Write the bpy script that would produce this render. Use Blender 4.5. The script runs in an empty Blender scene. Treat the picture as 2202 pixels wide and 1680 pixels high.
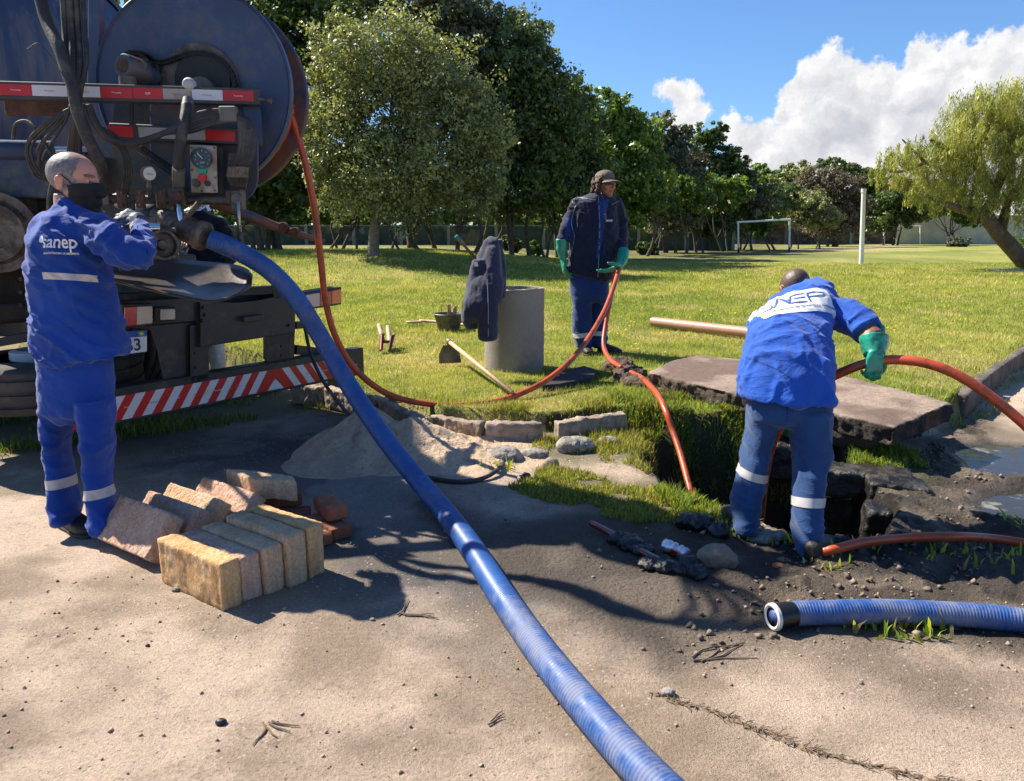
import bpy, bmesh, math, random
import numpy as np
from mathutils import Vector, Matrix
from mathutils.bvhtree import BVHTree

# ------------------------------------------------------------------ camera, world, sun
sc = bpy.context.scene
PITCH = math.radians(11.53)
cp, sp = math.cos(PITCH), math.sin(PITCH)
CAMZ = 1.4
cam_d = bpy.data.cameras.new('camera')
cam = bpy.data.objects.new('camera', cam_d)
sc.collection.objects.link(cam)
cam.location = (0, 0, CAMZ)
cam.rotation_euler = (math.radians(90) - PITCH, 0, 0)
cam_d.sensor_width = 36.0
cam_d.lens = 36.0 * 1665 / 2202
cam_d.clip_start = 0.05
cam_d.clip_end = 3000
sc.camera = cam

SUN_EL, SUN_AZ = math.radians(45.5), math.radians(-60)   # azimuth from +Y towards +X: sun stands behind left
sun_dir = Vector((math.sin(SUN_AZ) * math.cos(SUN_EL), math.cos(SUN_AZ) * math.cos(SUN_EL), math.sin(SUN_EL)))
sun_d = bpy.data.lights.new('sun', 'SUN')
sun_d.energy = 4.7
sun_d.angle = math.radians(0.55)
sun_d.color = (1.0, 0.93, 0.79)
sun = bpy.data.objects.new('sun', sun_d)
sc.collection.objects.link(sun)
sun.rotation_euler = (-sun_dir).to_track_quat('-Z', 'Y').to_euler()

sc.view_settings.view_transform = 'Standard'
sc.view_settings.look = 'None'
sc.view_settings.exposure = 1.2
sc.view_settings.gamma = 1.0
sc.render.film_transparent = False
sc.cycles.max_bounces = 5
sc.cycles.diffuse_bounces = 3
sc.cycles.glossy_bounces = 2
sc.cycles.transmission_bounces = 3
sc.cycles.transparent_max_bounces = 6
sc.cycles.caustics_reflective = False
sc.cycles.caustics_refractive = False


def pdir(px, py):
    """direction of the photograph's point (in a 2202 x 1680 frame)"""
    u, v = (px - 1101) / 1665.0, (840 - py) / 1665.0
    return Vector((u, cp + v * sp, -sp + v * cp))


def W(px, py, Y):
    d = pdir(px, py)
    t = Y / d.y
    return Vector((d.x * t, Y, CAMZ + d.z * t))


def G(px, py, z=0.0):
    d = pdir(px, py)
    t = (z - CAMZ) / d.z
    return Vector((d.x * t, d.y * t, z))


def pxm(Y, px):
    """metres spanned by px frame pixels at depth Y"""
    return px / 1665.0 * Y * 1.02


# ------------------------------------------------------------------ node helpers
class N:
    def __init__(s, nt):
        s.nt = nt
        s.x = 0

    def __call__(s, typ, ins=None, **kw):
        n = s.nt.nodes.new(typ)
        s.x += 40
        n.location = (s.x, 0)
        for k, v in kw.items():
            setattr(n, k, v)
        for k, v in (ins or {}).items():
            sock = n.inputs[k]
            if isinstance(v, bpy.types.NodeSocket):
                s.nt.links.new(v, sock)
            elif isinstance(v, bpy.types.Node):
                s.nt.links.new(v.outputs[0], sock)
            else:
                if hasattr(sock.default_value, '__len__') and not hasattr(v, '__len__'):
                    v = (v,) * len(sock.default_value)
                if sock.type == 'RGBA' and len(v) == 3:
                    v = tuple(v) + (1,)
                sock.default_value = v
        return n

    def math(s, op, a, b=0.0, c=0.0, clamp=False):
        n = s('ShaderNodeMath', {0: a, 1: b, 2: c}, operation=op)
        n.use_clamp = clamp
        return n.outputs[0]

    def vmath(s, op, a, b=(0, 0, 0)):
        n = s('ShaderNodeVectorMath', {0: a, 1: b}, operation=op)
        return n.outputs['Value'] if op in ('DISTANCE', 'LENGTH', 'DOT_PRODUCT') else n.outputs[0]

    def mix(s, f, a, b, mode='MIX'):
        n = s('ShaderNodeMix', data_type='RGBA', blend_type=mode)
        for idx, v in ((0, f), (6, a), (7, b)):
            if isinstance(v, bpy.types.NodeSocket):
                s.nt.links.new(v, n.inputs[idx])
            elif isinstance(v, bpy.types.Node):
                s.nt.links.new(v.outputs[0], n.inputs[idx])
            else:
                if idx and len(v) == 3:
                    v = tuple(v) + (1,)
                n.inputs[idx].default_value = v
        return n.outputs[2]

    def ramp(s, f, stops, interp='LINEAR'):
        n = s('ShaderNodeValToRGB', {0: f})
        cr = n.color_ramp
        cr.interpolation = interp
        while len(cr.elements) > len(stops):
            cr.elements.remove(cr.elements[-1])
        while len(cr.elements) < len(stops):
            cr.elements.new(0.5)
        for e, (p, c) in zip(cr.elements, stops):
            e.position = p
            if not hasattr(c, '__len__'):
                c = (c, c, c)
            e.color = tuple(c) + (1,)
        return n.outputs[0]

    def noise(s, scale, detail=4, rough=0.55, vec=None, dist=0.0, out=0):
        ins = {'Scale': scale, 'Detail': detail, 'Roughness': rough, 'Distortion': dist}
        if vec is not None:
            ins['Vector'] = vec
        return s('ShaderNodeTexNoise', ins).outputs[out]

    def smooth(s, v, a, b):
        n = s('ShaderNodeMapRange', {0: v, 1: a, 2: b, 3: 0.0, 4: 1.0})
        n.interpolation_type = 'SMOOTHSTEP'
        return n.outputs[0]


# ------------------------------------------------------------------ world: sky texture with cumulus clouds
world = bpy.data.worlds.new('World')
sc.world = world
world.use_nodes = True
wn = world.node_tree
wn.nodes.clear()
n = N(wn)
sky = n('ShaderNodeTexSky', sky_type='NISHITA')
sky.sun_disc = False
sky.sun_elevation = SUN_EL
sky.sun_rotation = SUN_AZ
sky.air_density = 1.0
sky.dust_density = 0.3
sky.ozone_density = 2.2
co = n('ShaderNodeTexCoord').outputs['Generated']
wob = n.noise(9.0, 6, 0.62, co, out=1)
wobv = n.vmath('MULTIPLY', n.vmath('SUBTRACT', wob, (.5, .5, .5)), (0.10, 0.10, 0.10))
cw = n.vmath('ADD', co, wobv)
blobs = [(1465, 220, 34), (1480, 262, 44), (1450, 205, 22), (1560, 285, 40), (1610, 300, 60), (1650, 255, 44), (1690, 240, 50),
         (1735, 200, 62), (1775, 150, 50), (1778, 112, 24), (1800, 215, 80), (1850, 190, 60), (1900, 190, 60), (1970, 150, 62), (2030, 135, 46),
         (1850, 290, 110), (1760, 320, 110), (1680, 340, 80), (1960, 250, 100), (2060, 190, 80), (2150, 150, 60), (2230, 140, 70),
         (2120, 250, 120), (2260, 250, 150), (1800, 390, 110), (1930, 380, 140), (2080, 380, 150), (2400, 250, 160), (2600, 320, 150),
         (2850, 380, 140), (1640, 380, 60)]
dens = None
for (bx, by, br) in blobs:
    d = pdir(bx, by).normalized()
    dist = n.vmath('DISTANCE', cw, tuple(d))
    r = br / 1665.0 * 0.92
    v = n.math('SUBTRACT', 1.0, n.math('DIVIDE', dist, r))
    v = n.math('MULTIPLY', v, min(1.0, r / 0.05))
    dens = v if dens is None else n.math('MAXIMUM', dens, v)
nz1 = n.noise(22.0, 8, 0.6, co)
d1 = n.math('ADD', dens, n.math('MULTIPLY', n.math('SUBTRACT', nz1, 0.47), 1.5))
mask = n.smooth(d1, 0.0, 0.22)
# light from the upper left gives each puff a bright and a grey side
shv = n.vmath('ADD', cw, (-0.012, 0.0, 0.016))
pa = n.noise(16.0, 7, 0.55, cw)
pb = n.noise(16.0, 7, 0.55, shv)
relief = n.math('MULTIPLY', n.math('SUBTRACT', pa, pb), 2.6)
lit = n.math('ADD', n.math('ADD', 0.62, relief), n.math('MULTIPLY', n.math('SUBTRACT', 0.55, d1), 0.55), clamp=True)
ccol = n.ramp(lit, [(0.0, (3.2, 3.3, 3.6)), (0.5, (4.1, 4.15, 4.35)), (1.0, (5.5, 5.4, 5.4))])
tint = n.mix(1.0, sky, (0.50, 0.68, 0.90), 'MULTIPLY')
skyc = n.mix(mask, tint, ccol)
bg = n('ShaderNodeBackground', {0: skyc, 1: 0.082})
out = n('ShaderNodeOutputWorld', {0: bg})


# ------------------------------------------------------------------ numpy noise
def _h(ix, iy, iz, seed):
    h = (ix.astype(np.int64) * 374761393 + iy.astype(np.int64) * 668265263 + iz.astype(np.int64) * 2147483647 + seed * 974711) & 0xffffffff
    h = ((h ^ (h >> 13)) * 1274126177) & 0xffffffff
    h = ((h ^ (h >> 16)) * 2246822519) & 0xffffffff
    return ((h ^ (h >> 15)) & 0xffff) / 65535.0


def vnoise(p, seed=0):
    p = np.asarray(p, float)
    i = np.floor(p)
    f = p - i
    f = f * f * (3 - 2 * f)
    ix, iy, iz = i[:, 0], i[:, 1], i[:, 2]
    r = 0
    for a in (0, 1):
        wx = f[:, 0] if a else 1 - f[:, 0]
        for b in (0, 1):
            wy = f[:, 1] if b else 1 - f[:, 1]
            for c in (0, 1):
                wz = f[:, 2] if c else 1 - f[:, 2]
                r = r + wx * wy * wz * _h(ix + a, iy + b, iz + c, seed)
    return r


def fbm(p, scale=1.0, octs=4, seed=0, gain=0.5):
    p = np.asarray(p, float) * scale
    a, s, t = 1.0, 0.0, 0.0
    for k in range(octs):
        s = s + a * vnoise(p + 17.3 * k, seed + k)
        t += a
        a *= gain
        p = p * 2.03
    return s / t


def sstep(x, a, b):
    t = np.clip((x - a) / (b - a), 0, 1)
    return t * t * (3 - 2 * t)


def poly_sd(x, y, poly):
    """signed distance to polygon, negative inside"""
    d = np.full(x.shape, 1e9)
    ins = np.zeros(x.shape, bool)
    m = len(poly)
    for k in range(m):
        ax, ay = poly[k][0], poly[k][1]
        bx, by = poly[(k + 1) % m][0], poly[(k + 1) % m][1]
        ex, ey = bx - ax, by - ay
        L = ex * ex + ey * ey + 1e-12
        t = np.clip(((x - ax) * ex + (y - ay) * ey) / L, 0, 1)
        d = np.minimum(d, np.hypot(x - ax - ex * t, y - ay - ey * t))
        c = ((ay > y) != (by > y)) & (x < (bx - ax) * (y - ay) / ((by - ay) + 1e-15) + ax)
        ins ^= c
    return np.where(ins, -d, d)


# ------------------------------------------------------------------ object helpers
ORG = {}


def props(o, label=None, cat=None, group=None, kind=None):
    if label: o['label'] = label
    if cat: o['category'] = cat
    if group: o['group'] = group
    if kind: o['kind'] = kind
    return o


def thing(name, loc, label, cat, group=None):
    o = bpy.data.objects.new(name, None)
    o.empty_display_size = 0.2
    sc.collection.objects.link(o)
    o.location = loc
    ORG[o.name] = Vector(loc)
    return props(o, label, cat, group)


def link(name, me, mat=None, parent=None, base=None):
    """link a mesh given in world coordinates; its origin goes to base, or to its parent's"""
    o = bpy.data.objects.new(name, me)
    sc.collection.objects.link(o)
    if parent is not None:
        org = ORG[parent.name]
        o.parent = parent
    else:
        if base is None:
            c = np.empty(len(me.vertices) * 3, np.float32)
            me.vertices.foreach_get('co', c)
            c = c.reshape(-1, 3)
            base = (float(c[:, 0].mean()), float(c[:, 1].mean()), float(c[:, 2].min()))
        org = Vector(base)
        o.location = org
    ORG[o.name] = Vector(org)
    me.transform(Matrix.Translation(-Vector(org)))
    if mat is not None:
        me.materials.append(mat)
    return o


def np_mesh(name, V, F, smooth=False, col=None, extra=None):
    """V (n,3), F (m,3) or (m,4) numpy arrays; col (n,3)"""
    me = bpy.data.meshes.new(name)
    V = np.ascontiguousarray(V, np.float32)
    F = np.ascontiguousarray(F, np.int32)
    k = F.shape[1]
    me.vertices.add(len(V))
    me.vertices.foreach_set('co', V.ravel())
    me.loops.add(F.size)
    me.loops.foreach_set('vertex_index', F.ravel())
    me.polygons.add(len(F))
    me.polygons.foreach_set('loop_start', np.arange(0, F.size, k, dtype=np.int32))
    me.update(calc_edges=True)
    if smooth:
        me.polygons.foreach_set('use_smooth', np.ones(len(F), bool))
    if col is not None:
        set_col(me, col)
    for kx, vx in (extra or {}).items():
        a = me.attributes.new(kx, 'FLOAT', 'POINT')
        a.data.foreach_set('value', np.ascontiguousarray(vx, np.float32))
    return me


def set_col(me, col, name='Col'):
    a = me.attributes.new(name, 'FLOAT_COLOR', 'POINT')
    c = np.ones((len(me.vertices), 4), np.float32)
    c[:, :3] = col
    a.data.foreach_set('color', c.ravel())


def verts_of(me):
    c = np.empty(len(me.vertices) * 3, np.float32)
    me.vertices.foreach_get('co', c)
    return c.reshape(-1, 3).astype(float)


def norms_of(me):
    c = np.empty(len(me.vertices) * 3, np.float32)
    me.vertex_normals.foreach_get('vector', c)
    return c.reshape(-1, 3).astype(float)


def bm_mesh(bm, name='mesh', smooth=False):
    me = bpy.data.meshes.new(name)
    bm.to_mesh(me)
    bm.free()
    if smooth:
        me.polygons.foreach_set('use_smooth', np.ones(len(me.polygons), bool))
    return me


def V3(a):
    return Vector(a)


def frame_from(d, up=(0, 0, 1)):
    d = Vector(d).normalized()
    u = Vector(up)
    s = d.cross(u)
    if s.length < 1e-4:
        s = d.cross(Vector((1, 0, 0)))
    s.normalize()
    return d, s, s.cross(d).normalized()


class S:
    """collects closed shapes in world coordinates"""

    def __init__(s):
        s.bm = bmesh.new()

    def rings(s, rings, cap=True, closed=True):
        bm = s.bm
        vs = [[bm.verts.new(p) for p in r] for r in rings]
        nn = len(vs[0])
        for i in range(len(vs) - 1):
            a, b = vs[i], vs[i + 1]
            for k in range(nn if closed else nn - 1):
                k2 = (k + 1) % nn
                bm.faces.new((a[k], a[k2], b[k2], b[k]))
        if cap:
            for r, flip in ((vs[0], True), (vs[-1], False)):
                try:
                    bm.faces.new(list(reversed(r)) if flip else r)
                except ValueError:
                    pass
        return s

    def box(s, c, size, ax=None, az=(0, 0, 1)):
        """centre, full sizes along (ax, ay, az)"""
        c = Vector(c)
        az = Vector(az).normalized()
        ax = Vector(ax).normalized() if ax is not None else Vector((1, 0, 0))
        ay = az.cross(ax).normalized()
        ax = ay.cross(az).normalized()
        h = [x * .5 for x in size]
        vs = []
        for i in (-1, 1):
            for j in (-1, 1):
                for k in (-1, 1):
                    vs.append(s.bm.verts.new(c + ax * (i * h[0]) + ay * (j * h[1]) + az * (k * h[2])))
        for f in ((0, 1, 3, 2), (4, 6, 7, 5), (0, 4, 5, 1), (2, 3, 7, 6), (0, 2, 6, 4), (1, 5, 7, 3)):
            s.bm.faces.new([vs[q] for q in f])
        return s

    def bar(s, a, b, w, h, up=(0, 0, 1)):
        """rectangular bar from a to b; w sideways, h along up"""
        a, b = Vector(a), Vector(b)
        d, sd, u = frame_from(b - a, up)
        r = []
        for p in (a, b):
            r.append([p + sd * (i * w / 2) + u * (j * h / 2) for i, j in ((-1, -1), (1, -1), (1, 1), (-1, 1))])
        return s.rings(r)

    def quadslab(s, pts, n, th):
        """polygon pts pushed by th along -n"""
        n = Vector(n).normalized()
        pts = [Vector(p) for p in pts]
        return s.rings([[p - n * th for p in pts], pts])

    def tube(s, pts, rad, seg=12, cap=True, sx=1.0, round_ends=False):
        pts = [Vector(p) for p in pts]
        m = len(pts)
        if not hasattr(rad, '__len__'):
            rad = [rad] * m
        rad = list(rad)
        if round_ends:
            d0 = (pts[0] - pts[1]).normalized()
            d1 = (pts[-1] - pts[-2]).normalized()
            r0, r1 = rad[0], rad[-1]
            pre, pr, post, qr = [], [], [], []
            for t in (90, 66, 42, 20):
                t = math.radians(t)
                pre.append(pts[0] + d0 * r0 * math.sin(t)); pr.append(max(r0 * math.cos(t), r0 * .04))
            for t in (20, 42, 66, 90):
                t = math.radians(t)
                post.append(pts[-1] + d1 * r1 * math.sin(t)); qr.append(max(r1 * math.cos(t), r1 * .04))
            pts = pre + pts + post
            rad = pr + rad + qr
            m = len(pts)
        tang = []
        for i in range(m):
            t = pts[min(i + 1, m - 1)] - pts[max(i - 1, 0)]
            tang.append(t.normalized() if t.length > 1e-9 else Vector((0, 0, 1)))
        d, sd, u = frame_from(tang[0])
        rings = []
        for i in range(m):
            if i:
                sd = (sd - tang[i] * sd.dot(tang[i])).normalized()
                u = sd.cross(tang[i]).normalized()
            rings.append([pts[i] + (sd * (math.cos(2 * math.pi * k / seg) * sx) + u * math.sin(2 * math.pi * k / seg)) * rad[i] for k in range(seg)])
        return s.rings(rings, cap)

    def cap(s, a, b, ra, rb=None, seg=14):
        return s.tube([a, b], [ra, ra if rb is None else rb], seg, round_ends=True)

    def cyl(s, a, b, r, r2=None, seg=20):
        return s.tube([a, b], [r, r if r2 is None else r2], seg)

    def ell(s, c, r, M=None, seg=16, rg=10):
        c = Vector(c)
        M = M or Matrix.Identity(3)
        rings = []
        for i in range(rg + 1):
            th = -math.pi / 2 + math.pi * i / rg
            cz, cr = math.sin(th), max(math.cos(th), 0.02)
            rings.append([c + M @ Vector((r[0] * cr * math.cos(2 * math.pi * k / seg), r[1] * cr * math.sin(2 * math.pi * k / seg), r[2] * cz)) for k in range(seg)])
        return s.rings(rings)

    def loft(s, secs, seg=28, p=2.3):
        """secs: (centre, half axis vector A, half axis vector B)"""
        rings = []
        for c, A, B in secs:
            c, A, B = Vector(c), Vector(A), Vector(B)
            r = []
            for k in range(seg):
                a = 2 * math.pi * k / seg
                ca, sa = math.cos(a), math.sin(a)
                x = math.copysign(abs(ca) ** (2 / p), ca)
                y = math.copysign(abs(sa) ** (2 / p), sa)
                r.append(c + A * x + B * y)
            rings.append(r)
        return s.rings(rings)

    def lathe(s, c, ax, prof, seg=24, cap=True):
        """prof: (along, radius)"""
        d, sd, u = frame_from(ax)
        c = Vector(c)
        return s.rings([[c + d * a + (sd * math.cos(2 * math.pi * k / seg) + u * math.sin(2 * math.pi * k / seg)) * r for k in range(seg)] for a, r in prof], cap)

    def obj(s, name, mat, parent=None, smooth=False, bevel=0.0, base=None, auto=None):
        bmesh.ops.recalc_face_normals(s.bm, faces=s.bm.faces[:])
        if bevel > 0:
            bmesh.ops.bevel(s.bm, geom=s.bm.edges[:], offset=bevel, segments=1, affect='EDGES', clamp_overlap=True)
        me = bm_mesh(s.bm, name, smooth)
        if auto:
            set_auto(me, auto)
        return link(name, me, mat, parent, base)

    def remesh(s, name, mat, parent=None, voxel=0.01, smooth=3, disp=None, col=None, base=None, extra=None):
        bmesh.ops.recalc_face_normals(s.bm, faces=s.bm.faces[:])
        me = bm_mesh(s.bm, name)
        o = bpy.data.objects.new('tmp', me)
        sc.collection.objects.link(o)
        m = o.modifiers.new('r', 'REMESH')
        m.mode = 'VOXEL'
        m.voxel_size = voxel
        if smooth:
            m2 = o.modifiers.new('s', 'SMOOTH')
            m2.factor = 0.5
            m2.iterations = smooth
        dg = bpy.context.evaluated_depsgraph_get()
        me2 = bpy.data.meshes.new_from_object(o.evaluated_get(dg))
        bpy.data.objects.remove(o)
        me2.name = name
        me2.polygons.foreach_set('use_smooth', np.ones(len(me2.polygons), bool))
        if disp is not None:
            P, Nn = verts_of(me2), norms_of(me2)
            D = disp(P, Nn)
            P2 = P + (Nn * D[:, None] if D.ndim == 1 else D)
            me2.vertices.foreach_set('co', P2.astype(np.float32).ravel())
            me2.update()
        if col is not None:
            set_col(me2, col(verts_of(me2), norms_of(me2)))
        return link(name, me2, mat, parent, base)


def set_auto(me, ang):
    """smooth shading with sharp edges above ang degrees"""
    me.polygons.foreach_set('use_smooth', np.ones(len(me.polygons), bool))
    bm = bmesh.new()
    bm.from_mesh(me)
    for e in bm.edges:
        if len(e.link_faces) == 2 and e.calc_face_angle(0) > math.radians(ang):
            e.smooth = False
    bm.to_mesh(me)
    bm.free()


def spline(pts, n=8):
    """catmull-rom through pts; pts may carry extra components"""
    P = [np.array(p, float) for p in pts]
    P = [2 * P[0] - P[1]] + P + [2 * P[-1] - P[-2]]
    out = []
    for i in range(1, len(P) - 2):
        a, b, c, d = P[i - 1:i + 3]
        for k in range(n):
            t = k / n
            out.append(.5 * ((2 * b) + (c - a) * t + (2 * a - 5 * b + 4 * c - d) * t * t + (3 * b - a - 3 * c + d) * t ** 3))
    out.append(P[-2])
    return out


def resample(pts, step):
    P = np.array(pts)[:, :3]
    seg = np.linalg.norm(np.diff(P, axis=0), axis=1)
    L = np.concatenate([[0], np.cumsum(seg)])
    m = max(2, int(L[-1] / step))
    t = np.linspace(0, L[-1], m)
    return np.stack([np.interp(t, L, P[:, k]) for k in range(3)], 1), t


# ------------------------------------------------------------------ materials
MATS = {}


def mat(name, col=(.5, .5, .5), rough=.7, metal=0.0, var=0.25, scale=6.0, bump=0.0, bscale=60.0, dirt=None, dirt_amt=0.5, dscale=3.0,
        spec=0.5, attr=False, col2=None, stretch=None, coat=0.0, sheen=0.0, mottle=None):
    if name in MATS:
        return MATS[name]
    m = bpy.data.materials.new(name)
    MATS[name] = m
    m.use_nodes = True
    nt = m.node_tree
    nt.nodes.clear()
    n = N(nt)
    tc = n('ShaderNodeTexCoord').outputs['Object']
    if stretch:
        tc = n.vmath('MULTIPLY', tc, stretch)
    base = n('ShaderNodeAttribute', attribute_name='Col').outputs['Color'] if attr else None
    nz = n.noise(scale, 5, .6, tc)
    if base is None:
        c2 = col2 if col2 else tuple(x * (1 - var) for x in col)
        c1 = tuple(x * (1 + var * .6) for x in col) if not col2 else col
        base = n.mix(n.smooth(nz, .3, .7), c2, c1)
    elif var:
        base = n.mix(1.0, base, n.ramp(nz, [(.25, (1 - var,) * 3), (.75, (1 + var,) * 3)]), 'MULTIPLY')
    if dirt:
        dn = n.noise(dscale, 8, .7, tc)
        f = n.math('MULTIPLY', n.smooth(dn, .62 - .25 * dirt_amt, .72 - .15 * dirt_amt), min(1, dirt_amt * 1.3))
        base = n.mix(f, base, dirt)
    if mottle:
        f = n.smooth(n.noise(bscale * .6, 3, .6, tc), .52, .66)
        base = n.mix(f, base, mottle)
    b = n('ShaderNodeBsdfPrincipled', {'Base Color': base, 'Metallic': metal})
    b.inputs['Specular IOR Level'].default_value = spec
    rr = n.math('ADD', rough - .08, n.math('MULTIPLY', n.noise(scale * 2.3, 4, .6, tc), .16), clamp=True)
    nt.links.new(rr, b.inputs['Roughness'])
    if coat: b.inputs['Coat Weight'].default_value = coat
    if sheen:
        b.inputs['Sheen Weight'].default_value = sheen
        b.inputs['Sheen Roughness'].default_value = .5
    if bump:
        bn = n.noise(bscale, 6, .62, tc)
        bp = n('ShaderNodeBump', {'Height': bn, 'Strength': min(1, bump), 'Distance': .012})
        nt.links.new(bp.outputs[0], b.inputs['Normal'])
    n('ShaderNodeOutputMaterial', {0: b})
    return m


def leaf_mat(name, tr=0.35, rough=.5, spec=.3):
    m = bpy.data.materials.new(name)
    m.use_nodes = True
    nt = m.node_tree
    nt.nodes.clear()
    n = N(nt)
    c = n('ShaderNodeAttribute', attribute_name='Col').outputs['Color']
    b = n('ShaderNodeBsdfPrincipled', {'Base Color': c, 'Roughness': rough})
    b.inputs['Specular IOR Level'].default_value = spec
    t = n('ShaderNodeBsdfTranslucent', {0: n.mix(1.0, c, (1.25, 1.2, .55), 'MULTIPLY')})
    mx = n('ShaderNodeMixShader', {0: tr, 1: b, 2: t})
    n('ShaderNodeOutputMaterial', {0: mx})
    MATS[name] = m
    return m
# ------------------------------------------------------------------ ground
def g2(px, py, z=0.0):
    p = G(px, py, z)
    return (p.x, p.y)


lawn_poly = [(-90, 20), (-14, 12.5), (-6, 9.3), (-3, 7.7), (-1.75, 6.85), (-.98, 5.8), (-.5, 5.36), (.22, 5.2), (.75, 5.32), (1.0, 5.2),
             (1.15, 4.95), (1.9, 5.0), (2.5, 5.05), (3.15, 5.45), (3.55, 5.95), (5.8, 8.55), (12, 15.9), (90, 105), (90, 700), (-90, 700)]
hole_poly = [g2(1372, 950), g2(1405, 1040), g2(1480, 1073), g2(1565, 1100), g2(1650, 1120), g2(1775, 1178), g2(1890, 1172), g2(1918, 1110),
             g2(1880, 1035), g2(1830, 1000), g2(1790, 950), (1.9, 5.15), (1.2, 5.25)]
mud_poly = [g2(1010, 1230), g2(1060, 1120), g2(1260, 1100), g2(1500, 1120), g2(1640, 1150), g2(1900, 1050), g2(2000, 950), g2(2060, 900), (3.6, 5.7),
            g2(2202, 1010), (7, 4.6), (7, 2.2), g2(2350, 1420), g2(1980, 1385), g2(1640, 1380), g2(1420, 1425), g2(1250, 1340), g2(1120, 1280)]
verge_poly = [g2(-400, 1000), g2(100, 965), g2(330, 940), g2(520, 905), g2(650, 882), g2(745, 888), g2(700, 858), g2(560, 830), g2(100, 850), g2(-400, 900)]
weed_poly = [g2(1070, 1050), g2(1190, 1010), g2(1330, 1020), g2(1420, 1045), g2(1570, 1080), g2(1610, 1150), g2(1500, 1130), g2(1350, 1110), g2(1180, 1080)]
strip_poly = [g2(930, 940), g2(1100, 935), g2(1340, 915), g2(1400, 960), g2(1400, 1040), g2(1290, 1010), g2(1130, 985)]
weed2_poly = [g2(1830, 970), g2(1900, 950), g2(1990, 985), g2(2000, 1050), g2(1900, 1035)]
puddle_polys = [[g2(2040, 965), g2(2110, 945), g2(2202, 950), (4.6, 4.6), g2(2350, 1010), g2(2150, 1025), g2(2075, 1010)],
                [g2(2060, 1085), g2(2120, 1055), g2(2202, 1045), (4.3, 3.7), g2(2300, 1125), g2(2130, 1118)]]


def height(x, y):
    p = np.stack([x, y, np.zeros_like(x)], 1)
    near = (np.abs(x) < 9) & (y < 14)
    z = np.zeros_like(x)
    jit = (fbm(p, 3.0, 3, 5) - .5) * .10
    dl = poly_sd(x, y, lawn_poly) + jit
    lawn = 1 - sstep(dl, -.05, .03)
    z = z + lawn * (.19 + (fbm(p, .9, 3, 9) - .5) * .05)
    far = sstep(y, 12, 45)
    z = z + far * .10 * lawn
    # grassy bank on the left under the trees
    wx = 1 - sstep(x, -4, 4.5)
    z = z + wx * sstep(y, 17.5, 25) * .55 * (1 - sstep(y, 34, 50) * .4) * lawn
    # rise beside the truck
    z = z + .13 * np.exp(-((x + 2.95) ** 2 + (y - 7.4) ** 2) / .8) * lawn
    z = z + (fbm(p, 1.2, 3, 3) - .5) * .018
    z = z + (fbm(p, 28, 3, 4) - .5) * .006 * (1 - lawn) * near
    mud = 1 - sstep(poly_sd(x, y, mud_poly) + jit * 2, -.15, .12)
    m2 = mud * (1 - lawn)
    pud = np.zeros_like(x)
    for q in puddle_polys:
        pud = np.maximum(pud, 1 - sstep(poly_sd(x, y, q) + jit * 1.6, -.10, .06))
    ridge = np.abs(fbm(p, 7, 4, 21) - .5) * 2
    soft = .22 + .78 * sstep(x, .55, 1.2) * sstep(y, 2.35, 2.9)
    z = z + m2 * (1 - pud) * ((fbm(p, 5, 5, 31, .6) - .45) * .09 + (.25 - ridge) * .045 + (fbm(p, 18, 3, 33) - .5) * .048) * soft
    z = z - pud * .022
    # raised spoil round the hole
    dh = poly_sd(x, y, hole_poly) + (fbm(p, 5, 4, 41) - .5) * .16
    z = z + .05 * np.exp(-(np.clip(dh, 0, 9) / .22) ** 2) * (1 - lawn) * (x > 1.3)
    bank = np.clip((1.75 - x) / .5, 0, 1) * np.clip((y - 4.2) / .5, 0, 1)     # gentle grassy slope on the far left side
    farb = np.clip((y - 4.6) / .35, 0, 1) * np.clip((2.15 - x) / .4, 0, 1)
    wslope = .03 + np.maximum(.20 * bank, .26 * farb)
    hole = 1 - sstep(dh, -wslope - .05, .02)
    z = z - hole * .95
    v = 1 - sstep(poly_sd(x, y, strip_poly), -.1, .1)
    z = z + v * .05 * (1 - hole) * (1 - lawn)
    return z, dict(lawn=lawn, mud=m2, hole=hole, pud=pud, dh=dh, dl=dl)


def coords(a, b, step, lo, hi, grow=1.09):
    mid = list(np.arange(a, b, step))
    r, s_, c = [], step, b
    while c < hi:
        r.append(c); s_ *= grow; c += s_
    r.append(hi)
    l, s_, c = [], step, a - step
    while c > lo:
        l.append(c); s_ *= grow; c -= s_
    l.append(lo)
    return np.array(l[::-1] + mid + r)


gx = coords(-3.4, 4.6, .022, -300, 400)
gy = coords(1.3, 6.6, .022, -12, 600)
X, Yg = np.meshgrid(gx, gy)
xf, yf = X.ravel(), Yg.ravel()
Z, zone = height(xf, yf)
P3 = np.stack([xf, yf, np.zeros_like(xf)], 1)
nearm = ((np.abs(xf) < 12) & (yf < 16)).astype(float)
n1 = fbm(P3, .9, 4, 51)
n2 = fbm(P3, 3.2, 4, 52)
n3 = fbm(P3, 14, 3, 53)
pink = np.array([.60, .455, .35]); tan = np.array([.34, .255, .185]); grey = np.array([.10, .10, .105]); lgrey = np.array([.26, .235, .215])
nf = fbm(P3, 2.0, 7, 55, .62)
f = sstep(n1 * .42 + n2 * .2 + nf * .38, .395, .51)[:, None]
colr = tan * (1 - f) + pink * f
colr = colr * (.80 + .40 * fbm(P3, 12, 5, 56, .7)[:, None])
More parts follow.
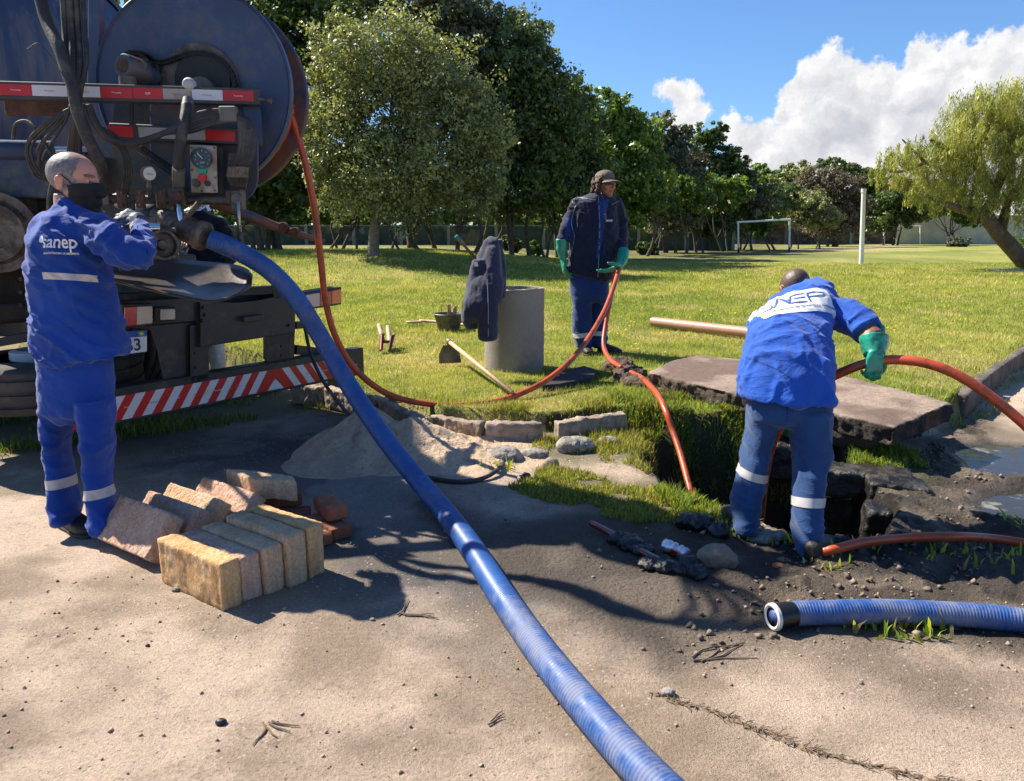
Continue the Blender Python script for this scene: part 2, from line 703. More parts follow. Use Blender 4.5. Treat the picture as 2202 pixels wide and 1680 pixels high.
# damp grey area where the load has stood
wet_poly = [g2(240, 1010), g2(420, 940), g2(700, 900), g2(900, 1010), g2(1100, 1100), g2(1250, 1280), g2(1300, 1400), g2(1050, 1370), g2(760, 1290), g2(700, 1220), g2(560, 1080)]
wd = poly_sd(xf, yf, wet_poly) + (fbm(P3, 2.2, 4, 61) - .5) * .9
wet = (1 - sstep(wd, -.35, .15))
patch = sstep(n2, .45, .56)
wcol = grey * (1 - patch[:, None]) + lgrey * patch[:, None]
colr = colr * (1 - wet[:, None] * .85) + wcol * wet[:, None] * .85
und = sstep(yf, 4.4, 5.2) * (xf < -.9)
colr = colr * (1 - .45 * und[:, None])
mudc = np.array([.115, .088, .068]); muddry = np.array([.27, .21, .155]); black = np.array([.018, .017, .017])
md = zone['mud'][:, None]
mf = sstep(fbm(P3, 4.5, 5, 71), .45, .66)[:, None]
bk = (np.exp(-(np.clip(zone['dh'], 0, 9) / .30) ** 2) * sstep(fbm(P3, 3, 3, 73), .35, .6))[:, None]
mc = mudc * (1 - mf) + muddry * mf
lft = (1 - sstep(xf, .3, 1.1))[:, None]
mc = mc * (1 - .55 * lft) + np.array([.17, .135, .11]) * .55 * lft
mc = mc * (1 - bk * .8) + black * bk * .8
colr = colr * (1 - md) + mc * md
spill = sstep(poly_sd(xf, yf, mud_poly), .9, -.1) * sstep(fbm(P3, 2.4, 4, 75), .42, .62) * (1 - zone['mud'])
colr = colr * (1 - .6 * spill[:, None]) + tan * .5 * .6 * spill[:, None]
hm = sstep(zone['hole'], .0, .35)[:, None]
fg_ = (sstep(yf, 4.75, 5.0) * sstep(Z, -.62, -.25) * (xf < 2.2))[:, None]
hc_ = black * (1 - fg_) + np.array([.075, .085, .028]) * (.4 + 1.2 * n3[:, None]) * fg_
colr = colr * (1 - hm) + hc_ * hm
pd = zone['pud'][:, None]
colr = colr * (1 - pd) + np.array([.07, .06, .045]) * pd
# turf
gr = np.array([.18, .205, .045]); gr2 = np.array([.29, .275, .075]); straw = np.array([.40, .33, .15])
gf = sstep(fbm(P3, .35, 4, 81) * .5 + n2 * .5, .4, .6)[:, None]
lc = (gr * (1 - gf) + gr2 * gf) * (.75 + .5 * fbm(P3, 9, 3, 86)[:, None])
sf = (sstep(fbm(P3, 1.1, 5, 83), .55, .70) * .75)[:, None]
lc = lc * (1 - sf) + straw * sf
bare = ((1 - sstep(yf, 14, 24) * 1.0) * 0 + sstep(yf, 19, 25) * (1 - sstep(xf, -4, 2)) * sstep(fbm(P3, .5, 4, 85), .45, .6) * .8)[:, None]
lc = lc * (1 - bare) + np.array([.20, .14, .085]) * bare
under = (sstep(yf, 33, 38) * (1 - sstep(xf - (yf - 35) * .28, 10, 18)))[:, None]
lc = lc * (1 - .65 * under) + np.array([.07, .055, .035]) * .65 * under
dirtp = poly_sd(xf, yf, [g2(1640, 537, .3), g2(1860, 530, .3), g2(1985, 524, .3), g2(1960, 533, .3), g2(1800, 541, .3)])
dp = (1 - sstep(dirtp + (fbm(P3, .3, 3, 87) - .5) * 3, -1.5, 1))[:, None]
lc = lc * (1 - dp) + np.array([.42, .32, .22]) * dp
lw = zone['lawn'][:, None]
lw2 = lw * (1 - hm)
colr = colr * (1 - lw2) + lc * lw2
vg = np.maximum.reduce([1 - sstep(poly_sd(xf, yf, q) + (n2 - .5) * .4, -.1, .15) for q in (verge_poly, strip_poly, weed_poly, weed2_poly)])[:, None] * (1 - lw) * (1 - hm)
colr = colr * (1 - .8 * vg) + np.array([.10, .10, .035]) * .8 * vg
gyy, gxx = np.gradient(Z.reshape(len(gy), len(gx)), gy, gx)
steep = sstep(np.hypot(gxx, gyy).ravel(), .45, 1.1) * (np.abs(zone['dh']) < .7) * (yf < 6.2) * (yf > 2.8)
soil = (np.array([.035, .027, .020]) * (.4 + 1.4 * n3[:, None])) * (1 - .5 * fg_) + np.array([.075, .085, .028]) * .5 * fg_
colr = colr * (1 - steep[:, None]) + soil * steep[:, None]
wetv = np.clip(zone['pud'] * 1.0 + zone['mud'] * .45 + wet * .25 + zone['hole'] * .5 + bk[:, 0] * .3, 0, 1) * (1 - zone['lawn'])

nx, ny = len(gx), len(gy)
idx = np.arange(nx * ny).reshape(ny, nx)
F = np.stack([idx[:-1, :-1], idx[:-1, 1:], idx[1:, 1:], idx[1:, :-1]], -1).reshape(-1, 4)
zl = zone['lawn'][F].mean(1)
zm = zone['mud'][F].mean(1)
zh = zone['hole'][F].mean(1)
cls = np.where(zh > .5, 3, np.where(zl > .5, 1, np.where(zm > .5, 2, 0)))


def ground_mat(name, kind):
    m = bpy.data.materials.new(name)
    m.use_nodes = True
    nt = m.node_tree
    nt.nodes.clear()
    n = N(nt)
    tc = n('ShaderNodeNewGeometry').outputs['Position']
    c = n('ShaderNodeAttribute', attribute_name='Col').outputs['Color']
    w = n('ShaderNodeAttribute', attribute_name='wet').outputs['Fac']
    fine = n.noise(70.0, 8, .78, tc)
    c = n.mix(1.0, c, n.ramp(fine, [(.28, (.58,) * 3), (.5, (1.0,) * 3), (.70, (1.28,) * 3)]), 'MULTIPLY')
    mu = n('ShaderNodeAttribute', attribute_name='mudness').outputs['Fac']
    if kind in ('road', 'mud'):
        # pale aggregate chips and dark pits
        vo = n('ShaderNodeTexVoronoi', {'Vector': n.vmath('ADD', tc, n.vmath('MULTIPLY', n.noise(30, 2, .5, tc, out=1), (.03, .03, .03))), 'Scale': 62.0})
        chipm = n.math('MULTIPLY', n.smooth(vo.outputs['Distance'], .34, .22), n.smooth(n.math('FRACT', n.math('MULTIPLY', n('ShaderNodeSeparateColor', {0: vo.outputs['Color']}).outputs[0], 7.0)), .76, .80))
        area = n.smooth(n.noise(1.3, 4, .6, tc), .42, .58)
        dryf = n.math('MULTIPLY', n.math('SUBTRACT', 1.0, w), n.math('SUBTRACT', 1.0, mu))
        c = n.mix(n.math('MULTIPLY', n.math('MULTIPLY', chipm, area), dryf), c, (.60, .50, .43))
        pit = n.smooth(n.noise(60, 5, .65, tc), .60, .68)
        c = n.mix(n.math('MULTIPLY', pit, .7), c, (.10, .075, .055))
        dust = n.smooth(n.noise(8.0, 7, .7, tc), .55, .68)
        c = n.mix(n.math('MULTIPLY', n.math('MULTIPLY', dust, .45), n.math('SUBTRACT', 1.0, mu)), c, (.20, .14, .09))
    if kind == 'lawn':
        blade = n.noise(38.0, 5, .75, n.vmath('MULTIPLY', tc, (1, .45, 1)))
        c = n.mix(1.0, c, n.ramp(blade, [(.3, (.42, .46, .35)), (.5, (.95, 1.0, .8)), (.72, (1.65, 1.5, 1.3))]), 'MULTIPLY')
        cl = n.noise(1.7, 6, .7, tc)
        c = n.mix(1.0, c, n.ramp(cl, [(.3, (.78, .86, .75)), (.7, (1.18, 1.12, 1.1))]), 'MULTIPLY')
    b = n('ShaderNodeBsdfPrincipled', {'Base Color': c})
    r = n.math('SUBTRACT', .92, n.math('MULTIPLY', w, .5))
    wp = n.smooth(n.math('ADD', w, n.math('MULTIPLY', n.math('SUBTRACT', n.noise(12, 5, .6, tc), .5), .7)), .45, .85)
    if kind == 'hole':
        r = n.math('SUBTRACT', .88, n.math('MULTIPLY', wp, .6))
    if kind in ('road', 'mud'):
        r = n.math('SUBTRACT', .92, n.math('ADD', n.math('MULTIPLY', w, .3), n.math('MULTIPLY', n.math('MULTIPLY', wp, mu), .35)))
    nt.links.new(r, b.inputs['Roughness'])
    b.inputs['Specular IOR Level'].default_value = .35
    h1 = n.noise({'road': 120.0, 'mud': 45.0, 'hole': 30.0, 'lawn': 40.0}[kind], 8, .72, tc)
    bp = n('ShaderNodeBump', {'Height': h1, 'Strength': {'road': .75, 'mud': 1.0, 'hole': 1.0, 'lawn': .9}[kind], 'Distance': {'road': .012, 'mud': .07, 'hole': .06, 'lawn': .05}[kind]})
    if kind in ('road', 'mud'):
        hh_ = n.math('ADD', n.math('MULTIPLY', n.noise(120.0, 8, .72, tc), n.math('SUBTRACT', 1.0, mu)), n.math('MULTIPLY', n.math('MULTIPLY', n.noise(40.0, 8, .72, tc), mu), 4.5))
        bp = n('ShaderNodeBump', {'Height': hh_, 'Strength': 1.0, 'Distance': .020})
    nt.links.new(bp.outputs[0], b.inputs['Normal'])
    n('ShaderNodeOutputMaterial', {0: b})
    MATS[name] = m
    return m


allv = np.stack([xf, yf, Z], 1)
for k, (nm, kd) in enumerate((('road', 'road'), ('lawn', 'lawn'), ('mud', 'mud'), ('excavated_pit', 'hole'))):
    Fk = F[cls == k]
    used = np.unique(Fk)
    remap = np.full(len(xf), -1, np.int32)
    remap[used] = np.arange(len(used))
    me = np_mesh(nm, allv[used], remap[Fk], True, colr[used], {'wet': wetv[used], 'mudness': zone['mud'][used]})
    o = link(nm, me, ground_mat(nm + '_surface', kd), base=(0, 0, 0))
    props(o, kind='structure')


def hz(x, y):
    return float(height(np.array([float(x)]), np.array([float(y)]))[0][0])


def hzv(x, y):
    return height(np.asarray(x, float), np.asarray(y, float))[0]


def onground(px, py, lift=0.0):
    """world point where the ray of a frame point meets the ground"""
    p = G(px, py, 0)
    for _ in range(6):
        p = G(px, py, hz(p.x, p.y))
    return Vector((p.x, p.y, p.z + lift))


# still water in the puddles
def water_mat():
    m = bpy.data.materials.new('puddle_water')
    m.use_nodes = True
    nt = m.node_tree
    nt.nodes.clear()
    n = N(nt)
    tc = n('ShaderNodeNewGeometry').outputs['Position']
    scum = n.smooth(n.noise(3.5, 6, .65, tc), .56, .66)
    c = n.mix(scum, (.035, .03, .022), (.22, .20, .15))
    b = n('ShaderNodeBsdfPrincipled', {'Base Color': c, 'Roughness': n.math('ADD', .03, n.math('MULTIPLY', scum, .3)), 'IOR': 1.33})
    bp = n('ShaderNodeBump', {'Height': n.noise(9, 3, .5, tc), 'Strength': .12, 'Distance': .01})
    nt.links.new(bp.outputs[0], b.inputs['Normal'])
    n('ShaderNodeOutputMaterial', {0: b})
    return m


wm = water_mat()
for q in puddle_polys:
    c = np.mean(q, axis=0)
    zz = np.median([hz(c[0] + a, c[1] + b) for a in (-.2, 0, .2) for b in (-.1, 0, .1)]) + .007
    pts = [(c[0] + (p[0] - c[0]) * 1.12, c[1] + (p[1] - c[1]) * 1.12, zz) for p in q]
    bm = bmesh.new()
    bm.faces.new([bm.verts.new(p) for p in pts])
    o = link('puddle', bm_mesh(bm, 'puddle'), wm)
    props(o, kind='structure')

# ------------------------------------------------------------------ grass
grass_m = leaf_mat('grass_blade', .38, .55, .25)
rng = np.random.default_rng(7)


def blades(x, y, z, h, w, col, lean=.5, seg2=False):
    m = len(x)
    a = rng.uniform(0, 2 * np.pi, m)
    la = rng.uniform(0, 2 * np.pi, m)
    ln = rng.uniform(.1, 1, m) * lean
    dx, dy = np.cos(a) * w / 2, np.sin(a) * w / 2
    tx, ty = x + np.cos(la) * h * ln, y + np.sin(la) * h * ln
    tz = z + h * np.sqrt(np.clip(1 - ln * ln, .1, 1))
    if not seg2:
        V = np.stack([np.stack([x - dx, y - dy, z - .004], 1), np.stack([x + dx, y + dy, z - .004], 1), np.stack([tx, ty, tz], 1)], 1).reshape(-1, 3)
        F = np.arange(3 * m).reshape(-1, 3)
        C = np.repeat(col, 3, 0)
        C = C.reshape(m, 3, 3); C[:, 2] *= 1.25; C = C.reshape(-1, 3)
        return V, F, C
    mx, my = x + (tx - x) * .38, y + (ty - y) * .38
    mz = z + (tz - z) * .62
    V = np.stack([np.stack([x - dx, y - dy, z - .004], 1), np.stack([x + dx, y + dy, z - .004], 1),
                  np.stack([mx + dx * .8, my + dy * .8, mz], 1), np.stack([mx - dx * .8, my - dy * .8, mz], 1), np.stack([tx, ty, tz], 1)], 1).reshape(-1, 3)
    b = np.arange(m)[:, None] * 5
    F = np.concatenate([b + np.array([[0, 1, 2]]), b + np.array([[0, 2, 3]]), b + np.array([[3, 2, 4]])], 0)
    return V, F, np.repeat(col, 5, 0)


def grass_cols(x, y, seed=0):
    p = np.stack([x, y, x * 0], 1)
    a = sstep(fbm(p, .35, 4, 81) * .5 + fbm(p, 3.2, 4, 52) * .5, .38, .62)[:, None]
    c = np.array([.23, .29, .045]) * (1 - a) + np.array([.38, .39, .085]) * a
    s_ = sstep(fbm(p, 1.1, 5, 83), .52, .70)[:, None]
    st = (rng.uniform(0, 1, len(x)) < .10 + .5 * s_[:, 0])[:, None]
    c = np.where(st, np.array([.50, .42, .20]), c)
    return c * rng.uniform(.6, 1.35, (len(x), 1))


parts_ = []
M = 520000
y = 4.7 * np.exp(rng.uniform(0, math.log(30 / 4.7), M))
x = rng.uniform(-.70, .70, M) * y
ok = poly_sd(x, y, lawn_poly) < -.02
x, y = x[ok], y[ok]
z, zn = height(x, y)
ok = zn['hole'] < .35
x, y, z = x[ok], y[ok], z[ok]
sz = np.clip(y / 6.5, .8, 3.2)
tuft = .6 + .9 * fbm(np.stack([x, y, x * 0], 1), 2.5, 3, 91)
parts_.append(blades(x, y, z, rng.uniform(.016, .046, len(x)) * sz ** .55 * tuft, .0055 * sz, grass_cols(x, y) * (.55 + .9 * fbm(np.stack([x, y, x * 0], 1), 11, 3, 92)[:, None]), .96))


def grow(poly, m, h0, h1, w, col, lean=.8, clump=3.0, thr=.45, hole_ok=False, lawn_ok=True):
    xs, ys = [p[0] for p in poly], [p[1] for p in poly]
    x = rng.uniform(min(xs) - .1, max(xs) + .1, m); y = rng.uniform(min(ys) - .1, max(ys) + .1, m)
    d = poly_sd(x, y, poly) + (fbm(np.stack([x, y, x * 0], 1), 3.5, 4, 97) - .5) * .6
    t = fbm(np.stack([x, y, x * 0], 1), clump, 3, 99)
    ok = (d < 0) & (t > thr)
    x, y, t = x[ok], y[ok], t[ok]
    z, zn = height(x, y)
    ok = np.ones(len(x), bool) if hole_ok else zn['hole'] < .3
    if hole_ok: ok = z > -.34 - .3 * (t - .45)
    x, y, z, t = x[ok], y[ok], z[ok], t[ok]
    c = np.array(col) * rng.uniform(.55, 1.5, (len(x), 1))
    yl = rng.uniform(0, 1, (len(x), 1)) < .45
    c = np.where(yl, c * np.array([1.9, 1.35, 1.2]), c)
    dry = rng.uniform(0, 1, len(x)) < .20
    c[dry] = np.array([.36, .28, .14]) * rng.uniform(.7, 1.2, (dry.sum(), 1))
    parts_.append(blades(x, y, z, (h0 + (h1 - h0) * rng.uniform(0, 1, len(x)) ** 1.8) * (.2 + 1.5 * t), w, c, min(.98, lean + .1), True))


green = (.15, .26, .035)
grow(verge_poly, 34000, .03, .10, .006, (.10, .17, .03), .85, 2.5, .42)
grow(strip_poly, 30000, .02, .075, .0055, (.20, .25, .045), .9, 5, .36)
grow(weed_poly, 42000, .018, .050, .006, (.20, .26, .05), .92, 5, .34)
grow([g2(1440, 1075), g2(1570, 1090), g2(1625, 1135), g2(1560, 1140), g2(1450, 1110)], 8000, .04, .095, .0065, green, .78, 6, .40)
grow(weed2_poly, 12000, .03, .09, .0065, green, .88, 5, .44)
bank_poly = [(.95, 5.35), (1.1, 4.6), (1.0, 4.25), (1.35, 4.2), (1.9, 4.75), (2.1, 5.3), (1.6, 5.6)]
grow([(.85, 5.45), (1.0, 4.9), (1.15, 4.75), (2.0, 4.85), (2.25, 5.3), (1.6, 5.75)], 80000, .025, .07, .008, (.14, .22, .035), .95, 7, .44, hole_ok=True)
grow([(.7, 5.15), (3.2, 5.3), (3.6, 5.8), (2.0, 6.4), (.8, 5.7)], 12000, .03, .07, .0055, green, .85, 3, .35)
grow([(3.1, 5.6), (3.4, 5.55), (6.0, 8.5), (5.6, 8.6)], 7000, .03, .08, .006, green, .95, 3, .4)
grow([(-1.9, 7.1), (-1.75, 6.75), (-.98, 5.65), (-.45, 5.2), (.8, 5.2), (.75, 5.45), (-.4, 5.5), (-1.5, 6.9)], 9000, .03, .075, .005, green, .9, 5, .45)
for a, b, r_ in ((1640, 1160, .10), (1715, 1170, .07), (1600, 1160, .07), (1745, 1215, .09), (1865, 1180, .05), (1680, 1168, .08), (2100, 1200, .22), (2170, 1130, .12),
                 (1850, 1350, .06), (2030, 1358, .07), (1050, 1010, .1)):
    c = G(a, b)
    grow([(c.x + r_ * math.cos(t), c.y + r_ * .6 * math.sin(t)) for t in np.linspace(0, 6.28, 9)[:-1]], 130, .03, .085, .014, (.20, .32, .04), .85, 12, .3)
V_, F_, C_, off = [], [], [], 0
for v, f_, c in parts_:
    V_.append(v); F_.append(f_ + off); C_.append(c); off += len(v)
me = np_mesh('grass', np.concatenate(V_), np.concatenate(F_), False, np.concatenate(C_))
props(link('grass', me, grass_m, base=(0, 0, 0)), label='short yellowish green grass growing over the lawn and round the hole', cat='grass', kind='stuff')

# small yellow and pink flowers in the turf
m = 420
y = rng.uniform(7.5, 15, m); x = rng.uniform(-.15, .6, m) * y
k = fbm(np.stack([x, y, x * 0], 1), .6, 3, 13) > .50
x, y = x[k], y[k]
z = hzv(x, y)
ang = np.linspace(0, 2 * np.pi, 6)[:-1]
r = rng.uniform(.008, .016, len(x))
V = np.stack([np.stack([x + r * math.cos(t), y + r * math.sin(t), z + .035 + r * .4 * math.sin(t + 1)], 1) for t in ang], 1).reshape(-1, 3)
Fq = np.arange(len(x))[:, None] * 5
Ft = np.concatenate([Fq + np.array([[0, 1, 2]]), Fq + np.array([[0, 2, 3]]), Fq + np.array([[0, 3, 4]])], 0)
yc = np.where((rng.uniform(0, 1, len(x)) < .75)[:, None], np.array([.8, .62, .03]), np.array([.6, .15, .2]))
me = np_mesh('wildflowers', V, Ft, False, np.repeat(yc, 5, 0))
props(link('wildflowers', me, grass_m, base=(0, 0, 0)), label='tiny yellow and pink flowers scattered in the lawn', cat='flowers', kind='stuff')

# loose crumbs of mud, gravel and twigs on road and mud
def crumbs(name, m, poly, r0, r1, col, label, cat, lift=.4):
    xs, ys = [p[0] for p in poly], [p[1] for p in poly]
    x = rng.uniform(min(xs), max(xs), m); y = rng.uniform(min(ys), max(ys), m)
    t = fbm(np.stack([x, y, x * 0], 1), 2.2, 4, 113)
    z, zn = height(x, y)
    ok = (poly_sd(x, y, poly) < 0) & (zn['lawn'] < .2) & (zn['hole'] < .2) & (zn['pud'] < .2) & (rng.uniform(0, 1, m) < sstep(t, .38, .62))
    x, y, z = x[ok], y[ok], z[ok]
    m = len(x)
    base = np.array([[1, 0, 0], [-1, 0, 0], [0, 1, 0], [0, -1, 0], [0, 0, 1], [0, 0, -1]], float)
    fc = np.array([[0, 2, 4], [2, 1, 4], [1, 3, 4], [3, 0, 4], [2, 0, 5], [1, 2, 5], [3, 1, 5], [0, 3, 5]])
    r = r0 + (r1 - r0) * rng.uniform(0, 1, m) ** 3
    V = base[None] * rng.uniform(.55, 1.2, (m, 6, 3)) * r[:, None, None] * np.array([1, 1, .7]) + rng.normal(0, .2, (m, 6, 3)) * r[:, None, None]
    a = rng.uniform(0, 6.28, m)
    ca, sa = np.cos(a)[:, None], np.sin(a)[:, None]
    V = np.stack([V[:, :, 0] * ca - V[:, :, 1] * sa, V[:, :, 0] * sa + V[:, :, 1] * ca, V[:, :, 2]], 2)
    V += np.stack([x, y, z + r * lift], 1)[:, None]
    C = np.repeat(np.array(col) * rng.uniform(.5, 1.5, (m, 1)), 6, 0)
    me = np_mesh(name, V.reshape(-1, 3), (np.arange(m)[:, None, None] * 6 + fc[None]).reshape(-1, 3), False, C)
    return props(link(name, me, mat('crumb', attr=True, rough=.9, var=.2, scale=30), base=(0, 0, 0)), label=label, cat=cat, kind='stuff')


crumbs('mud_clods', 16000, mud_poly, .002, .020, (.19, .145, .11), 'dark clods of churned mud lying round the hole', 'mud clods')
crumbs('gravel', 6000, [(-3.4, 1.5), (3.5, 1.5), (3.6, 3.2), (.8, 3.4), (-.5, 5), (-3.3, 4.6)], .0015, .009, (.30, .23, .17), 'fine gravel and dirt crumbs on the pale road', 'gravel')
# ------------------------------------------------------------------ trees
leafm = leaf_mat('leaves', .36, .45, .45)
bark = mat('bark', (.10, .078, .058), .95, var=.4, scale=9, bump=.9, bscale=30)
bark_lit = mat('bark_light', (.19, .155, .12), .95, var=.35, scale=8, bump=1.0, bscale=26)
PAL = {
    'dark': ((.050, .082, .026), (.14, .20, .052)),
    'deep': ((.065, .092, .034), (.19, .25, .085)),
    'olive': ((.13, .155, .065), (.38, .40, .18)),
    'mid': ((.085, .14, .03), (.26, .37, .07)),
    'grey': ((.08, .095, .06), (.20, .22, .14)),
    'brown': ((.10, .08, .055), (.20, .165, .12)),
    'pepper': ((.20, .24, .06), (.50, .50, .14)),
    'lime': ((.12, .19, .03), (.22, .30, .06)),
}


def leaves(cs, rs, m, size, pal, seed, droop=0.0, nsub=None, spread=.17, hollow=.35):
    """leaf quads in clumps spread through ellipsoids cs/rs"""
    g = np.random.default_rng(seed)
    cs, rs = np.array(cs, float), np.array(rs, float)
    wgt = (rs[:, 0] * rs[:, 2] + rs[:, 1] * rs[:, 2]); wgt /= wgt.sum()
    m = int(m * 1.3); nsub = nsub or max(60, int(m / 46))
    bi = g.choice(len(cs), nsub, p=wgt)
    d = g.normal(size=(nsub, 3)); d /= np.linalg.norm(d, axis=1)[:, None]
    rad = hollow + (1 - hollow) * g.uniform(0, 1, nsub) ** .55
    sub = cs[bi] + d * rs[bi] * rad[:, None] * np.clip(g.normal(1.0, .13, (nsub, 1)), .7, 1.38) * (.66 + .66 * vnoise(d * 3.1 + bi[:, None] * 7.7, seed))[:, None]
    sr = np.minimum(rs[bi].mean(1) * spread * 1.5, 1.2) * g.uniform(.5, 1.5, nsub)
    sb = g.uniform(0, 1, nsub)
    li = g.integers(0, nsub, m)
    o = g.normal(size=(m, 3)); o /= (np.linalg.norm(o, axis=1)[:, None] + 1e-9)
    o *= g.uniform(.15, 1, (m, 1)) ** .5 * sr[li][:, None]
    o[:, 2] *= .75
    if droop:
        o[:, 2] -= g.uniform(0, 1, m) ** 1.3 * droop
        o[:, :2] *= .6
    c = sub[li] + o
    nrm = o / (np.linalg.norm(o, axis=1)[:, None] + 1e-9) + g.normal(size=(m, 3)) * .7 + np.array([0, 0, .5])
    nrm /= np.linalg.norm(nrm, axis=1)[:, None]
    r = g.normal(size=(m, 3))
    if droop: r = r * .35 + np.array([0, 0, -1.0])
    t = np.cross(nrm, r); t /= np.linalg.norm(t, axis=1)[:, None]
    b = np.cross(nrm, t)
    s_ = size * g.uniform(.6, 1.4, (m, 1))
    wd = .36 if not droop else .13
    ln = .62 if not droop else .9
    V = np.stack([c - b * s_ * ln, c + t * s_ * wd, c + b * s_ * ln, c - t * s_ * wd], 1).reshape(-1, 3)
    a, bq = np.array(PAL[pal][0]), np.array(PAL[pal][1])
    k = np.clip(sb[li] ** 1.7 * .95 + g.uniform(-.1, .35, m), 0, 1)[:, None]
    C = (a * (1 - k) + bq * k) * g.uniform(.75, 1.25, (m, 1))
    return V, np.arange(4 * m).reshape(-1, 4), np.repeat(C, 4, 0)


def tree(name, Y, base_px, blobs_, pal, m, size, label, cat='tree', group=None, stems=1, tr=.16, bk=None, droop=0, seed=1, bz=None, depth=.8, crook=.5, nbr=3, extra_stems=None, hollow=.35, spread=.17):
    g = random.Random(seed)
    fw = Y * cp
    bx = (base_px - 1101) / 1665 * fw * 1.02
    zb = hz(bx, Y) if bz is None else bz
    root = thing(name, (bx, Y, zb), label, cat, group)
    cs, rs = [], []
    for (a, b, ra, rb) in blobs_:
        p = W(a, b, Y + g.uniform(-.5, .5))
        rx, rz = pxm(Y, ra), pxm(Y, rb)
        cs.append(tuple(p)); rs.append((rx, rx * depth, rz))
    s = S()
    order = sorted(range(len(cs)), key=lambda i: cs[i][2])
    for q in range(stems):
        ox = 0 if stems == 1 else g.uniform(-.45, .45)
        oy = 0 if stems == 1 else g.uniform(-.5, .5)
        p0 = Vector((bx + ox, Y + oy, zb - .15))
        tgt = Vector(cs[order[min(len(order) - 1, (q * 2 + len(order) // 2))]])
        mid = p0.lerp(tgt, .45) + Vector((g.uniform(-crook, crook), g.uniform(-.3, .3), 0))
        low = p0.lerp(mid, .5) + Vector((g.uniform(-.5, .5) * crook * .6, 0, 0))
        pts = [Vector(v) for v in spline([p0, low, mid, tgt], 6)]
        r0 = tr * (1 if stems == 1 else g.uniform(.55, .95))
        rad = [r0 * (1.25 if i == 0 else 1) * (1 - .8 * i / (len(pts) - 1)) for i in range(len(pts))]
        s.tube(pts, rad, 9)
        for _ in range(nbr):
            i = g.randint(int(len(pts) * .35), len(pts) - 2)
            c = Vector(cs[g.randrange(len(cs))]) + Vector((g.uniform(-1, 1) * rs[0][0] * .5, g.uniform(-1, 1) * .4, g.uniform(-.3, .6) * rs[0][2]))
            a = pts[i]
            mm = a.lerp(c, .5) + Vector((0, 0, -.12 * (c - a).length))
            bp_ = [Vector(v) for v in spline([a, mm, c], 5)]
            s.tube(bp_, [rad[i] * .6 * (1 - .85 * k / (len(bp_) - 1)) for k in range(len(bp_))], 6)
    s.obj('trunk', bk or bark, root, True)
    if m:
        V, F, C = leaves(cs, rs, m, size, pal, seed, droop, hollow=hollow, spread=spread)
        link('crown', np_mesh('crown', V, F, False, C), leafm, root)
    return root


GT = 'trees along the far side of the field'

tree('evergreen_tree', 27.5, 600, [(640, 50, 130, 120), (560, 40, 90, 120), (600, 190, 90, 120), (560, 320, 90, 100), (640, 330, 80, 100), (590, 420, 90, 60)], 'dark', 30000, .15,
     'tall dark evergreen tree rising right behind the hose reel', group=GT, stems=4, tr=.16, seed=11)
tree('evergreen_tree', 30, 240, [(200, 40, 200, 130), (280, 180, 130, 130), (60, 100, 200, 180), (150, 280, 150, 150)], 'dark', 12000, .2,
     'dark tree mostly hidden behind the tank of the truck', group=GT, stems=2, tr=.2, seed=12)
tree('olive_tree', 23.5, 806, [(800, 130, 125, 85), (735, 195, 75, 90), (905, 150, 95, 85), (830, 250, 150, 110), (700, 300, 60, 90), (960, 240, 100, 100), (1030, 300, 70, 80), (880, 370, 150, 90), (760, 390, 90, 80), (1000, 400, 90, 60)],
     'olive', 62000, .085, 'rounded pale olive green tree in front of the grove, with one leaning trunk', group=GT, stems=1, tr=.20, bk=bark_lit, seed=13, crook=.35, nbr=12, hollow=.45)
tree('evergreen_tree', 31, 900, [(860, -20, 120, 80), (960, 10, 90, 60), (1030, 60, 75, 70), (1000, 150, 100, 80), (700, -10, 100, 80)], 'grey', 20000, .14,
     'tall greyish evergreen whose top leaves the frame behind the olive tree', group=GT, stems=3, tr=.17, seed=14)
tree('evergreen_tree', 31, 1120, [(1090, 100, 88, 80), (1130, 180, 85, 95), (1080, 260, 105, 100), (1160, 290, 95, 105), (1120, 400, 100, 75), (1060, 400, 80, 70)], 'deep', 30000, .14,
     'dark green tree with a domed top just right of the olive tree', group=GT, stems=3, tr=.15, seed=15)
tree('evergreen_tree', 33, 1210, [(1215, 225, 60, 55), (1230, 300, 70, 70), (1190, 350, 80, 80), (1240, 400, 75, 65), (1210, 455, 60, 30)], 'deep', 20000, .14,
     'dark tree rising behind the capped worker at his left shoulder side', group=GT, stems=3, tr=.13, seed=16)
tree('broadleaf_tree', 35, 1330, [(1310, 240, 45, 50), (1290, 300, 65, 60), (1350, 310, 65, 70), (1330, 380, 85, 70), (1290, 430, 70, 40), (1390, 400, 50, 60), (1350, 460, 60, 35)], 'mid', 28000, .15,
     'brighter green broadleaf tree right behind the head of the capped worker', group=GT, stems=3, tr=.13, seed=17)
tree('grey_tree', 44, 1430, [(1415, 285, 40, 35), (1460, 300, 35, 30), (1440, 360, 60, 60), (1400, 400, 50, 60), (1470, 430, 50, 45), (1430, 475, 60, 28)], 'grey', 15000, .17,
     'greyish thin tree below the small lone cloud', group=GT, stems=3, tr=.13, seed=18)
tree('pine_tree', 50, 1530, [(1530, 285, 38, 22), (1500, 320, 45, 28), (1565, 345, 45, 30), (1540, 385, 60, 40), (1500, 430, 60, 45), (1590, 410, 45, 50), (1530, 480, 60, 28)], 'dark', 18000, .19,
     'dark layered tree under the left edge of the big cloud', group=GT, stems=3, tr=.15, seed=19)
tree('brown_tree', 46, 1485, [(1480, 370, 40, 45), (1460, 420, 35, 40)], 'brown', 7000, .15, 'half bare brown tree between the greyish tree and the layered tree', group=GT, stems=2, tr=.1, seed=20)
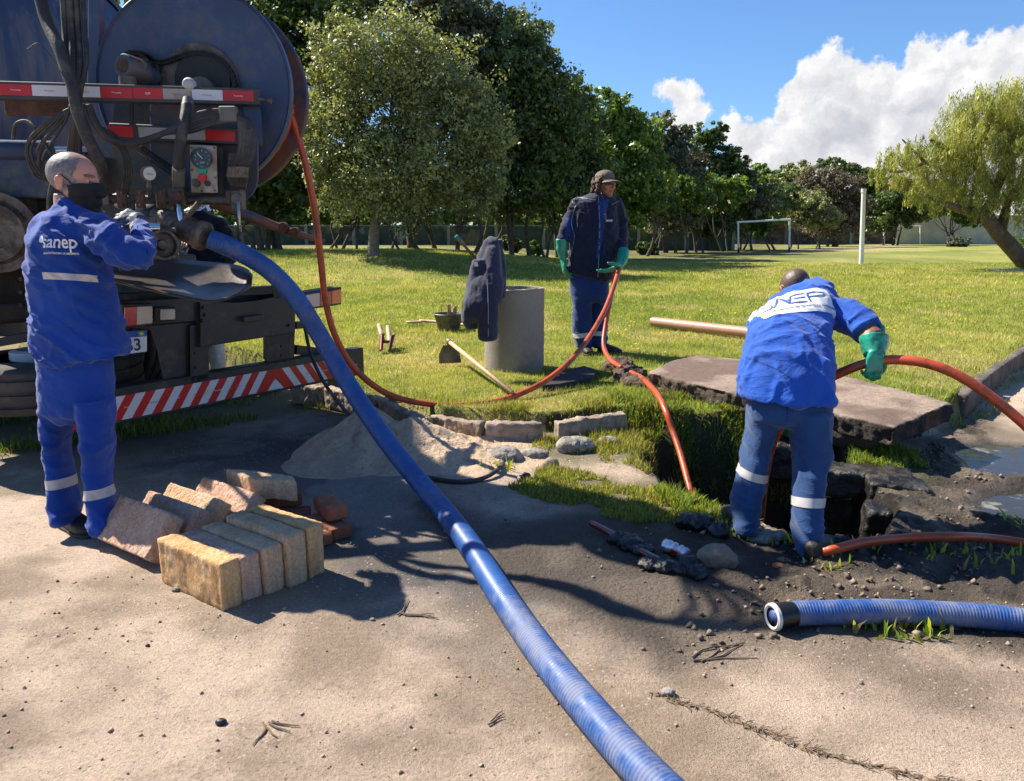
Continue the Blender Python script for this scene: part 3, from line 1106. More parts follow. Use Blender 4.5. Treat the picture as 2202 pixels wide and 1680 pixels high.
tree('broadleaf_tree', 52, 1600, [(1590, 430, 45, 28), (1620, 455, 40, 25), (1570, 480, 40, 26), (1630, 485, 40, 20)], 'mid', 11000, .17,
     'low bushy green tree behind the nearer goal', group=GT, stems=2, tr=.12, seed=21)
tree('broadleaf_tree', 78, 1640, [(1640, 375, 35, 20), (1655, 400, 45, 25), (1640, 440, 50, 40)], 'mid', 9000, .26,
     'distant green tree showing left of the bare greyish crowns', group=GT, stems=2, tr=.16, seed=22)
tree('broadleaf_tree', 76, 1715, [(1710, 370, 35, 20), (1690, 400, 45, 35), (1720, 440, 50, 40)], 'olive', 9000, .24,
     'distant yellowish tree above the nearer goal', group=GT, stems=2, tr=.16, seed=23)
tree('broadleaf_tree', 80, 1830, [(1795, 362, 40, 18), (1840, 375, 40, 20), (1870, 400, 40, 30), (1860, 440, 45, 40)], 'dark', 9000, .26,
     'distant dark flat topped tree left of the white pole', group=GT, stems=2, tr=.18, seed=24)
tree('brown_tree', 63, 1780, [(1775, 390, 50, 30), (1800, 420, 55, 45), (1740, 410, 45, 35), (1830, 450, 40, 45), (1790, 480, 70, 28)], 'brown', 17000, .16,
     'wide leafless brown tree between the goal and the white pole', group=GT, stems=4, tr=.14, seed=25, nbr=6)
tree('olive_tree', 57, 1745, [(1740, 440, 40, 30), (1765, 465, 40, 25), (1715, 470, 30, 22)], 'olive', 11000, .15,
     'small olive green tree right of the nearer goal', group=GT, stems=2, tr=.1, seed=26)
tree('broadleaf_tree', 70, 1900, [(1890, 440, 35, 22), (1930, 430, 45, 25), (1960, 455, 50, 28), (1900, 480, 40, 18)], 'dark', 10000, .2,
     'dark shrubby tree behind the farther goal', group=GT, stems=3, tr=.15, seed=27)
tree('broadleaf_tree', 72, 2040, [(2010, 450, 40, 22), (2050, 440, 40, 25), (2090, 460, 40, 22)], 'dark', 8000, .2,
     'dark tree right of the farther goal with forking dark trunks', group=GT, stems=3, tr=.15, seed=28)
# thin stems between the big trunks, each with a small shaded crown
tg = random.Random(4)
spots = [(555, 27), (690, 28), (725, 30), (757, 29), (850, 30), (905, 29.5), (935, 31), (985, 30), (1020, 29), (1070, 33), (1165, 31), (1255, 34), (1385, 38), (1410, 40), (1470, 42),
         (1505, 44), (1560, 47), (1610, 50), (1650, 52), (1690, 55)]
lab = ['slim tree stem just behind the end of the blue boom arm', 'slim dark stem right of the orange hose', 'second slim dark stem right of the orange hose', 'slim stem left of the leaning olive trunk',
       'slim stem right of the leaning olive trunk', 'slim stem in front of the white animal on the mural', 'slim stem left of the hanging coat', 'slim stem left of the pole propped in the concrete ring',
       'slim stem above the pole propped in the concrete ring', 'slim stem above the hanging jacket', 'slim stem halfway from the jacket to the capped worker', 'slim stem touching the shoulder of the capped worker',
       'first slim stem right of the capped worker', 'second slim stem right of the capped worker', 'slim stem left of the dark layered tree', 'slim stem under the dark layered tree',
       'slim stem left of the nearer goal', 'slim stem seen through the nearer goal', 'second slim stem seen through the nearer goal', 'slim stem at the right post of the nearer goal']
for i, (a, Y_) in enumerate(spots):
    w_ = 1665 / Y_
    tree('slender_tree', Y_, a, [(a + tg.uniform(-20, 20), 415 - tg.uniform(0, 20) + (Y_ - 28) * 1.2, 45, 35), (a + tg.uniform(-30, 30), 375 + (Y_ - 28) * 2, 40, 35)], tg.choice(['dark', 'mid', 'grey']), 2600, .17,
         lab[i], group='slim stems in the shade of the grove', stems=tg.choice([1, 2]), tr=.10, seed=40 + i, crook=.6)

# weeping pepper tree on the right
PY = 26.0
root = thing('pepper_tree', (W(2222, 585, PY).x, PY, hz(W(2222, 585, PY).x, PY)), 'big weeping yellow green tree with a bent trunk at the right edge', 'tree')
s = S()


def limb(pp, r0, r1):
    pts = [Vector(v) for v in spline([W(a, b, PY + c) for a, b, c in pp], 6)]
    s.tube(pts, [r0 + (r1 - r0) * i / (len(pts) - 1) for i in range(len(pts))], 10)


limb([(2226, 600, 0), (2195, 555, 0), (2150, 505, 0), (2128, 475, 0), (2120, 455, 0)], .28, .20)
limb([(2150, 505, 0), (2158, 470, .1), (2165, 440, .1), (2175, 380, 0)], .2, .08)
limb([(2120, 458, 0), (2075, 452, -.2), (2030, 438, -.3), (1990, 420, -.2)], .17, .06)
limb([(2120, 458, 0), (2135, 420, .3), (2110, 370, .3), (2060, 330, 0), (2000, 300, -.2)], .2, .05)
limb([(2135, 420, .3), (2170, 340, .2), (2190, 270, 0), (2150, 200, 0)], .17, .04)
limb([(2170, 340, .2), (2230, 300, .2), (2290, 260, 0)], .14, .04)
limb([(2060, 330, 0), (1990, 350, 0), (1930, 370, 0), (1900, 350, 0)], .09, .03)
limb([(1990, 350, 0), (1960, 320, 0), (1940, 300, 0)], .06, .02)
limb([(2110, 370, .3), (2100, 280, .3), (2090, 220, 0)], .12, .03)
s.obj('trunk', mat('pepper_bark', (.13, .095, .065), .95, var=.4, scale=6, bump=1.0, bscale=14), root, True)
pb_ = [(2150, 205, 70, 35), (2100, 245, 60, 40), (2200, 230, 80, 50), (2060, 290, 65, 40), (2130, 310, 75, 50), (2210, 320, 70, 60), (2020, 340, 60, 40), (2070, 380, 60, 40),
       (1945, 325, 45, 22), (1910, 355, 32, 28), (1960, 375, 40, 25), (2000, 410, 50, 22), (2150, 395, 60, 40), (2230, 420, 60, 60), (2300, 300, 80, 80), (1895, 385, 16, 18), (2110, 430, 50, 20), (2290, 420, 60, 60)]
V, F, C = leaves([tuple(W(a, b, PY + random.uniform(-.6, .6))) for a, b, _, _ in pb_], [(pxm(PY, c), pxm(PY, c) * 1.0, pxm(PY, d)) for _, _, c, d in pb_],
                 66000, .085, 'pepper', 77, droop=.42, nsub=1300, spread=.20, hollow=.35)
link('crown', np_mesh('crown', V, F, False, C), leafm, root)

# shrubs below the trees and background greenery beyond the wall
GS = 'shrubs at the foot of the mural wall'
for i, (a, Y_, h_, w_, pal, lb) in enumerate([(1098, 34, 34, 24, 'dark', 'round dark shrub left of the capped worker by the wall'), (1150, 33, 26, 16, 'mid', 'light leaved shrub beside the capped worker'),
                                    (1395, 40, 26, 24, 'dark', 'dark shrub right of the capped worker'),
                                    (2060, 62, 22, 28, 'grey', 'thin grey shrub in front of the pale wall'), (2180, 64, 20, 30, 'mid', 'green shrub at the right end of the pale wall')]):
    gz = hz((a - 1101) / 1665 * Y_, Y_)
    pb0 = W(a, 500, Y_)
    base_y = 840 - ((-(CAMZ - gz) * cp + Y_ * sp) / (Y_ * cp + (CAMZ - gz) * sp)) * 1665
    tree('shrub', Y_, a, [(a - w_ * .3, base_y - h_ * .55, w_ * .7, h_ * .55), (a + w_ * .35, base_y - h_ * .4, w_ * .6, h_ * .45)], pal, 2600, .12, lb, 'shrub', GS, stems=2, tr=.03, seed=90 + i)
V, F, C = leaves([tuple(W(a, 462 + random.uniform(-14, 6), 62)) for a in range(380, 1460, 36)], [(2.6, 2.0, random.uniform(1.3, 2.2)) for a in range(380, 1460, 36)], 26000, .32, 'lime', 99)
props(link('hedge', np_mesh('hedge', V, F, False, C), leafm, base=(-8, 62, .3)), label='sunlit pale green growth seen between the trunks beyond the mural wall', cat='hedge', kind='stuff')

# ------------------------------------------------------------------ walls of the park
def mural_mat():
    m = bpy.data.materials.new('mural_paint')
    m.use_nodes = True
    nt = m.node_tree; nt.nodes.clear()
    n = N(nt)
    tc = n('ShaderNodeNewGeometry').outputs['Position']
    a = n.noise(.35, 3, .6, tc)
    c = n.ramp(a, [(.30, (.22, .18, .075)), (.42, (.16, .15, .07)), (.47, (.04, .065, .035)), (.56, (.065, .09, .07)), (.62, (.05, .07, .035)), (.72, (.12, .05, .04))], 'LINEAR')
    b_ = n.smooth(n.noise(1.1, 4, .6, tc), .60, .64)
    c = n.mix(b_, c, (.17, .18, .155))
    d = n.smooth(n.noise(1.6, 5, .65, n.vmath('ADD', tc, (9, 3, 4))), .60, .63)
    c = n.mix(d, c, (.025, .045, .03))
    c = n.mix(1.0, c, n.ramp(n.noise(14, 5, .7, tc), [(.3, (.7,) * 3), (.7, (1.15,) * 3)]), 'MULTIPLY')
    b = n('ShaderNodeBsdfPrincipled', {'Base Color': c, 'Roughness': .9})
    n('ShaderNodeOutputMaterial', {0: b})
    return m


wall_cap = mat('wall_coping', (.30, .28, .20), .9, var=.3)
mw = mural_mat()
wall = thing('mural_wall', (-8, 50, .3), 'long low garden wall painted with a green and yellow mural behind the trunks', 'wall')
s = S()
xs_ = np.arange(-34, 14.1, 3.0)
s2 = S()
for a, b in zip(xs_[:-1], xs_[1:]):
    s = S()
    s.box(((a + b) / 2, 50, .95), (2.98, .16, 1.7))
    s.obj('wall_panel', mw, wall)
for a in xs_:
    s2.box((a, 49.97, .98), (.2, .24, 1.76))
s2.obj('coping', wall_cap, wall)
s = S(); s.box((-10, 50, 1.835), (48.2, .22, .06)); s.obj('coping', wall_cap, wall)
# white animal painted on the mural (flat paint, 3 mm proud)
s = S()
an = [(855, 522), (853, 512), (860, 505), (872, 503), (880, 505), (886, 500), (890, 494), (897, 494), (899, 499), (896, 506), (895, 522), (888, 522), (884, 514), (870, 514), (864, 522)]
s.rings([[W(a, b, 49.90) for a, b in an], [W(a, b, 49.916) for a, b in an]])
s.obj('painted_animal', mat('white_paint_old', (.22, .23, .20), .9, var=.3), wall)

brick_wall = thing('brick_wall', (17, 64, .3), 'rough unplastered brick wall with piers behind the farther goal', 'wall')
mb = [mat('wall_brick_a', (.20, .13, .09), .95, var=.3), mat('wall_brick_b', (.28, .20, .14), .95, var=.3), mat('wall_brick_c', (.12, .09, .07), .95, var=.3)]
s = S(); s.box((25.5, 78.1, 1.3), (31, .2, 2.5)); s.obj('wall_core', mat('mortar', (.22, .18, .14), .95), brick_wall)
s = S()
for a in np.arange(11, 41.1, 3.2):
    s.box((a, 77.9, 1.35), (.28, .3, 2.7))
s.obj('pier', mat('pier_concrete', (.34, .31, .26), .9), brick_wall)
bx_me = {}
rr = random.Random(3)
for k in range(3):
    s = S(); s.box((0, 0, 0), (.70, .1, .26)); bmesh.ops.recalc_face_normals(s.bm, faces=s.bm.faces[:])
    me = bm_mesh(s.bm, 'brick'); me.materials.append(mb[k]); bx_me[k] = me
cnt = 0
for r in range(7):
    for q in range(41):
        xx = 11.4 + q * .74 + (r % 2) * .37
        if (xx - 11) % 3.2 < .42 or (xx - 11) % 3.2 > 2.85 or rr.random() < .08 or xx > 40.6:
            continue
        o = bpy.data.objects.new('brick', bx_me[rr.randrange(3)])
        sc.collection.objects.link(o)
        o.parent = brick_wall
        o.location = Vector((xx, 77.98 - rr.uniform(0, .03), .45 + r * .31)) - Vector((17, 64, .3))
        cnt += 1
pw = thing('plaster_wall', (38, 68, .3), 'plain pale cream rendered wall behind the weeping tree', 'wall')
s = S(); s.box((52, 76, 1.5), (30, .2, 2.9)); s.obj('wall_panel', mat('cream_render', (.50, .47, .38), .9, var=.15, scale=1.5), pw)
s = S(); s.box((52, 76, 2.98), (30.2, .3, .08)); s.obj('coping', wall_cap, pw)
# red tiled roof corner glimpsed through the weeping tree
h_ = thing('house', (25, 95, .3), 'small house with a reddish roof edge glimpsed through the weeping tree', 'house')
c = W(1985, 420, 95)
s = S(); s.box((c.x, 97, 3.2), (9, 5, 5.8)); s.obj('wall', mat('house_wall', (.5, .45, .4), .9), h_)
s = S(); s.rings([[Vector((c.x - 5, y_, 6.1)), Vector((c.x + 5, y_, 6.1)), Vector((c.x + 2.5, y_, 7.6)), Vector((c.x - 2.5, y_, 7.6))] for y_ in (94, 100)]); s.obj('roof', mat('red_roof', (.28, .10, .07), .85), h_)

# ------------------------------------------------------------------ goals, pole
white = mat('white_paint', (.78, .78, .76), .5, var=.08)
blackp = mat('black_paint', (.02, .02, .022), .6)
for (a0, b0, a1, b1, t0, t1, Y0, Y1, r_, lb) in [(1588, 545, 1697, 543, 478, 472, 44.5, 45.5, .055, 'nearer white goal frame with black painted post feet'),
                                                (1901, 530, 1978, 528, 488, 486, 74, 75, .06, 'farther white goal frame at a sandy patch, before the brick wall')]:
    p0, p1 = W(a0, b0, Y0), W(a1, b1, Y1)
    q0, q1 = W(a0 - 1, t0, Y0), W(a1 + 1, t1, Y1)
    p0.z, p1.z = hz(p0.x, p0.y), hz(p1.x, p1.y)
    g_ = thing('football_goal', p0, lb, 'goal', 'white goal frames on the field')
    for p, q in ((p0, q0), (p1, q1)):
        s = S(); s.cyl(p.lerp(q, .14), q + Vector((0, 0, .03)), r_, seg=12); o = s.obj('post', white, g_, auto=40)
        s = S(); s.cyl(p - Vector((0, 0, .05)), p.lerp(q, .14), r_ * 1.03, seg=12); s.obj('post_foot', blackp if Y0 < 60 else white, g_, auto=40)
    s = S(); s.cyl(q0 - (q1 - q0).normalized() * r_, q1 + (q1 - q0).normalized() * r_, r_ * .98, seg=12); s.obj('crossbar', white, g_, auto=40)
p, q = W(1852, 571, 29), W(1857.5, 408, 29)
p.z = hz(p.x, p.y)
pl = thing('white_pole', p, 'thick white pole standing alone on the lawn', 'pole')
s = S(); s.cyl(p - Vector((0, 0, .1)), q, .085, .075, 20); s.obj('shaft', white, pl, auto=40)
s = S(); s.cyl(q - Vector((0, 0, .10)), q + Vector((0, 0, .03)), .09, seg=20); s.obj('cap', white, pl, auto=40)
# concrete cover plate set in the turf far right
p = onground(2166, 583)
s = S(); s.box(p + Vector((0, 0, .01)), (1.0, 1.0, .07)); props(s.obj('cover_plate', mat('pier_concrete'), bevel=.01), 'pale concrete cover set in the turf near the weeping tree', 'cover')
# ------------------------------------------------------------------ text helper
def text_mesh(txt, size=1.0, bold=0.0, align='CENTER', shear=0.0, spacing=1.0):
    cu = bpy.data.curves.new('t', 'FONT')
    cu.body = txt
    cu.size = size
    cu.offset = bold
    cu.align_x = align
    cu.align_y = 'CENTER'
    cu.shear = shear
    cu.space_character = spacing
    o = bpy.data.objects.new('t', cu)
    sc.collection.objects.link(o)
    dg = bpy.context.evaluated_depsgraph_get()
    me = bpy.data.meshes.new_from_object(o.evaluated_get(dg))
    bpy.data.objects.remove(o)
    bpy.data.curves.remove(cu)
    return me


def subdivided(me, cuts=1):
    bm = bmesh.new()
    bm.from_mesh(me)
    bmesh.ops.triangulate(bm, faces=bm.faces[:])
    for _ in range(cuts):
        bmesh.ops.subdivide_edges(bm, edges=bm.edges[:], cuts=1)
        bmesh.ops.triangulate(bm, faces=bm.faces[:])
    bm.to_mesh(me)
    bm.free()
    return me


def flat_text(txt, name, o0, xd, yd, size, mt, parent, bold=0.0, lift=.0015, **k):
    """lettering on a plane: origin o0, directions xd, yd"""
    me = text_mesh(txt, size, bold, **k)
    xd, yd = Vector(xd).normalized(), Vector(yd).normalized()
    nn = xd.cross(yd)
    P = verts_of(me)
    V = [Vector(o0) + xd * p[0] + yd * p[1] + nn * lift for p in P]
    me.vertices.foreach_set('co', np.array(V, np.float32).ravel())
    me.update()
    return link(name, me, mt, parent)


def bvh_of(o):
    me = o.data
    org = ORG[o.name]
    vs = [Vector(v.co) + org for v in me.vertices]
    return BVHTree.FromPolygons(vs, [tuple(p.vertices) for p in me.polygons])


def drape(me, name, target_bvh, o0, xd, yd, mt, parent, lift=.003, maxd=1.5, start=.5):
    """project a flat mesh (its x, y) along -normal on to a surface"""
    xd, yd = Vector(xd).normalized(), Vector(yd).normalized()
    nn = xd.cross(yd).normalized()
    P = verts_of(me)
    out = np.zeros_like(P)
    bad = []
    for i, p in enumerate(P):
        q = Vector(o0) + xd * p[0] + yd * p[1]
        hit = target_bvh.ray_cast(q + nn * start, -nn, maxd)
        if hit[0] is None:
            bad.append(i)
            out[i] = q
        else:
            out[i] = hit[0] + nn * lift
    me.vertices.foreach_set('co', out.astype(np.float32).ravel())
    me.update()
    if bad:
        bm = bmesh.new(); bm.from_mesh(me); bm.verts.ensure_lookup_table()
        bmesh.ops.delete(bm, geom=[bm.verts[i] for i in bad], context='VERTS')
        bm.to_mesh(me); bm.free()
    return link(name, me, mt, parent)


def grid_mesh(w, h, nx_, ny_, outline=None):
    xs, ys = np.linspace(-w / 2, w / 2, nx_), np.linspace(-h / 2, h / 2, ny_)
    Xg, Yg_ = np.meshgrid(xs, ys)
    V = np.stack([Xg.ravel(), Yg_.ravel(), Xg.ravel() * 0], 1)
    i = np.arange(nx_ * ny_).reshape(ny_, nx_)
    F = np.stack([i[:-1, :-1], i[:-1, 1:], i[1:, 1:], i[1:, :-1]], -1).reshape(-1, 4)
    if outline is not None:
        c = V[F].mean(1)
        F = F[outline(c[:, 0], c[:, 1])]
    return np_mesh('g', V, F, True)


# ------------------------------------------------------------------ materials of the truck
navy = mat('truck_blue_paint', (.040, .066, .135), .45, var=.25, scale=2.2, dirt=(.12, .095, .075), dirt_amt=.55, dscale=2.2, bump=.15, bscale=25)
navy_st = mat('tank_blue_paint', (.045, .074, .155), .48, var=.25, scale=2.0, dirt=(.13, .13, .15), dirt_amt=.75, dscale=2.0, stretch=(3.2, 3.2, .35), bump=.12, bscale=12)
navy_rust = mat('rusty_blue_paint', (.035, .055, .11), .6, var=.3, scale=4, dirt=(.15, .065, .035), dirt_amt=1.0, dscale=5, bump=.3)
drumm = mat('reel_drum_rust', (.09, .045, .028), .7, var=.4, scale=5, dirt=(.025, .035, .07), dirt_amt=.6, dscale=5)
blackm = mat('black_steel', (.020, .020, .022), .45, var=.3, scale=5, dirt=(.08, .07, .06), dirt_amt=.45, dscale=6, bump=.15)
greydirt = mat('dirty_steel', (.15, .125, .10), .55, .25, var=.35, scale=10, dirt=(.045, .03, .02), dirt_amt=.7, dscale=9, bump=.4, bscale=70)
rust = mat('rusted_steel', (.10, .048, .028), .85, var=.4, scale=12, bump=.5, bscale=70)
rubber = mat('hydraulic_rubber', (.032, .030, .028), .65, var=.4, scale=9, dirt=(.11, .09, .07), dirt_amt=.6, dscale=6, bump=.2)
tyre_m = mat('tyre_rubber', (.045, .042, .039), .85, var=.3, scale=7, dirt=(.10, .08, .06), dirt_amt=.6, dscale=4, bump=.4)
chrome = mat('chrome', (.75, .76, .78), .15, 1.0, var=.05)
steel = mat('bare_steel', (.45, .42, .36), .35, .9, var=.2)
redtape = mat('red_reflective_tape', (.50, .012, .014), .35, var=.08, dirt=(.2, .05, .04), dirt_amt=.3)
whitetape = mat('white_reflective_tape', (.62, .61, .62), .35, var=.06, dirt=(.35, .3, .26), dirt_amt=.35)
greytape = mat('worn_reflective_tape', (.38, .36, .33), .5, var=.1, dirt=(.25, .16, .09), dirt_amt=.7)
panelm = mat('panel_cream', (.42, .36, .27), .5, var=.12, dirt=(.20, .13, .07), dirt_amt=.6, dscale=9)
glassr = mat('red_lens', (.45, .01, .01), .15, var=.05, coat=.6)
glassa = mat('amber_lens', (.65, .16, .01), .15, var=.05, coat=.6)
glassw = mat('clear_lens', (.50, .44, .38), .15, var=.1, coat=.6)
faceb = mat('gauge_black', (.012, .012, .014), .25, var=.02, coat=.5)
facew = mat('gauge_cream', (.55, .50, .40), .35, var=.05, coat=.4)
greenb = mat('green_button', (.01, .35, .18), .35, var=.02)
redb = mat('red_button', (.6, .02, .01), .35, var=.02)
whitep = mat('white_print', (.75, .75, .75), .5, var=.02)
navyp = mat('navy_print', (.02, .03, .08), .5, var=.02)
dullred = mat('dull_red_print', (.42, .06, .06), .5, var=.02)
bluep = mat('plate_blue', (.01, .06, .35), .4, var=.02)
greenp = mat('flag_green', (.05, .35, .12), .5, var=.02)
yellowp = mat('flag_yellow', (.7, .55, .05), .5, var=.02)

e_ = Vector((.575, .82, 0)).normalized()      # along the bumper, to the right rear corner
n_ = Vector((.82, -.575, 0)).normalized()     # out of the truck's rear
a_ = -n_                                      # towards the cab
B0 = W(250, 880, 4.35)


def T(px, py, off=0.0):
    """point on the vertical plane of the truck's rear, off metres towards the cab"""
    d = pdir(px, py)
    o = Vector((0, 0, CAMZ))
    t = (n_.dot(B0) - off - n_.dot(o)) / n_.dot(d)
    return o + d * t


truck = thing('vacuum_truck', (-3.3, 6.2, 0), 'dark blue sewer cleaning truck with a big round hose reel, seen from the rear', 'truck')
up = Vector((0, 0, 1))
# tank
tc_ = Vector((-3.42, 5.95, 2.38))
s = S()
prof = [(-.30, .03), (-.285, .25), (-.24, .5), (-.15, .74), (-.06, .90), (.0, .97), (.10, 1.0), (.5, 1.0), (2, 1.0), (4.9, 1.0), (5.1, .9), (5.2, .5), (5.22, .05)]
s.lathe(tc_ - n_ * .05, a_, prof, 72)
s.obj('tank', navy_st, truck, auto=40)
for k in (.12, 1.6, 3.2, 4.8):
    s = S(); s.lathe(tc_ + a_ * k, a_, [(-.05, 1.0), (-.05, 1.035), (.05, 1.035), (.05, 1.0)], 72, False); s.obj('tank_band', navy, truck, auto=30)
# vertical seam channel on the tank end and side platform
s = S(); s.bar(W(208, -40, 4.75), W(205, 190, 4.75), .05, .07, (1, 0, 0)); s.obj('channel', navy, truck, bevel=.005)
# chassis rails, cross members, body underneath
s = S()
for k in (-.42, .42):
    c0 = (T(430, 690, .35) * .5 + T(300, 720, .35) * .5); c0.z = .78
    s.box(c0 + e_ * k + a_ * 3.0, (6.0, .09, .22), a_)
s.obj('chassis_rail', blackm, truck, bevel=.006)
s = S(); s.box(Vector((-3.0, 5.9, .93)) + a_ * 2.1, (4.6, 1.3, .18), a_); s.obj('subframe', blackm, truck, bevel=.01)
s = S(); s.box(W(100, 520, 5.5), (.9, 1.5, .8), a_); s.obj('rear_housing', mat('dark_green_steel', (.030, .045, .048), .5, var=.3, dirt=(.09, .075, .055), dirt_amt=.7, dscale=4), truck, bevel=.02)
# road wheels of the rear axle
tyre_prof = [(-.14, .30), (-.145, .40), (-.13, .49), (-.11, .515), (-.085, .52), (-.08, .505), (-.07, .505), (-.065, .52), (-.012, .523), (-.008, .508), (.008, .508), (.012, .523), (.065, .52), (.07, .505), (.08, .505), (.085, .52), (.11, .515), (.13, .49), (.145, .40), (.14, .30)]


def wheel(c, ax, nm='wheel', parent=truck, sc_=1.0, seg=56):
    s = S()
    s.lathe(c, ax, [(a * sc_, r * sc_) for a, r in tyre_prof], seg, False)
    o = s.obj(nm, tyre_m, parent, auto=40)
    s = S(); s.lathe(c, ax, [(-.13 * sc_, .30 * sc_), (-.10 * sc_, .27 * sc_), (-.02, .25 * sc_), (0, .10), (.03, .08), (.03, .02)], 32); s.obj('rim', greydirt, o, auto=40)
    return o


axc = Vector((-2.05, 4.95, 0)) + a_ * 2.5
for k in (-.98, -.68, .68, .98):
    wheel(axc + e_ * k + Vector((0, 0, .50)), e_)
# spare wheel carried flat under the tail
sp_c = Vector((-2.93, 4.82, .50))
sw = wheel(sp_c, up, 'spare_wheel', truck, 1.04, 96)
s = S(); s.lathe(sp_c + Vector((0, 0, .13)), up, [(0, .20), (.05, .20), (.06, .16), (.02, .12), (.02, .03)], 28); s.obj('hub_plate', mat('dull_white_paint', (.5, .5, .48), .5, var=.2, dirt=(.1, .09, .07), dirt_amt=.5), sw, auto=40)
s = S(); s.bar(W(-60, 745, 4.3), W(75, 722, 4.5), .05, .05); s.obj('spare_carrier', blackm, truck)

# bumper bar with chevron tape
bl, br = T(120, 884), T(783, 777)
bl.z = br.z = .42
s = S(); s.bar(bl + a_ * .05, br + a_ * .05, .10, .21); bump_o = s.obj('bumper', blackm, truck, bevel=.006)
L = (br - bl).length
ed = (br - bl).normalized()
ctr_t = (T(565, 820) - bl).dot(ed)
hb = .14
zc = .405
strip_w = .062
lean = .10
k = 0


def stripe(t0, t1, sgn, mt):
    f = n_ * .004
    q = []
    for (t, zz, sh) in ((t0, -1, 0), (t1, -1, 0), (t1, 1, 1), (t0, 1, 1)):
        tt = t + sgn * lean * sh
        if tt < .01 or tt > L - .01: return
        q.append(bl + ed * tt + up * ((zc - bl.z) + zz * hb / 2) + f)
    if (q[0] - q[1]).length < 1e-4 and (q[2] - q[3]).length < 1e-4:
        return
    s = S(); s.rings([[p - n_ * .003 for p in q], q]); s.obj('reflective_stripe', mt, bump_o)


base0 = ctr_t - lean * .0
i = 0
t = ctr_t
while t > -lean:
    stripe(t - strip_w - lean / 2 * 0, t, 1, redtape if i % 2 == 0 else whitetape)
    t -= strip_w; i += 1
# centre chevron point
s = S(); s.rings([[bl + ed * (ctr_t + dx) + up * (zc - bl.z + zz) + n_ * ly for dx, zz in ((0, -hb / 2), (lean * 2, -hb / 2), (lean, hb / 2))] for ly in (.001, .0035)]); s.obj('reflective_stripe', whitetape, bump_o)
s = S(); s.rings([[bl + ed * (ctr_t + dx) + up * (zc - bl.z + zz) + n_ * ly for dx, zz in ((0, -hb / 2), (.03, -hb / 2), (lean, .01), (lean * 2 - .03, -hb / 2), (lean * 2, -hb / 2), (lean, hb / 2))] for ly in (.0037, .005)]); s.obj('reflective_stripe', redtape, bump_o)
t = ctr_t + 2 * lean; i = 0
while t < L + lean:
    stripe(t, t + strip_w, -1, redtape if i % 2 == 0 else whitetape)
    t += strip_w; i += 1
t = .1; i = 0
while t < L - .1:
    if i % 2 == 0:
        flat_text('Prismalite', 'tape_lettering', bl + ed * t + up * (zc - bl.z), ed, up, .014, whitep if i % 4 == 0 else dullred, bump_o, lift=.0075)
    t += strip_w * 1.2; i += 1

# tail frame: beams, posts, open box with a dipped rim
fr = lambda pts, off=0.0: [T(a, b, off) for a, b in pts]
s = S(); s.rings([fr([(255, 648), (430, 640), (430, 690), (255, 705)]), fr([(255, 648), (430, 640), (430, 690), (255, 705)], .14)]); s.obj('tail_beam', blackm, truck, bevel=.004)
s = S(); s.rings([fr([(320, 700), (434, 690), (434, 806), (352, 826), (340, 760)], .03), fr([(320, 700), (434, 690), (434, 806), (352, 826), (340, 760)], .11)]); s.obj('tail_plate', blackm, truck, bevel=.004)
s = S(); s.rings([fr([(408, 700), (448, 690), (450, 816), (410, 826)], .0), fr([(408, 700), (448, 690), (450, 816), (410, 826)], .10)]); s.obj('bumper_post', blackm, truck, bevel=.004)
s = S(); s.rings([fr([(566, 712), (634, 700), (632, 786), (590, 800), (566, 770)], .03), fr([(566, 712), (634, 700), (632, 786), (590, 800), (566, 770)], .12)]); s.obj('bumper_post', blackm, truck, bevel=.004)
s = S(); s.bar(T(634, 752, .1), T(720, 762, .1), .05, .07); s.bar(T(634, 700, .1), T(665, 697, .1), .04, .05); s.obj('bumper_brace', blackm, truck)
rim = [(430, 646), (470, 650), (510, 652), (550, 648), (590, 640), (633, 630)]
front = [T(a, b, -.03) for a, b in rim] + [T(633, 716, -.03), T(430, 747, -.03)]
s = S(); s.rings([front, [p + a_ * .006 for p in front]])
bxr = T(633, 626, -.03)
for (aa, bb, za, zb) in (((430, 645), (430, 747), 0, 0), ((633, 630), (633, 716), 0, 0)):
    p, q = T(*aa, -.03), T(*bb, -.03)
    s.rings([[p, q, q + a_ * .38, p + a_ * .38], [x + e_ * .006 for x in (p, q, q + a_ * .38, p + a_ * .38)]])
p, q = T(430, 645, -.03) + a_ * .38, T(633, 630, -.03) + a_ * .38
r0, r1 = T(430, 747, -.03) + a_ * .38, T(633, 716, -.03) + a_ * .38
s.rings([[p, q, r1, r0], [x + a_ * .006 for x in (p, q, r1, r0)]])
p, q = T(430, 747, -.03), T(633, 716, -.03)
s.rings([[p, q, q + a_ * .38, p + a_ * .38], [x + up * .006 for x in (p, q, q + a_ * .38, p + a_ * .38)]])
box_o = s.obj('tool_box', blackm, truck)
s = S(); s.bar(T(520, 687, -.055), T(562, 682, -.055), .05, .035); s.obj('box_handle', blackm, box_o, bevel=.003)
s = S()
for a, b in ((438, 662), (442, 678), (436, 690), (622, 648), (622, 700), (420, 760), (420, 790), (418, 815), (605, 745), (605, 765)):
    c = T(a, b, -.035); s.cyl(c, c + n_ * .012, .011, seg=8)
s.obj('bolt', blackm, box_o)

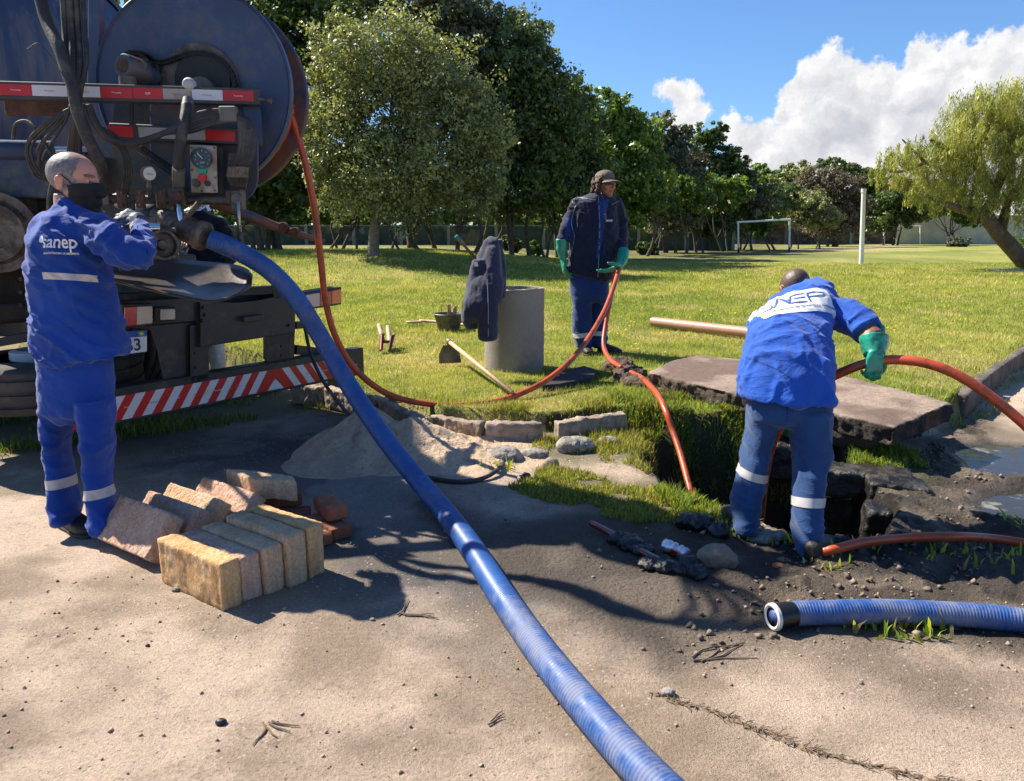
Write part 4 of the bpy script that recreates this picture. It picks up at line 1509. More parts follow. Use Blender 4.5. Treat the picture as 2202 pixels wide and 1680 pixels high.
# lamps
def lamp(name, q, lens, side):
    """q: outer rectangle (left-top, right-top, right-bottom, left-bottom) in frame points"""
    P = [T(a, b, -.07) for a, b in q]
    s = S(); s.rings([P, [p + a_ * .13 for p in P]]); o = s.obj(name, blackm, truck, bevel=.006)
    for (f0, f1, mt) in lens:
        r = []
        for f, g in ((f0, .12), (f1, .12), (f1, .88), (f0, .88)):
            top = P[0].lerp(P[1], f); bot = P[3].lerp(P[2], f)
            r.append(top.lerp(bot, g))
        s = S(); s.rings([[p + n_ * .003 for p in r], [p + n_ * .018 for p in r]])
        l_ = s.obj('lens', mt, o, bevel=.003)
        for g in (.3, .5, .7):
            t0 = P[0].lerp(P[1], f0).lerp(P[3].lerp(P[2], f0), g); t1 = P[0].lerp(P[1], f1).lerp(P[3].lerp(P[2], f1), g)
            s = S(); s.bar(t0 + n_ * .018, t1 + n_ * .018, .006, .005); s.obj('lens_rib', mt, l_)
    return o


lamp('tail_lamp', [(262, 654), (328, 652), (328, 700), (262, 708)], [(.05, .42, glassr), (.43, .95, glassw)], 0)
lamp('tail_lamp', [(652, 630), (735, 617), (735, 655), (652, 668)], [(.04, .38, glassw), (.39, .68, glassr), (.69, .95, glassa)], 1)
lamp('number_lamp', [(333, 662), (380, 660), (380, 690), (333, 692)], [(.2, .85, glassw)], 0)
# number plate, its left end behind the worker
PL = [T(215, 718, -.04), T(316, 710, -.04), T(316, 756, -.04), T(215, 769, -.04)]
s = S(); s.rings([[p + a_ * .004 for p in PL], PL]); plate = s.obj('number_plate', mat('plate_white', (.62, .64, .66), .4, var=.03), truck)
s = S(); s.rings([[p + n_ * .001 for p in (PL[0], PL[1], PL[1].lerp(PL[2], .28), PL[0].lerp(PL[3], .28))], [p + n_ * .002 for p in (PL[0], PL[1], PL[1].lerp(PL[2], .28), PL[0].lerp(PL[3], .28))]]); s.obj('plate_band', bluep, plate)
xd = (PL[1] - PL[0]).normalized()
pc = PL[0].lerp(PL[2], .5)
H_ = (PL[1] - PL[2]).length
flat_text('B3', 'plate_number', PL[1].lerp(PL[2], .66) - xd * .088, xd, up, H_ * .78, navyp, plate, bold=.002, lift=.003, spacing=1.05)
fc = PL[1].lerp(PL[2], .14) - xd * .035
s = S(); s.rings([[fc + xd * a * .018 + up * b * .012 + n_ * l_ for a, b in ((-1, -1), (1, -1), (1, 1), (-1, 1))] for l_ in (.0025, .0032)]); s.obj('flag', greenp, plate)
s = S(); s.rings([[fc + xd * a * .013 + up * b * .009 + n_ * l_ for a, b in ((-1, 0), (0, -1), (1, 0), (0, 1))] for l_ in (.0034, .004)]); s.obj('flag', yellowp, plate)

# curved chute lying on the box
pts = []
A0, A1 = W(190, 560, 4.25), W(590, 606, 4.52)
ax = (A1 - A0)
Lc = ax.length
ax.normalize()
rows = []
MU = 34
for i in range(MU + 1):
    t = i / MU
    base = Vector(A0).lerp(A1, t)
    far = W(190 + 345 * t + 30 * t * t, 535 + 36 * t + 3 * math.sin(t * 3), 4.75)
    near = W(170 + 335 * t, 583 + 78 * t ** .9 - 8 * max(0, t - .8) * 5, 4.12)
    if t > .80:
        f = (t - .80) / .20
        g = math.sqrt(max(0, 1 - f * f)) * .98 + .02
        mid = far.lerp(near, .5)
        mid += (A1 - mid) * 0
        far = mid.lerp(far, g); near = mid.lerp(near, g)
    row = []
    for j in range(13):
        v = j / 12
        p = far.lerp(near, v)
        p.z -= math.sin(v * math.pi) * .055 * (1 if t < .8 else max(0.25, 1 - ((t - .8) / .2) ** 2 * .75))
        row.append(p)
    rows.append(row)
bm = bmesh.new()
vv = [[bm.verts.new(p) for p in r] for r in rows]
for i in range(MU):
    for j in range(12):
        bm.faces.new((vv[i][j], vv[i][j + 1], vv[i + 1][j + 1], vv[i + 1][j]))
me = bm_mesh(bm, 'chute', True)
ch = link('chute', me, mat('chute_steel', (.075, .055, .046), .36, .2, var=.3, scale=5, dirt=(.010, .009, .009), dirt_amt=.5, dscale=5, bump=.2, bscale=20), truck)
md_ = ch.modifiers.new('s', 'SOLIDIFY'); md_.thickness = .012; md_.offset = -1
s = S(); s.bar(W(250, 640, 4.7), W(610, 622, 5.2), .12, .05); s.bar(W(592, 612, 4.9), W(600, 640, 4.9), .05, .05); s.obj('chute_rest', blackm, truck, bevel=.004)
s = S(); c = W(598, 607, 5.1); s.lathe(c, (0, 1, 0), [(-.012, .016), (-.012, .034), (.012, .034), (.012, .016)], 20, False); s.obj('lifting_eye', blackm, truck, auto=40)

# ------------------------------------------------------------------ the hose reel
RC = W(421, 192, 4.72)
RR = pxm(4.72, 197) * 1.0
ay = Vector((.04, 1, 0)).normalized()
s = S()
s.lathe(RC, ay, [(-.030, .02), (-.030, RR * .965), (-.045, RR * .985), (-.035, RR), (.0, RR), (.008, RR * .985), (.006, .02)], 96)
s.obj('reel_disc', navy, truck, auto=35)
RB = RC + ay * .27
s = S()
s.lathe(RB, ay, [(-.006, .02), (-.006, RR * .985), (.0, RR), (.03, RR), (.04, RR * .97), (.03, .02)], 96)
s.obj('reel_disc', navy_rust, truck, auto=35)
s = S(); s.lathe(RC, ay, [(.004, RR * .80), (.265, RR * .80)], 72, False); s.obj('reel_drum', drumm, truck, True)
# hose wound on the drum
hose_orange = None
s = S()
turn = []
for i in range(0, 64 * 4):
    a = i / 64 * 2 * math.pi
    turn.append(RC + ay * (.04 + .05 * i / 64) + Vector((1, 0, 0)) * (math.cos(a) * (RR * .80 + .02)) + up * (math.sin(a) * (RR * .80 + .02)))
s.tube(turn, .022, 8)
omat = mat('orange_hose', (.52, .075, .018), .42, var=.15, scale=14, dirt=(.11, .035, .016), dirt_amt=.6, dscale=7, coat=.15, bump=.1, stretch=(1, 1, 1))
s.obj('wound_hose', omat, truck, True)

Yf = 4.66


def D(px, py, rpx, mt, name, y0=Yf, th=.02, seg=40, parent=truck, prof=None, ax=None):
    c = W(px, py, y0)
    r = pxm(y0, rpx)
    s = S()
    s.lathe(c, ax or (0, -1, 0), prof(r, th) if prof else [(0, r), (th, r), (th, .004)], seg)
    return s.obj(name, mt, parent, auto=35)


D(432, 184, 78, greydirt, 'sprocket', 4.68, .02)
D(438, 176, 55, mat('grease_black', (.010, .009, .008), .45, var=.3, bump=.4), 'sprocket_hub', 4.655, .02)
D(440, 196, 24, greydirt, 'axle_boss', 4.63, .06)
D(302, 155, 38, greydirt, 'sprocket', 4.67, .015)
# chain: rows of small plates round both sprockets
chp = spline([(258, 130), (275, 117), (298, 114), (318, 121), (332, 132), (352, 134), (372, 128), (392, 121), (415, 115), (440, 115), (464, 123), (484, 139), (499, 160), (507, 186)], 5)
s = S()
for i in range(len(chp) - 1):
    p, q = W(chp[i][0], chp[i][1], 4.64), W(chp[i + 1][0], chp[i + 1][1], 4.64)
    d = (q - p)
    for oy in (-.012, .012):
        s.box((p + q) / 2 + Vector((0, oy, 0)), (d.length * 1.25, .006, .022 if i % 2 else .028), d, Vector((0, 1, 0)).cross(d))
    s.cyl(p - Vector((0, .018, 0)), p + Vector((0, .018, 0)), .010, seg=8)
chp2 = spline([(320, 130), (334, 155), (330, 180), (318, 195)], 5)
for i in range(len(chp2) - 1):
    p, q = W(chp2[i][0], chp2[i][1], 4.64), W(chp2[i + 1][0], chp2[i + 1][1], 4.64)
    d = q - p
    s.box((p + q) / 2, (d.length * 1.25, .03, .022), d, Vector((0, 1, 0)).cross(d))
s.obj('chain', mat('grease_black'), truck)
# hydraulic motor
c = W(263, 141, 4.42)
s = S(); s.lathe(c, Vector((.35, 1, -.1)), [(0, .03), (0, .058), (.012, .066), (.14, .068), (.15, .05), (.22, .05)], 32)
s.box(W(300, 170, 4.6), (.10, .12, .12)); mo = s.obj('hydraulic_motor', mat('motor_blue', (.045, .065, .095), .5, var=.3, dirt=(.12, .07, .04), dirt_amt=.6), truck, auto=35)
s = S(); s.lathe(c, Vector((-.35, -1, .1)), [(-.002, .036), (.004, .036), (.005, .008)], 24); s.obj('motor_cap', rust, mo)
s = S(); s.cyl(W(274, 165, 4.45), W(278, 205, 4.45), .045, seg=16); s.cyl(W(308, 140, 4.5), W(308, 140, 4.46), .02, seg=10); s.obj('motor_port', greydirt, mo, auto=40)

# cross bar with tape
p0, p1 = W(-160, 187, 4.15), W(556, 208, 4.50)
p0.z = W(0, 193, 4.2).z + .0
bd = (p1 - p0).normalized()
p0 = W(0, 193, 4.22) - bd * .42
p1 = W(556, 208, 4.50)
bd = (p1 - p0).normalized()
bn = bd.cross(up).normalized()
s = S(); s.bar(p0 + Vector((0, .035, 0)), p1 + Vector((0, .035, 0)), .07, .088); bar_o = s.obj('cross_bar', mat('bar_grey', (.05, .045, .045), .5, var=.3, dirt=(.09, .06, .04), dirt_amt=.5), truck, bevel=.004)
edges = [-70, 0, 68.5, 145, 216, 286, 350, 412, 479.5, 546]
mts = [whitetape, redtape, whitetape, whitetape, redtape, redtape, greytape, whitetape, redtape]


def onbar(px):
    """point of the bar's axis under a frame column"""
    lo, hi = 0.0, (p1 - p0).length
    for _ in range(40):
        m_ = (lo + hi) / 2
        q = p0 + bd * m_
        fw = q.y * cp - (q.z - CAMZ) * sp
        if 1101 + 1665 * q.x / fw < px: lo = m_
        else: hi = m_
    return p0 + bd * lo


for k in range(len(mts)):
    q0, q1 = onbar(edges[k]) + bd * .0015, onbar(edges[k + 1]) - bd * .0015
    if edges[k] < 0: q0 = p0 + bd * .02
    s = S(); s.rings([[q0 - up * .026 + bn * l_, q1 - up * .026 + bn * l_, q1 + up * .028 + bn * l_, q0 + up * .028 + bn * l_] for l_ in (.001, .003)])
    tp = s.obj('reflective_tape', mts[k], bar_o)
    if k:
        txt = 'DPI' if k == 5 else 'Prismalite'
        flat_text(txt, 'tape_lettering', (q0 + q1) / 2, bd, up, .012 if k != 5 else .017, whitep if mts[k] is redtape else dullred, tp, lift=.0045)
s = S(); q = W(566, 213, 4.5); s.cyl(W(556, 213, 4.5), W(583, 217, 4.5), .009, seg=10); s.cyl(W(575, 216, 4.5), W(584, 217, 4.5), .016, seg=8); s.obj('bar_bolt', greydirt, bar_o, auto=40)
s = S(); s.rings([[W(a, b, y_) for a, b in ((522, 228), (560, 222), (566, 316), (545, 300), (530, 260))] for y_ in (4.55, 4.57)]); s.obj('bracket_plate', navy, truck)
D(409, 183, 13, mat('dull_white_paint'), 'white_knob', 4.45, .05, prof=lambda r, th: [(-.03, r * .3), (0, r), (.02, r), (.04, r * .7), (.05, .003)])

# cabinet with rounded foot
cab = [(322, 205), (552, 215), (556, 250), (556, 385), (552, 405), (542, 422), (526, 434), (505, 440), (430, 436), (372, 420), (322, 380)]
s = S(); s.rings([[W(a, b, 4.60) for a, b in cab], [W(a, b, 4.68) for a, b in cab]]); s.obj('cabinet', navy, truck, bevel=.006)
s = S(); s.rings([[W(a, b, y_) for a, b in ((250, 200), (372, 215), (372, 432), (330, 425), (262, 380), (238, 300))] for y_ in (4.70, 4.78)]); s.obj('cabinet_side', mat('dark_green_steel'), truck)
q0, q1 = W(240, 283, 4.50), W(530, 296, 4.52)
s = S(); s.bar(q0, q1, .06, .085); b2 = s.obj('lower_bar', mat('bar_grey'), truck, bevel=.004)
for (f0, f1, mt) in ((0, .18, redtape), (.22, .71, greytape), (.715, .93, redtape)):
    r0, r1 = q0.lerp(q1, f0), q0.lerp(q1, f1)
    s = S(); s.rings([[r0 - up * .028 - Vector((0, l_, 0)), r1 - up * .028 - Vector((0, l_, 0)), r1 + up * .028 - Vector((0, l_, 0)), r0 + up * .028 - Vector((0, l_, 0))] for l_ in (.031, .034)]); s.obj('reflective_tape', mt, b2)
# control panel
pq = [(408, 311), (466, 314), (468, 415), (411, 415)]
s = S(); s.rings([[W(a, b, 4.34) for a, b in pq], [W(a, b, 4.42) for a, b in pq]]); pan = s.obj('control_panel', panelm, truck, bevel=.004)
s = S(); s.rings([[W(a, b, y_) for a, b in ((409, 313), (479, 318), (480, 417), (412, 414))] for y_ in (4.425, 4.6)]); s.obj('panel_box', blackm, truck)
g_ = D(435, 341, 21, faceb, 'round_gauge', 4.34, .022, parent=pan, prof=lambda r, th: [(0, r), (th, r), (th, r * .86), (th - .006, r * .84), (th - .006, .002)])
gc = W(435, 341, 4.34 - .018)
s = S(); s.bar(gc, W(424, 330, 4.34 - .018), .002, .004); s.obj('needle', whitep, g_)
s = S()
for k in range(9):
    a = math.radians(225 - k * 33.75)
    c0 = gc + Vector((math.cos(a) * .036, 0, math.sin(a) * .036)); c1 = gc + Vector((math.cos(a) * .044, 0, math.sin(a) * .044))
    s.bar(c0, c1, .002, .003, (0, 1, 0))
s.obj('gauge_marks', whitep, g_)
flat_text('RPM', 'gauge_lettering', gc - up * .022, (1, 0, 0), up, .012, whitep, g_)
for (a, b, rp, mt, nm) in ((437, 367, 8, greenb, 'green_button'), (437, 383, 8.5, redb, 'red_button'), (423, 394, 8.5, faceb, 'black_knob'), (448, 395, 5.5, faceb, 'black_knob')):
    D(a, b, rp, mt, nm, 4.34, .018, 20, pan)
s = S()
for a, b in ((414, 366), (461, 318), (412, 318), (463, 382), (434, 411), (462, 410)):
    c = W(a, b, 4.338); s.cyl(c, c - Vector((0, .006, 0)), .006, seg=8)
s.obj('panel_screw', greydirt, pan)
# manifold
s = S()
m0, m1 = W(212, 428, 4.30), W(505, 432, 4.42)
s.cyl(m0, m1, .024, seg=18)
s.cyl(W(385, 390, 4.38), W(385, 470, 4.38), .026, seg=16)
s.cyl(W(226, 395, 4.32), W(226, 430, 4.32), .020, seg=14)
s.cyl(W(283, 430, 4.32), W(283, 452, 4.32), .018, seg=14)
man = s.obj('manifold', greydirt, truck, auto=40)
for a_b in ((W(385, 424, 4.36), (.085, .085, .10)), (W(228, 430, 4.3), (.06, .06, .06))):
    s = S(); s.box(*a_b); s.obj('valve_block', greydirt, man, bevel=.006)
for a, w_ in ((263, 21), (302, 19), (346, 19)):
    s = S(); s.box(W(a, 428, 4.27), (pxm(4.27, w_), .02, pxm(4.27, 38))); b_ = s.obj('clamp_plate', rust, man, bevel=.005)
    s = S()
    for zz in (-13, 13):
        c = W(a, 428 + zz, 4.255); s.cyl(c, c - Vector((0, .012, 0)), .007, seg=6)
    s.obj('bolt', greydirt, b_)
# pressure gauge
D(322, 374, 14.5, greydirt, 'gauge_case', 4.30, .03, parent=man)
pg = D(322, 374, 12.8, facew, 'pressure_gauge', 4.268, .003, parent=man)
c = W(322, 374, 4.262)
s = S(); s.bar(W(316, 374, 4.262), W(329, 375, 4.262), .002, .003); s.obj('needle', faceb, pg)
s = S(); s.cyl(W(322, 388, 4.31), W(323, 425, 4.31), .012, seg=12); s.cyl(W(322, 398, 4.31), W(322, 406, 4.31), .018, seg=6); s.obj('gauge_stem', greydirt, man, auto=40)
# levers
s = S(); s.tube([W(384, 436, 4.28), W(385, 450, 4.25), W(389, 480, 4.24), W(391, 498, 4.24)], [.016, .014, .011, .010], 12); s.cyl(W(391, 496, 4.24), W(392, 504, 4.24), .016, seg=10)
s.obj('valve_lever', chrome, man, True)
D(384, 425, 12, rust, 'valve_nut', 4.30, .03, 6, man)
s = S(); s.box(W(512, 430, 4.40), (.07, .06, .11)); s.box(W(497, 425, 4.42), (.05, .05, .08)); v2 = s.obj('valve_body', greydirt, truck, bevel=.006)
D(512, 428, 10, greydirt, 'valve_nut', 4.36, .03, 16, v2)
s = S(); s.tube([W(512, 432, 4.32), W(514, 470, 4.32), W(517, 505, 4.32)], .0085, 10); s.obj('lever_rod', steel, v2, True)
s = S(); s.cap(W(517, 503, 4.32), W(518, 520, 4.32), .013, .017); s.obj('lever_grip', rubber, v2, True)
s = S(); s.rings([[W(a, b, y_) for a, b in ((490, 330), (528, 330), (535, 380), (528, 412), (500, 415), (488, 380))] for y_ in (4.42, 4.47)]); s.obj('fitting_plate', greydirt, truck, bevel=.004)

# hoses over the machinery
def hoseP(pts, r, name='hydraulic_hose', mt=rubber, parent=truck, seg=12):
    P = [Vector(v) for v in spline([W(*p) for p in pts], 8)]
    s = S(); s.tube(P, r, seg)
    return s.obj(name, mt, parent, True)


hoseP([(78, -40, 4.25), (100, 45, 4.2), (128, 105, 4.12), (146, 160, 4.08), (158, 190, 4.06), (166, 235, 4.06), (190, 300, 4.08), (215, 350, 4.15), (226, 400, 4.3)], .030)
for k, (a, r_) in enumerate(((140, .017), (154, .020), (168, .015), (182, .012))):
    hoseP([(a - 6, -50, 4.3), (a, 60, 4.27), (a + 4, 130, 4.2), (158 + k * 5, 200, 4.18), (160 + k * 4, 230, 4.18), (150 + k * 7, 330, 4.3), (130 + k * 12, 430, 4.5)], r_)
hoseP([(402, 225, 4.36), (397, 262, 4.3), (389, 300, 4.27), (384, 340, 4.28), (383, 400, 4.36)], .028)
for a_b in ((W(404, 216, 4.40), W(400, 249, 4.33), .031), (W(384, 362, 4.29), W(384, 405, 4.36), .033)):
    s = S(); s.cyl(*a_b, seg=18); s.obj('hose_sleeve', mat('sleeve_grey', (.13, .12, .105), .6, var=.3), truck, auto=40)
for k in range(6):
    o = k * 4.0
    hoseP([(172 + o, 225, 4.2), (190 + o, 262 + o * .4, 4.2), (215 + o, 292 + o * .3, 4.22), (262 + o * .3, 312 + o * .2 - k * 2, 4.25), (310, 306 + o * .5 - k * 3, 4.26),
           (360, 282 + o * .9 - k * 3, 4.3), (410, 250 + o * 1.6, 4.32), (455, 238 + o * 1.4, 4.34), (488, 238 + o * 1.0, 4.36)], .0105 + .002 * (k % 3))
c = W(492, 246, 4.35)
s = S(); s.box(c, (pxm(4.35, 34), .05, pxm(4.35, 30)), (.9, 0, -.45)); s.obj('hose_strap', mat('sleeve_grey'), truck, bevel=.006)
for k in range(5):
    o = k * 7
    hoseP([(500 + o * .6, 240 + o * .6, 4.36), (514 + o * .8, 262, 4.35), (519 + o, 300, 4.34), (512 + o, 335, 4.33), (497 + o * 1.1, 362, 4.34), (494 + o * 1.2, 385, 4.36), (503 + o * .6, 400, 4.38)], .0145)
    c = W(496 + o * 1.1, 366, 4.33)
    s = S(); s.cyl(W(497 + o * 1.1, 358, 4.325), W(493 + o * 1.15, 380, 4.335), .019, seg=10); s.obj('hose_fitting', greydirt, truck, auto=40)
for k in range(6):
    g = random.Random(k)
    hoseP([(152 + k * 3, 225, 4.2), (140 - k * 8, 262, 4.2), (100 - k * 9 + g.uniform(-9, 9), 315, 4.25), (92 - k * 3, 350 + k * 6, 4.3), (108 + k * 5, 400, 4.35), (115, 470, 4.5)], .007)
for k in range(4):
    g = random.Random(k + 9)
    hoseP([(215 + k * 8, 270 + k * 4, 4.28), (240 + k * 6, 300, 4.3), (262 + k * 4, 330, 4.3), (268 + k * 5, 370, 4.32), (262 + k * 4, 420, 4.35)], .006)
hoseP([(28, 300, 4.3), (34, 268, 4.28), (60, 262, 4.28), (85, 290, 4.25), (110, 330, 4.25), (140, 360, 4.3)], .009)
hoseP([(120, 330, 4.1), (118, 370, 4.1), (106, 430, 4.1), (108, 480, 4.3)], .012)
hoseP([(150, 185, 4.05), (90, 98, 4.05), (58, 106, 4.05)], .0025, 'wire_end')
# coil spring cable
s = S()
c0, c1 = W(303, 318, 4.42), W(368, 362, 4.42)
dd, s1, s2_ = frame_from(c1 - c0)
s.tube([c0.lerp(c1, i / 150) + (s1 * math.cos(i * .75) + s2_ * math.sin(i * .75)) * .014 for i in range(151)], .0035, 6)
s.obj('coiled_cable', rubber, truck, True)
s = S(); s.bar(W(250, 318, 4.5), W(375, 405, 4.5), .02, .10, (0, 0, 1)); s.obj('diagonal_brace', mat('dark_green_steel'), truck)
s = S(); s.bar(W(282, 215, 4.48), W(283, 300, 4.48), .012, .02, (1, 0, 0)); s.bar(W(300, 225, 4.48), W(345, 265, 4.5), .01, .02); s.obj('stay', blackm, truck)
# left machinery: ram, shelf, flange, plate
s = S(); s.cyl(W(-40, 322, 4.5), W(116, 324, 4.7), .055, seg=24); s.obj('hydraulic_ram', navy, truck, auto=40)
s = S(); s.cyl(W(116, 324, 4.7), W(210, 323, 4.8), .022, seg=16); s.obj('ram_rod', chrome, truck, auto=40)
s = S(); s.box(W(95, 228, 4.5), (.42, .04, .10)); s.obj('rusty_shelf', rust, truck, bevel=.004)
s = S(); s.box(W(60, 375, 5.0), (.9, .3, .30)); s.obj('step_box', mat('step_blue', (.03, .05, .10), .6, var=.3, dirt=(.10, .10, .07), dirt_amt=.8, dscale=3), truck, bevel=.01)
s = S(); s.lathe(W(-10, 500, 4.75), Vector((.25, -1, 0)), [(-.1, .24), (0, .24), (.0, .19), (.04, .17), (.04, .10), (.0, .09), (0, .003)], 36); s.obj('round_flange', greydirt, truck, auto=35)
s = S(); s.box(W(30, 620, 5.0), (.5, .25, .42), e_); s.box(W(120, 665, 4.9), (.8, .06, .10), e_); s.obj('suspension_bracket', mat('brown_dirty_steel', (.06, .042, .03), .8, var=.5, scale=5, bump=.4), truck, bevel=.01)
s = S()
for i in range(6):
    c = W(48 + (i % 2) * 14, 600 + i * 14, 4.72); s.cyl(c, c - Vector((0, .02, 0)), .014, seg=6)
s.obj('bolt', mat('brown_dirty_steel'), truck)
s = S(); s.box(W(190, 470, 5.1), (1.1, .1, .75)); s.box(W(270, 600, 5.15), (1.0, .1, .3), e_); s.obj('back_plate', mat('dark_green_steel'), truck, bevel=.01)

# suction pipework
s = S()
s.lathe(W(335, 462, 4.34), W(458, 518, 4.24) - W(335, 462, 4.34), [(0, .05), (.06, .055), (.10, .062), (.13, .062), (.135, .075), (.165, .075), (.17, .068), (.20, .070), (.29, .074), (.295, .082), (.32, .082), (.325, .07), (.335, .06)], 36)
s.obj('suction_coupling', greydirt, truck, auto=35)
s = S(); s.tube([W(252, 432, 4.75), W(300, 448, 4.6), W(345, 465, 4.36)], [.05, .055, .05], 20); s.obj('suction_pipe', mat('step_blue'), truck, True)
s = S(); s.cyl(W(306, 488, 4.12), W(346, 490, 4.14), .030, .024, 24); s.obj('chrome_pipe', chrome, truck, auto=40)
s = S(); s.cyl(W(344, 499, 4.16), W(378, 496, 4.2), .016, seg=12); s.box(W(300, 475, 4.3), (.2, .05, .04)); s.obj('pipe_link', greydirt, truck, auto=40)
s = S(); s.tube([W(398, 470, 4.2), W(412, 455, 4.18), W(428, 436, 4.16)], .014, 12, round_ends=True); s.obj('cam_lever', greydirt, truck, True)
pa_, pb2 = W(312, 527, 4.35), W(366, 527, 4.05)
s = S()
s.lathe(pa_, pb2 - pa_, [(0, .072), (.12, .072), (.125, .08), (.16, .08), (.165, .074), (.26, .074), (.30, .078), (.31, .078), (.31, .066), (.27, .064), (.27, .030), (.29, .022), (.29, .003)], 40)
s.obj('capped_port', greydirt, truck, auto=35)
s = S(); s.cyl(W(386, 548, 4.05), W(362, 556, 4.05), .008, seg=8); s.obj('port_pin', greydirt, truck)

# blue boom arm with bolted joints reaching to the right
s = S(); s.tube([W(455, 437, 4.9), W(500, 450, 5.0), W(560, 475, 5.1), W(612, 495, 5.2), W(640, 503, 5.25), W(697, 520, 5.35)], [.032, .034, .032, .028, .022, .018], 14)
boom = s.obj('boom_arm', navy_rust, truck, True)
for a, b in ((608, 490), (633, 501)):
    s = S(); c = W(a, b, 5.18); s.lathe(c + Vector((0, .03, 0)), (0, -1, 0), [(0, .036), (.05, .036), (.055, .03), (.055, .014), (.07, .014), (.07, .002)], 20); s.obj('boom_bolt', rust, boom, auto=40)

# thin black hose hanging from the tail down to the sand
P = [Vector(v) for v in spline([T(652, 665, .05), T(655, 700, 0), W(668, 760, 5.35), W(695, 820, 5.15), W(730, 868, 5.0), W(757, 902, 4.93)], 10)]
s = S(); s.tube(P, .0125, 10)
props(s.obj('thin_hose', rubber, None, True), 'thin black hose hanging from the tail frame down to the sand pile', 'hose')

# unseen boom, swivel head and hose loops added above the frame to cast shadow
s = S(); s.tube([Vector((-4.6, 6.9, 3.62)), Vector((-3.4, 6.0, 3.62)), Vector((-2.6, 5.3, 3.52)), Vector((-2.05, 4.92, 3.30))], [.13, .13, .12, .12], 24)
bo = s.obj('added_shadow_boom', navy, truck, True)
s = S(); s.lathe((-2.02, 4.9, 3.02), up, [(0, .25), (.05, .30), (.30, .30), (.34, .24)], 40); s.box((-1.80, 4.78, 3.15), (.45, .32, .26), (.8, -.5, 0)); s.obj('added_boom_head', navy, truck, bevel=.01)
s = S(); s.tube([Vector(v) for v in spline([(-1.75, 4.75, 3.12), (-1.55, 4.70, 3.25), (-1.38, 4.78, 3.1), (-1.45, 5.0, 2.95), (-1.8, 5.1, 2.95)], 8)], .055, 14); s.obj('added_boom_hose', rubber, truck, True)
for k in range(5):
    p0_ = W(140 + k * 10, -50, 4.3)
    s = S(); s.tube([Vector(v) for v in spline([p0_ - Vector((0, 0, .05)), p0_ + Vector((-.02, .02, .25)), p0_ + Vector((-.10 + .03 * k, -.02 - .02 * k, .62)), p0_ + Vector((-.02 + .04 * k, .12, .82 + .03 * k)), Vector((-2.15, 4.75, 3.35 + .02 * k)), Vector((-2.05, 4.9, 3.2))], 7)], .018, 10)
    s.obj('hydraulic_hose', rubber, truck, True)  # unseen hose loops, added for the streaky shadow on the road
# ------------------------------------------------------------------ people
def cloth(name, col, dirt=None, amt=.4, wr=.5, dscale=3.5, sheen=.2):
    if name in MATS: return MATS[name]
    m = bpy.data.materials.new(name); MATS[name] = m
    m.use_nodes = True
    nt = m.node_tree; nt.nodes.clear()
    n = N(nt)
    tc = n('ShaderNodeTexCoord').outputs['Object']
    a = n.noise(3.2, 5, .6, tc)
    c = n.mix(n.smooth(a, .3, .72), tuple(x * .80 for x in col), tuple(x * 1.18 for x in col))
    fz = n.noise(7.0, 5, .65, n.vmath('MULTIPLY', tc, (1, 1, 3)))
    c = n.mix(n.math('MULTIPLY', n.smooth(fz, .55, .75), .25), c, tuple(min(1, x * 1.5 + .03) for x in col))
    if dirt:
        c = n.mix(n.math('MULTIPLY', n.smooth(n.noise(dscale, 7, .68, tc), .66 - .2 * amt, .80 - .15 * amt), min(1, amt * 1.3)), c, dirt)
    b = n('ShaderNodeBsdfPrincipled', {'Base Color': c, 'Roughness': .82})
    b.inputs['Specular IOR Level'].default_value = .25
    b.inputs['Sheen Weight'].default_value = sheen
    # crumpled creases over a fine weave
    w1 = n.noise(5.0, 4, .55, n.vmath('MULTIPLY', tc, (1.2, 1.2, 2.4)), 1.2)
    rd = n.math('ABSOLUTE', n.math('SUBTRACT', w1, .5))
    w2 = n.noise(13.0, 5, .6, n.vmath('MULTIPLY', tc, (1.5, 1.5, 2.2)), .8)
    rd2 = n.math('ABSOLUTE', n.math('SUBTRACT', w2, .5))
    h = n.math('ADD', n.math('MULTIPLY', rd, 2.0 * wr), n.math('MULTIPLY', rd2, .9 * wr))
    h = n.math('ADD', h, n.math('MULTIPLY', n.noise(260, 2, .5, tc), .05))
    bp = n('ShaderNodeBump', {'Height': h, 'Strength': .55, 'Distance': .018})
    nt.links.new(bp.outputs[0], b.inputs['Normal'])
    n('ShaderNodeOutputMaterial', {0: b})
    return m


blue1 = cloth('blue_workwear', (.006, .048, .285), (.02, .04, .12), .2)
blue3 = cloth('bright_blue_workwear', (.008, .075, .40), (.05, .11, .28), .3, .6)
blue3t = cloth('faded_blue_trousers', (.016, .058, .175), (.02, .045, .12), .15)
blue2 = cloth('dusty_blue_trousers', (.010, .035, .16), (.035, .035, .045), .6)
navyj = cloth('navy_coat', (.010, .013, .038), (.035, .035, .045), .4, .55)
hood = cloth('black_hoodie', (.006, .009, .022), None, 0)
whitet = cloth('white_trousers', (.55, .53, .50), None, 0)
retro = mat('reflective_band', (.52, .50, .50), .45, var=.12, dirt=(.25, .22, .2), dirt_amt=.4, dscale=9)
bootm = mat('work_boot', (.016, .014, .013), .6, var=.4, dirt=(.05, .04, .03), dirt_amt=.5, dscale=8, bump=.3)
sole = mat('boot_sole', (.05, .04, .032), .85, var=.4, bump=.4)
gl_blue = mat('blue_coated_glove', (.02, .045, .11), .55, var=.4, scale=14, dirt=(.12, .14, .17), dirt_amt=.55, dscale=14, bump=.4)
gl_green = mat('green_rubber_glove', (.012, .33, .215), .38, var=.25, scale=7, dirt=(.02, .06, .045), dirt_amt=.6, dscale=7, coat=.2, bump=.25, bscale=35)
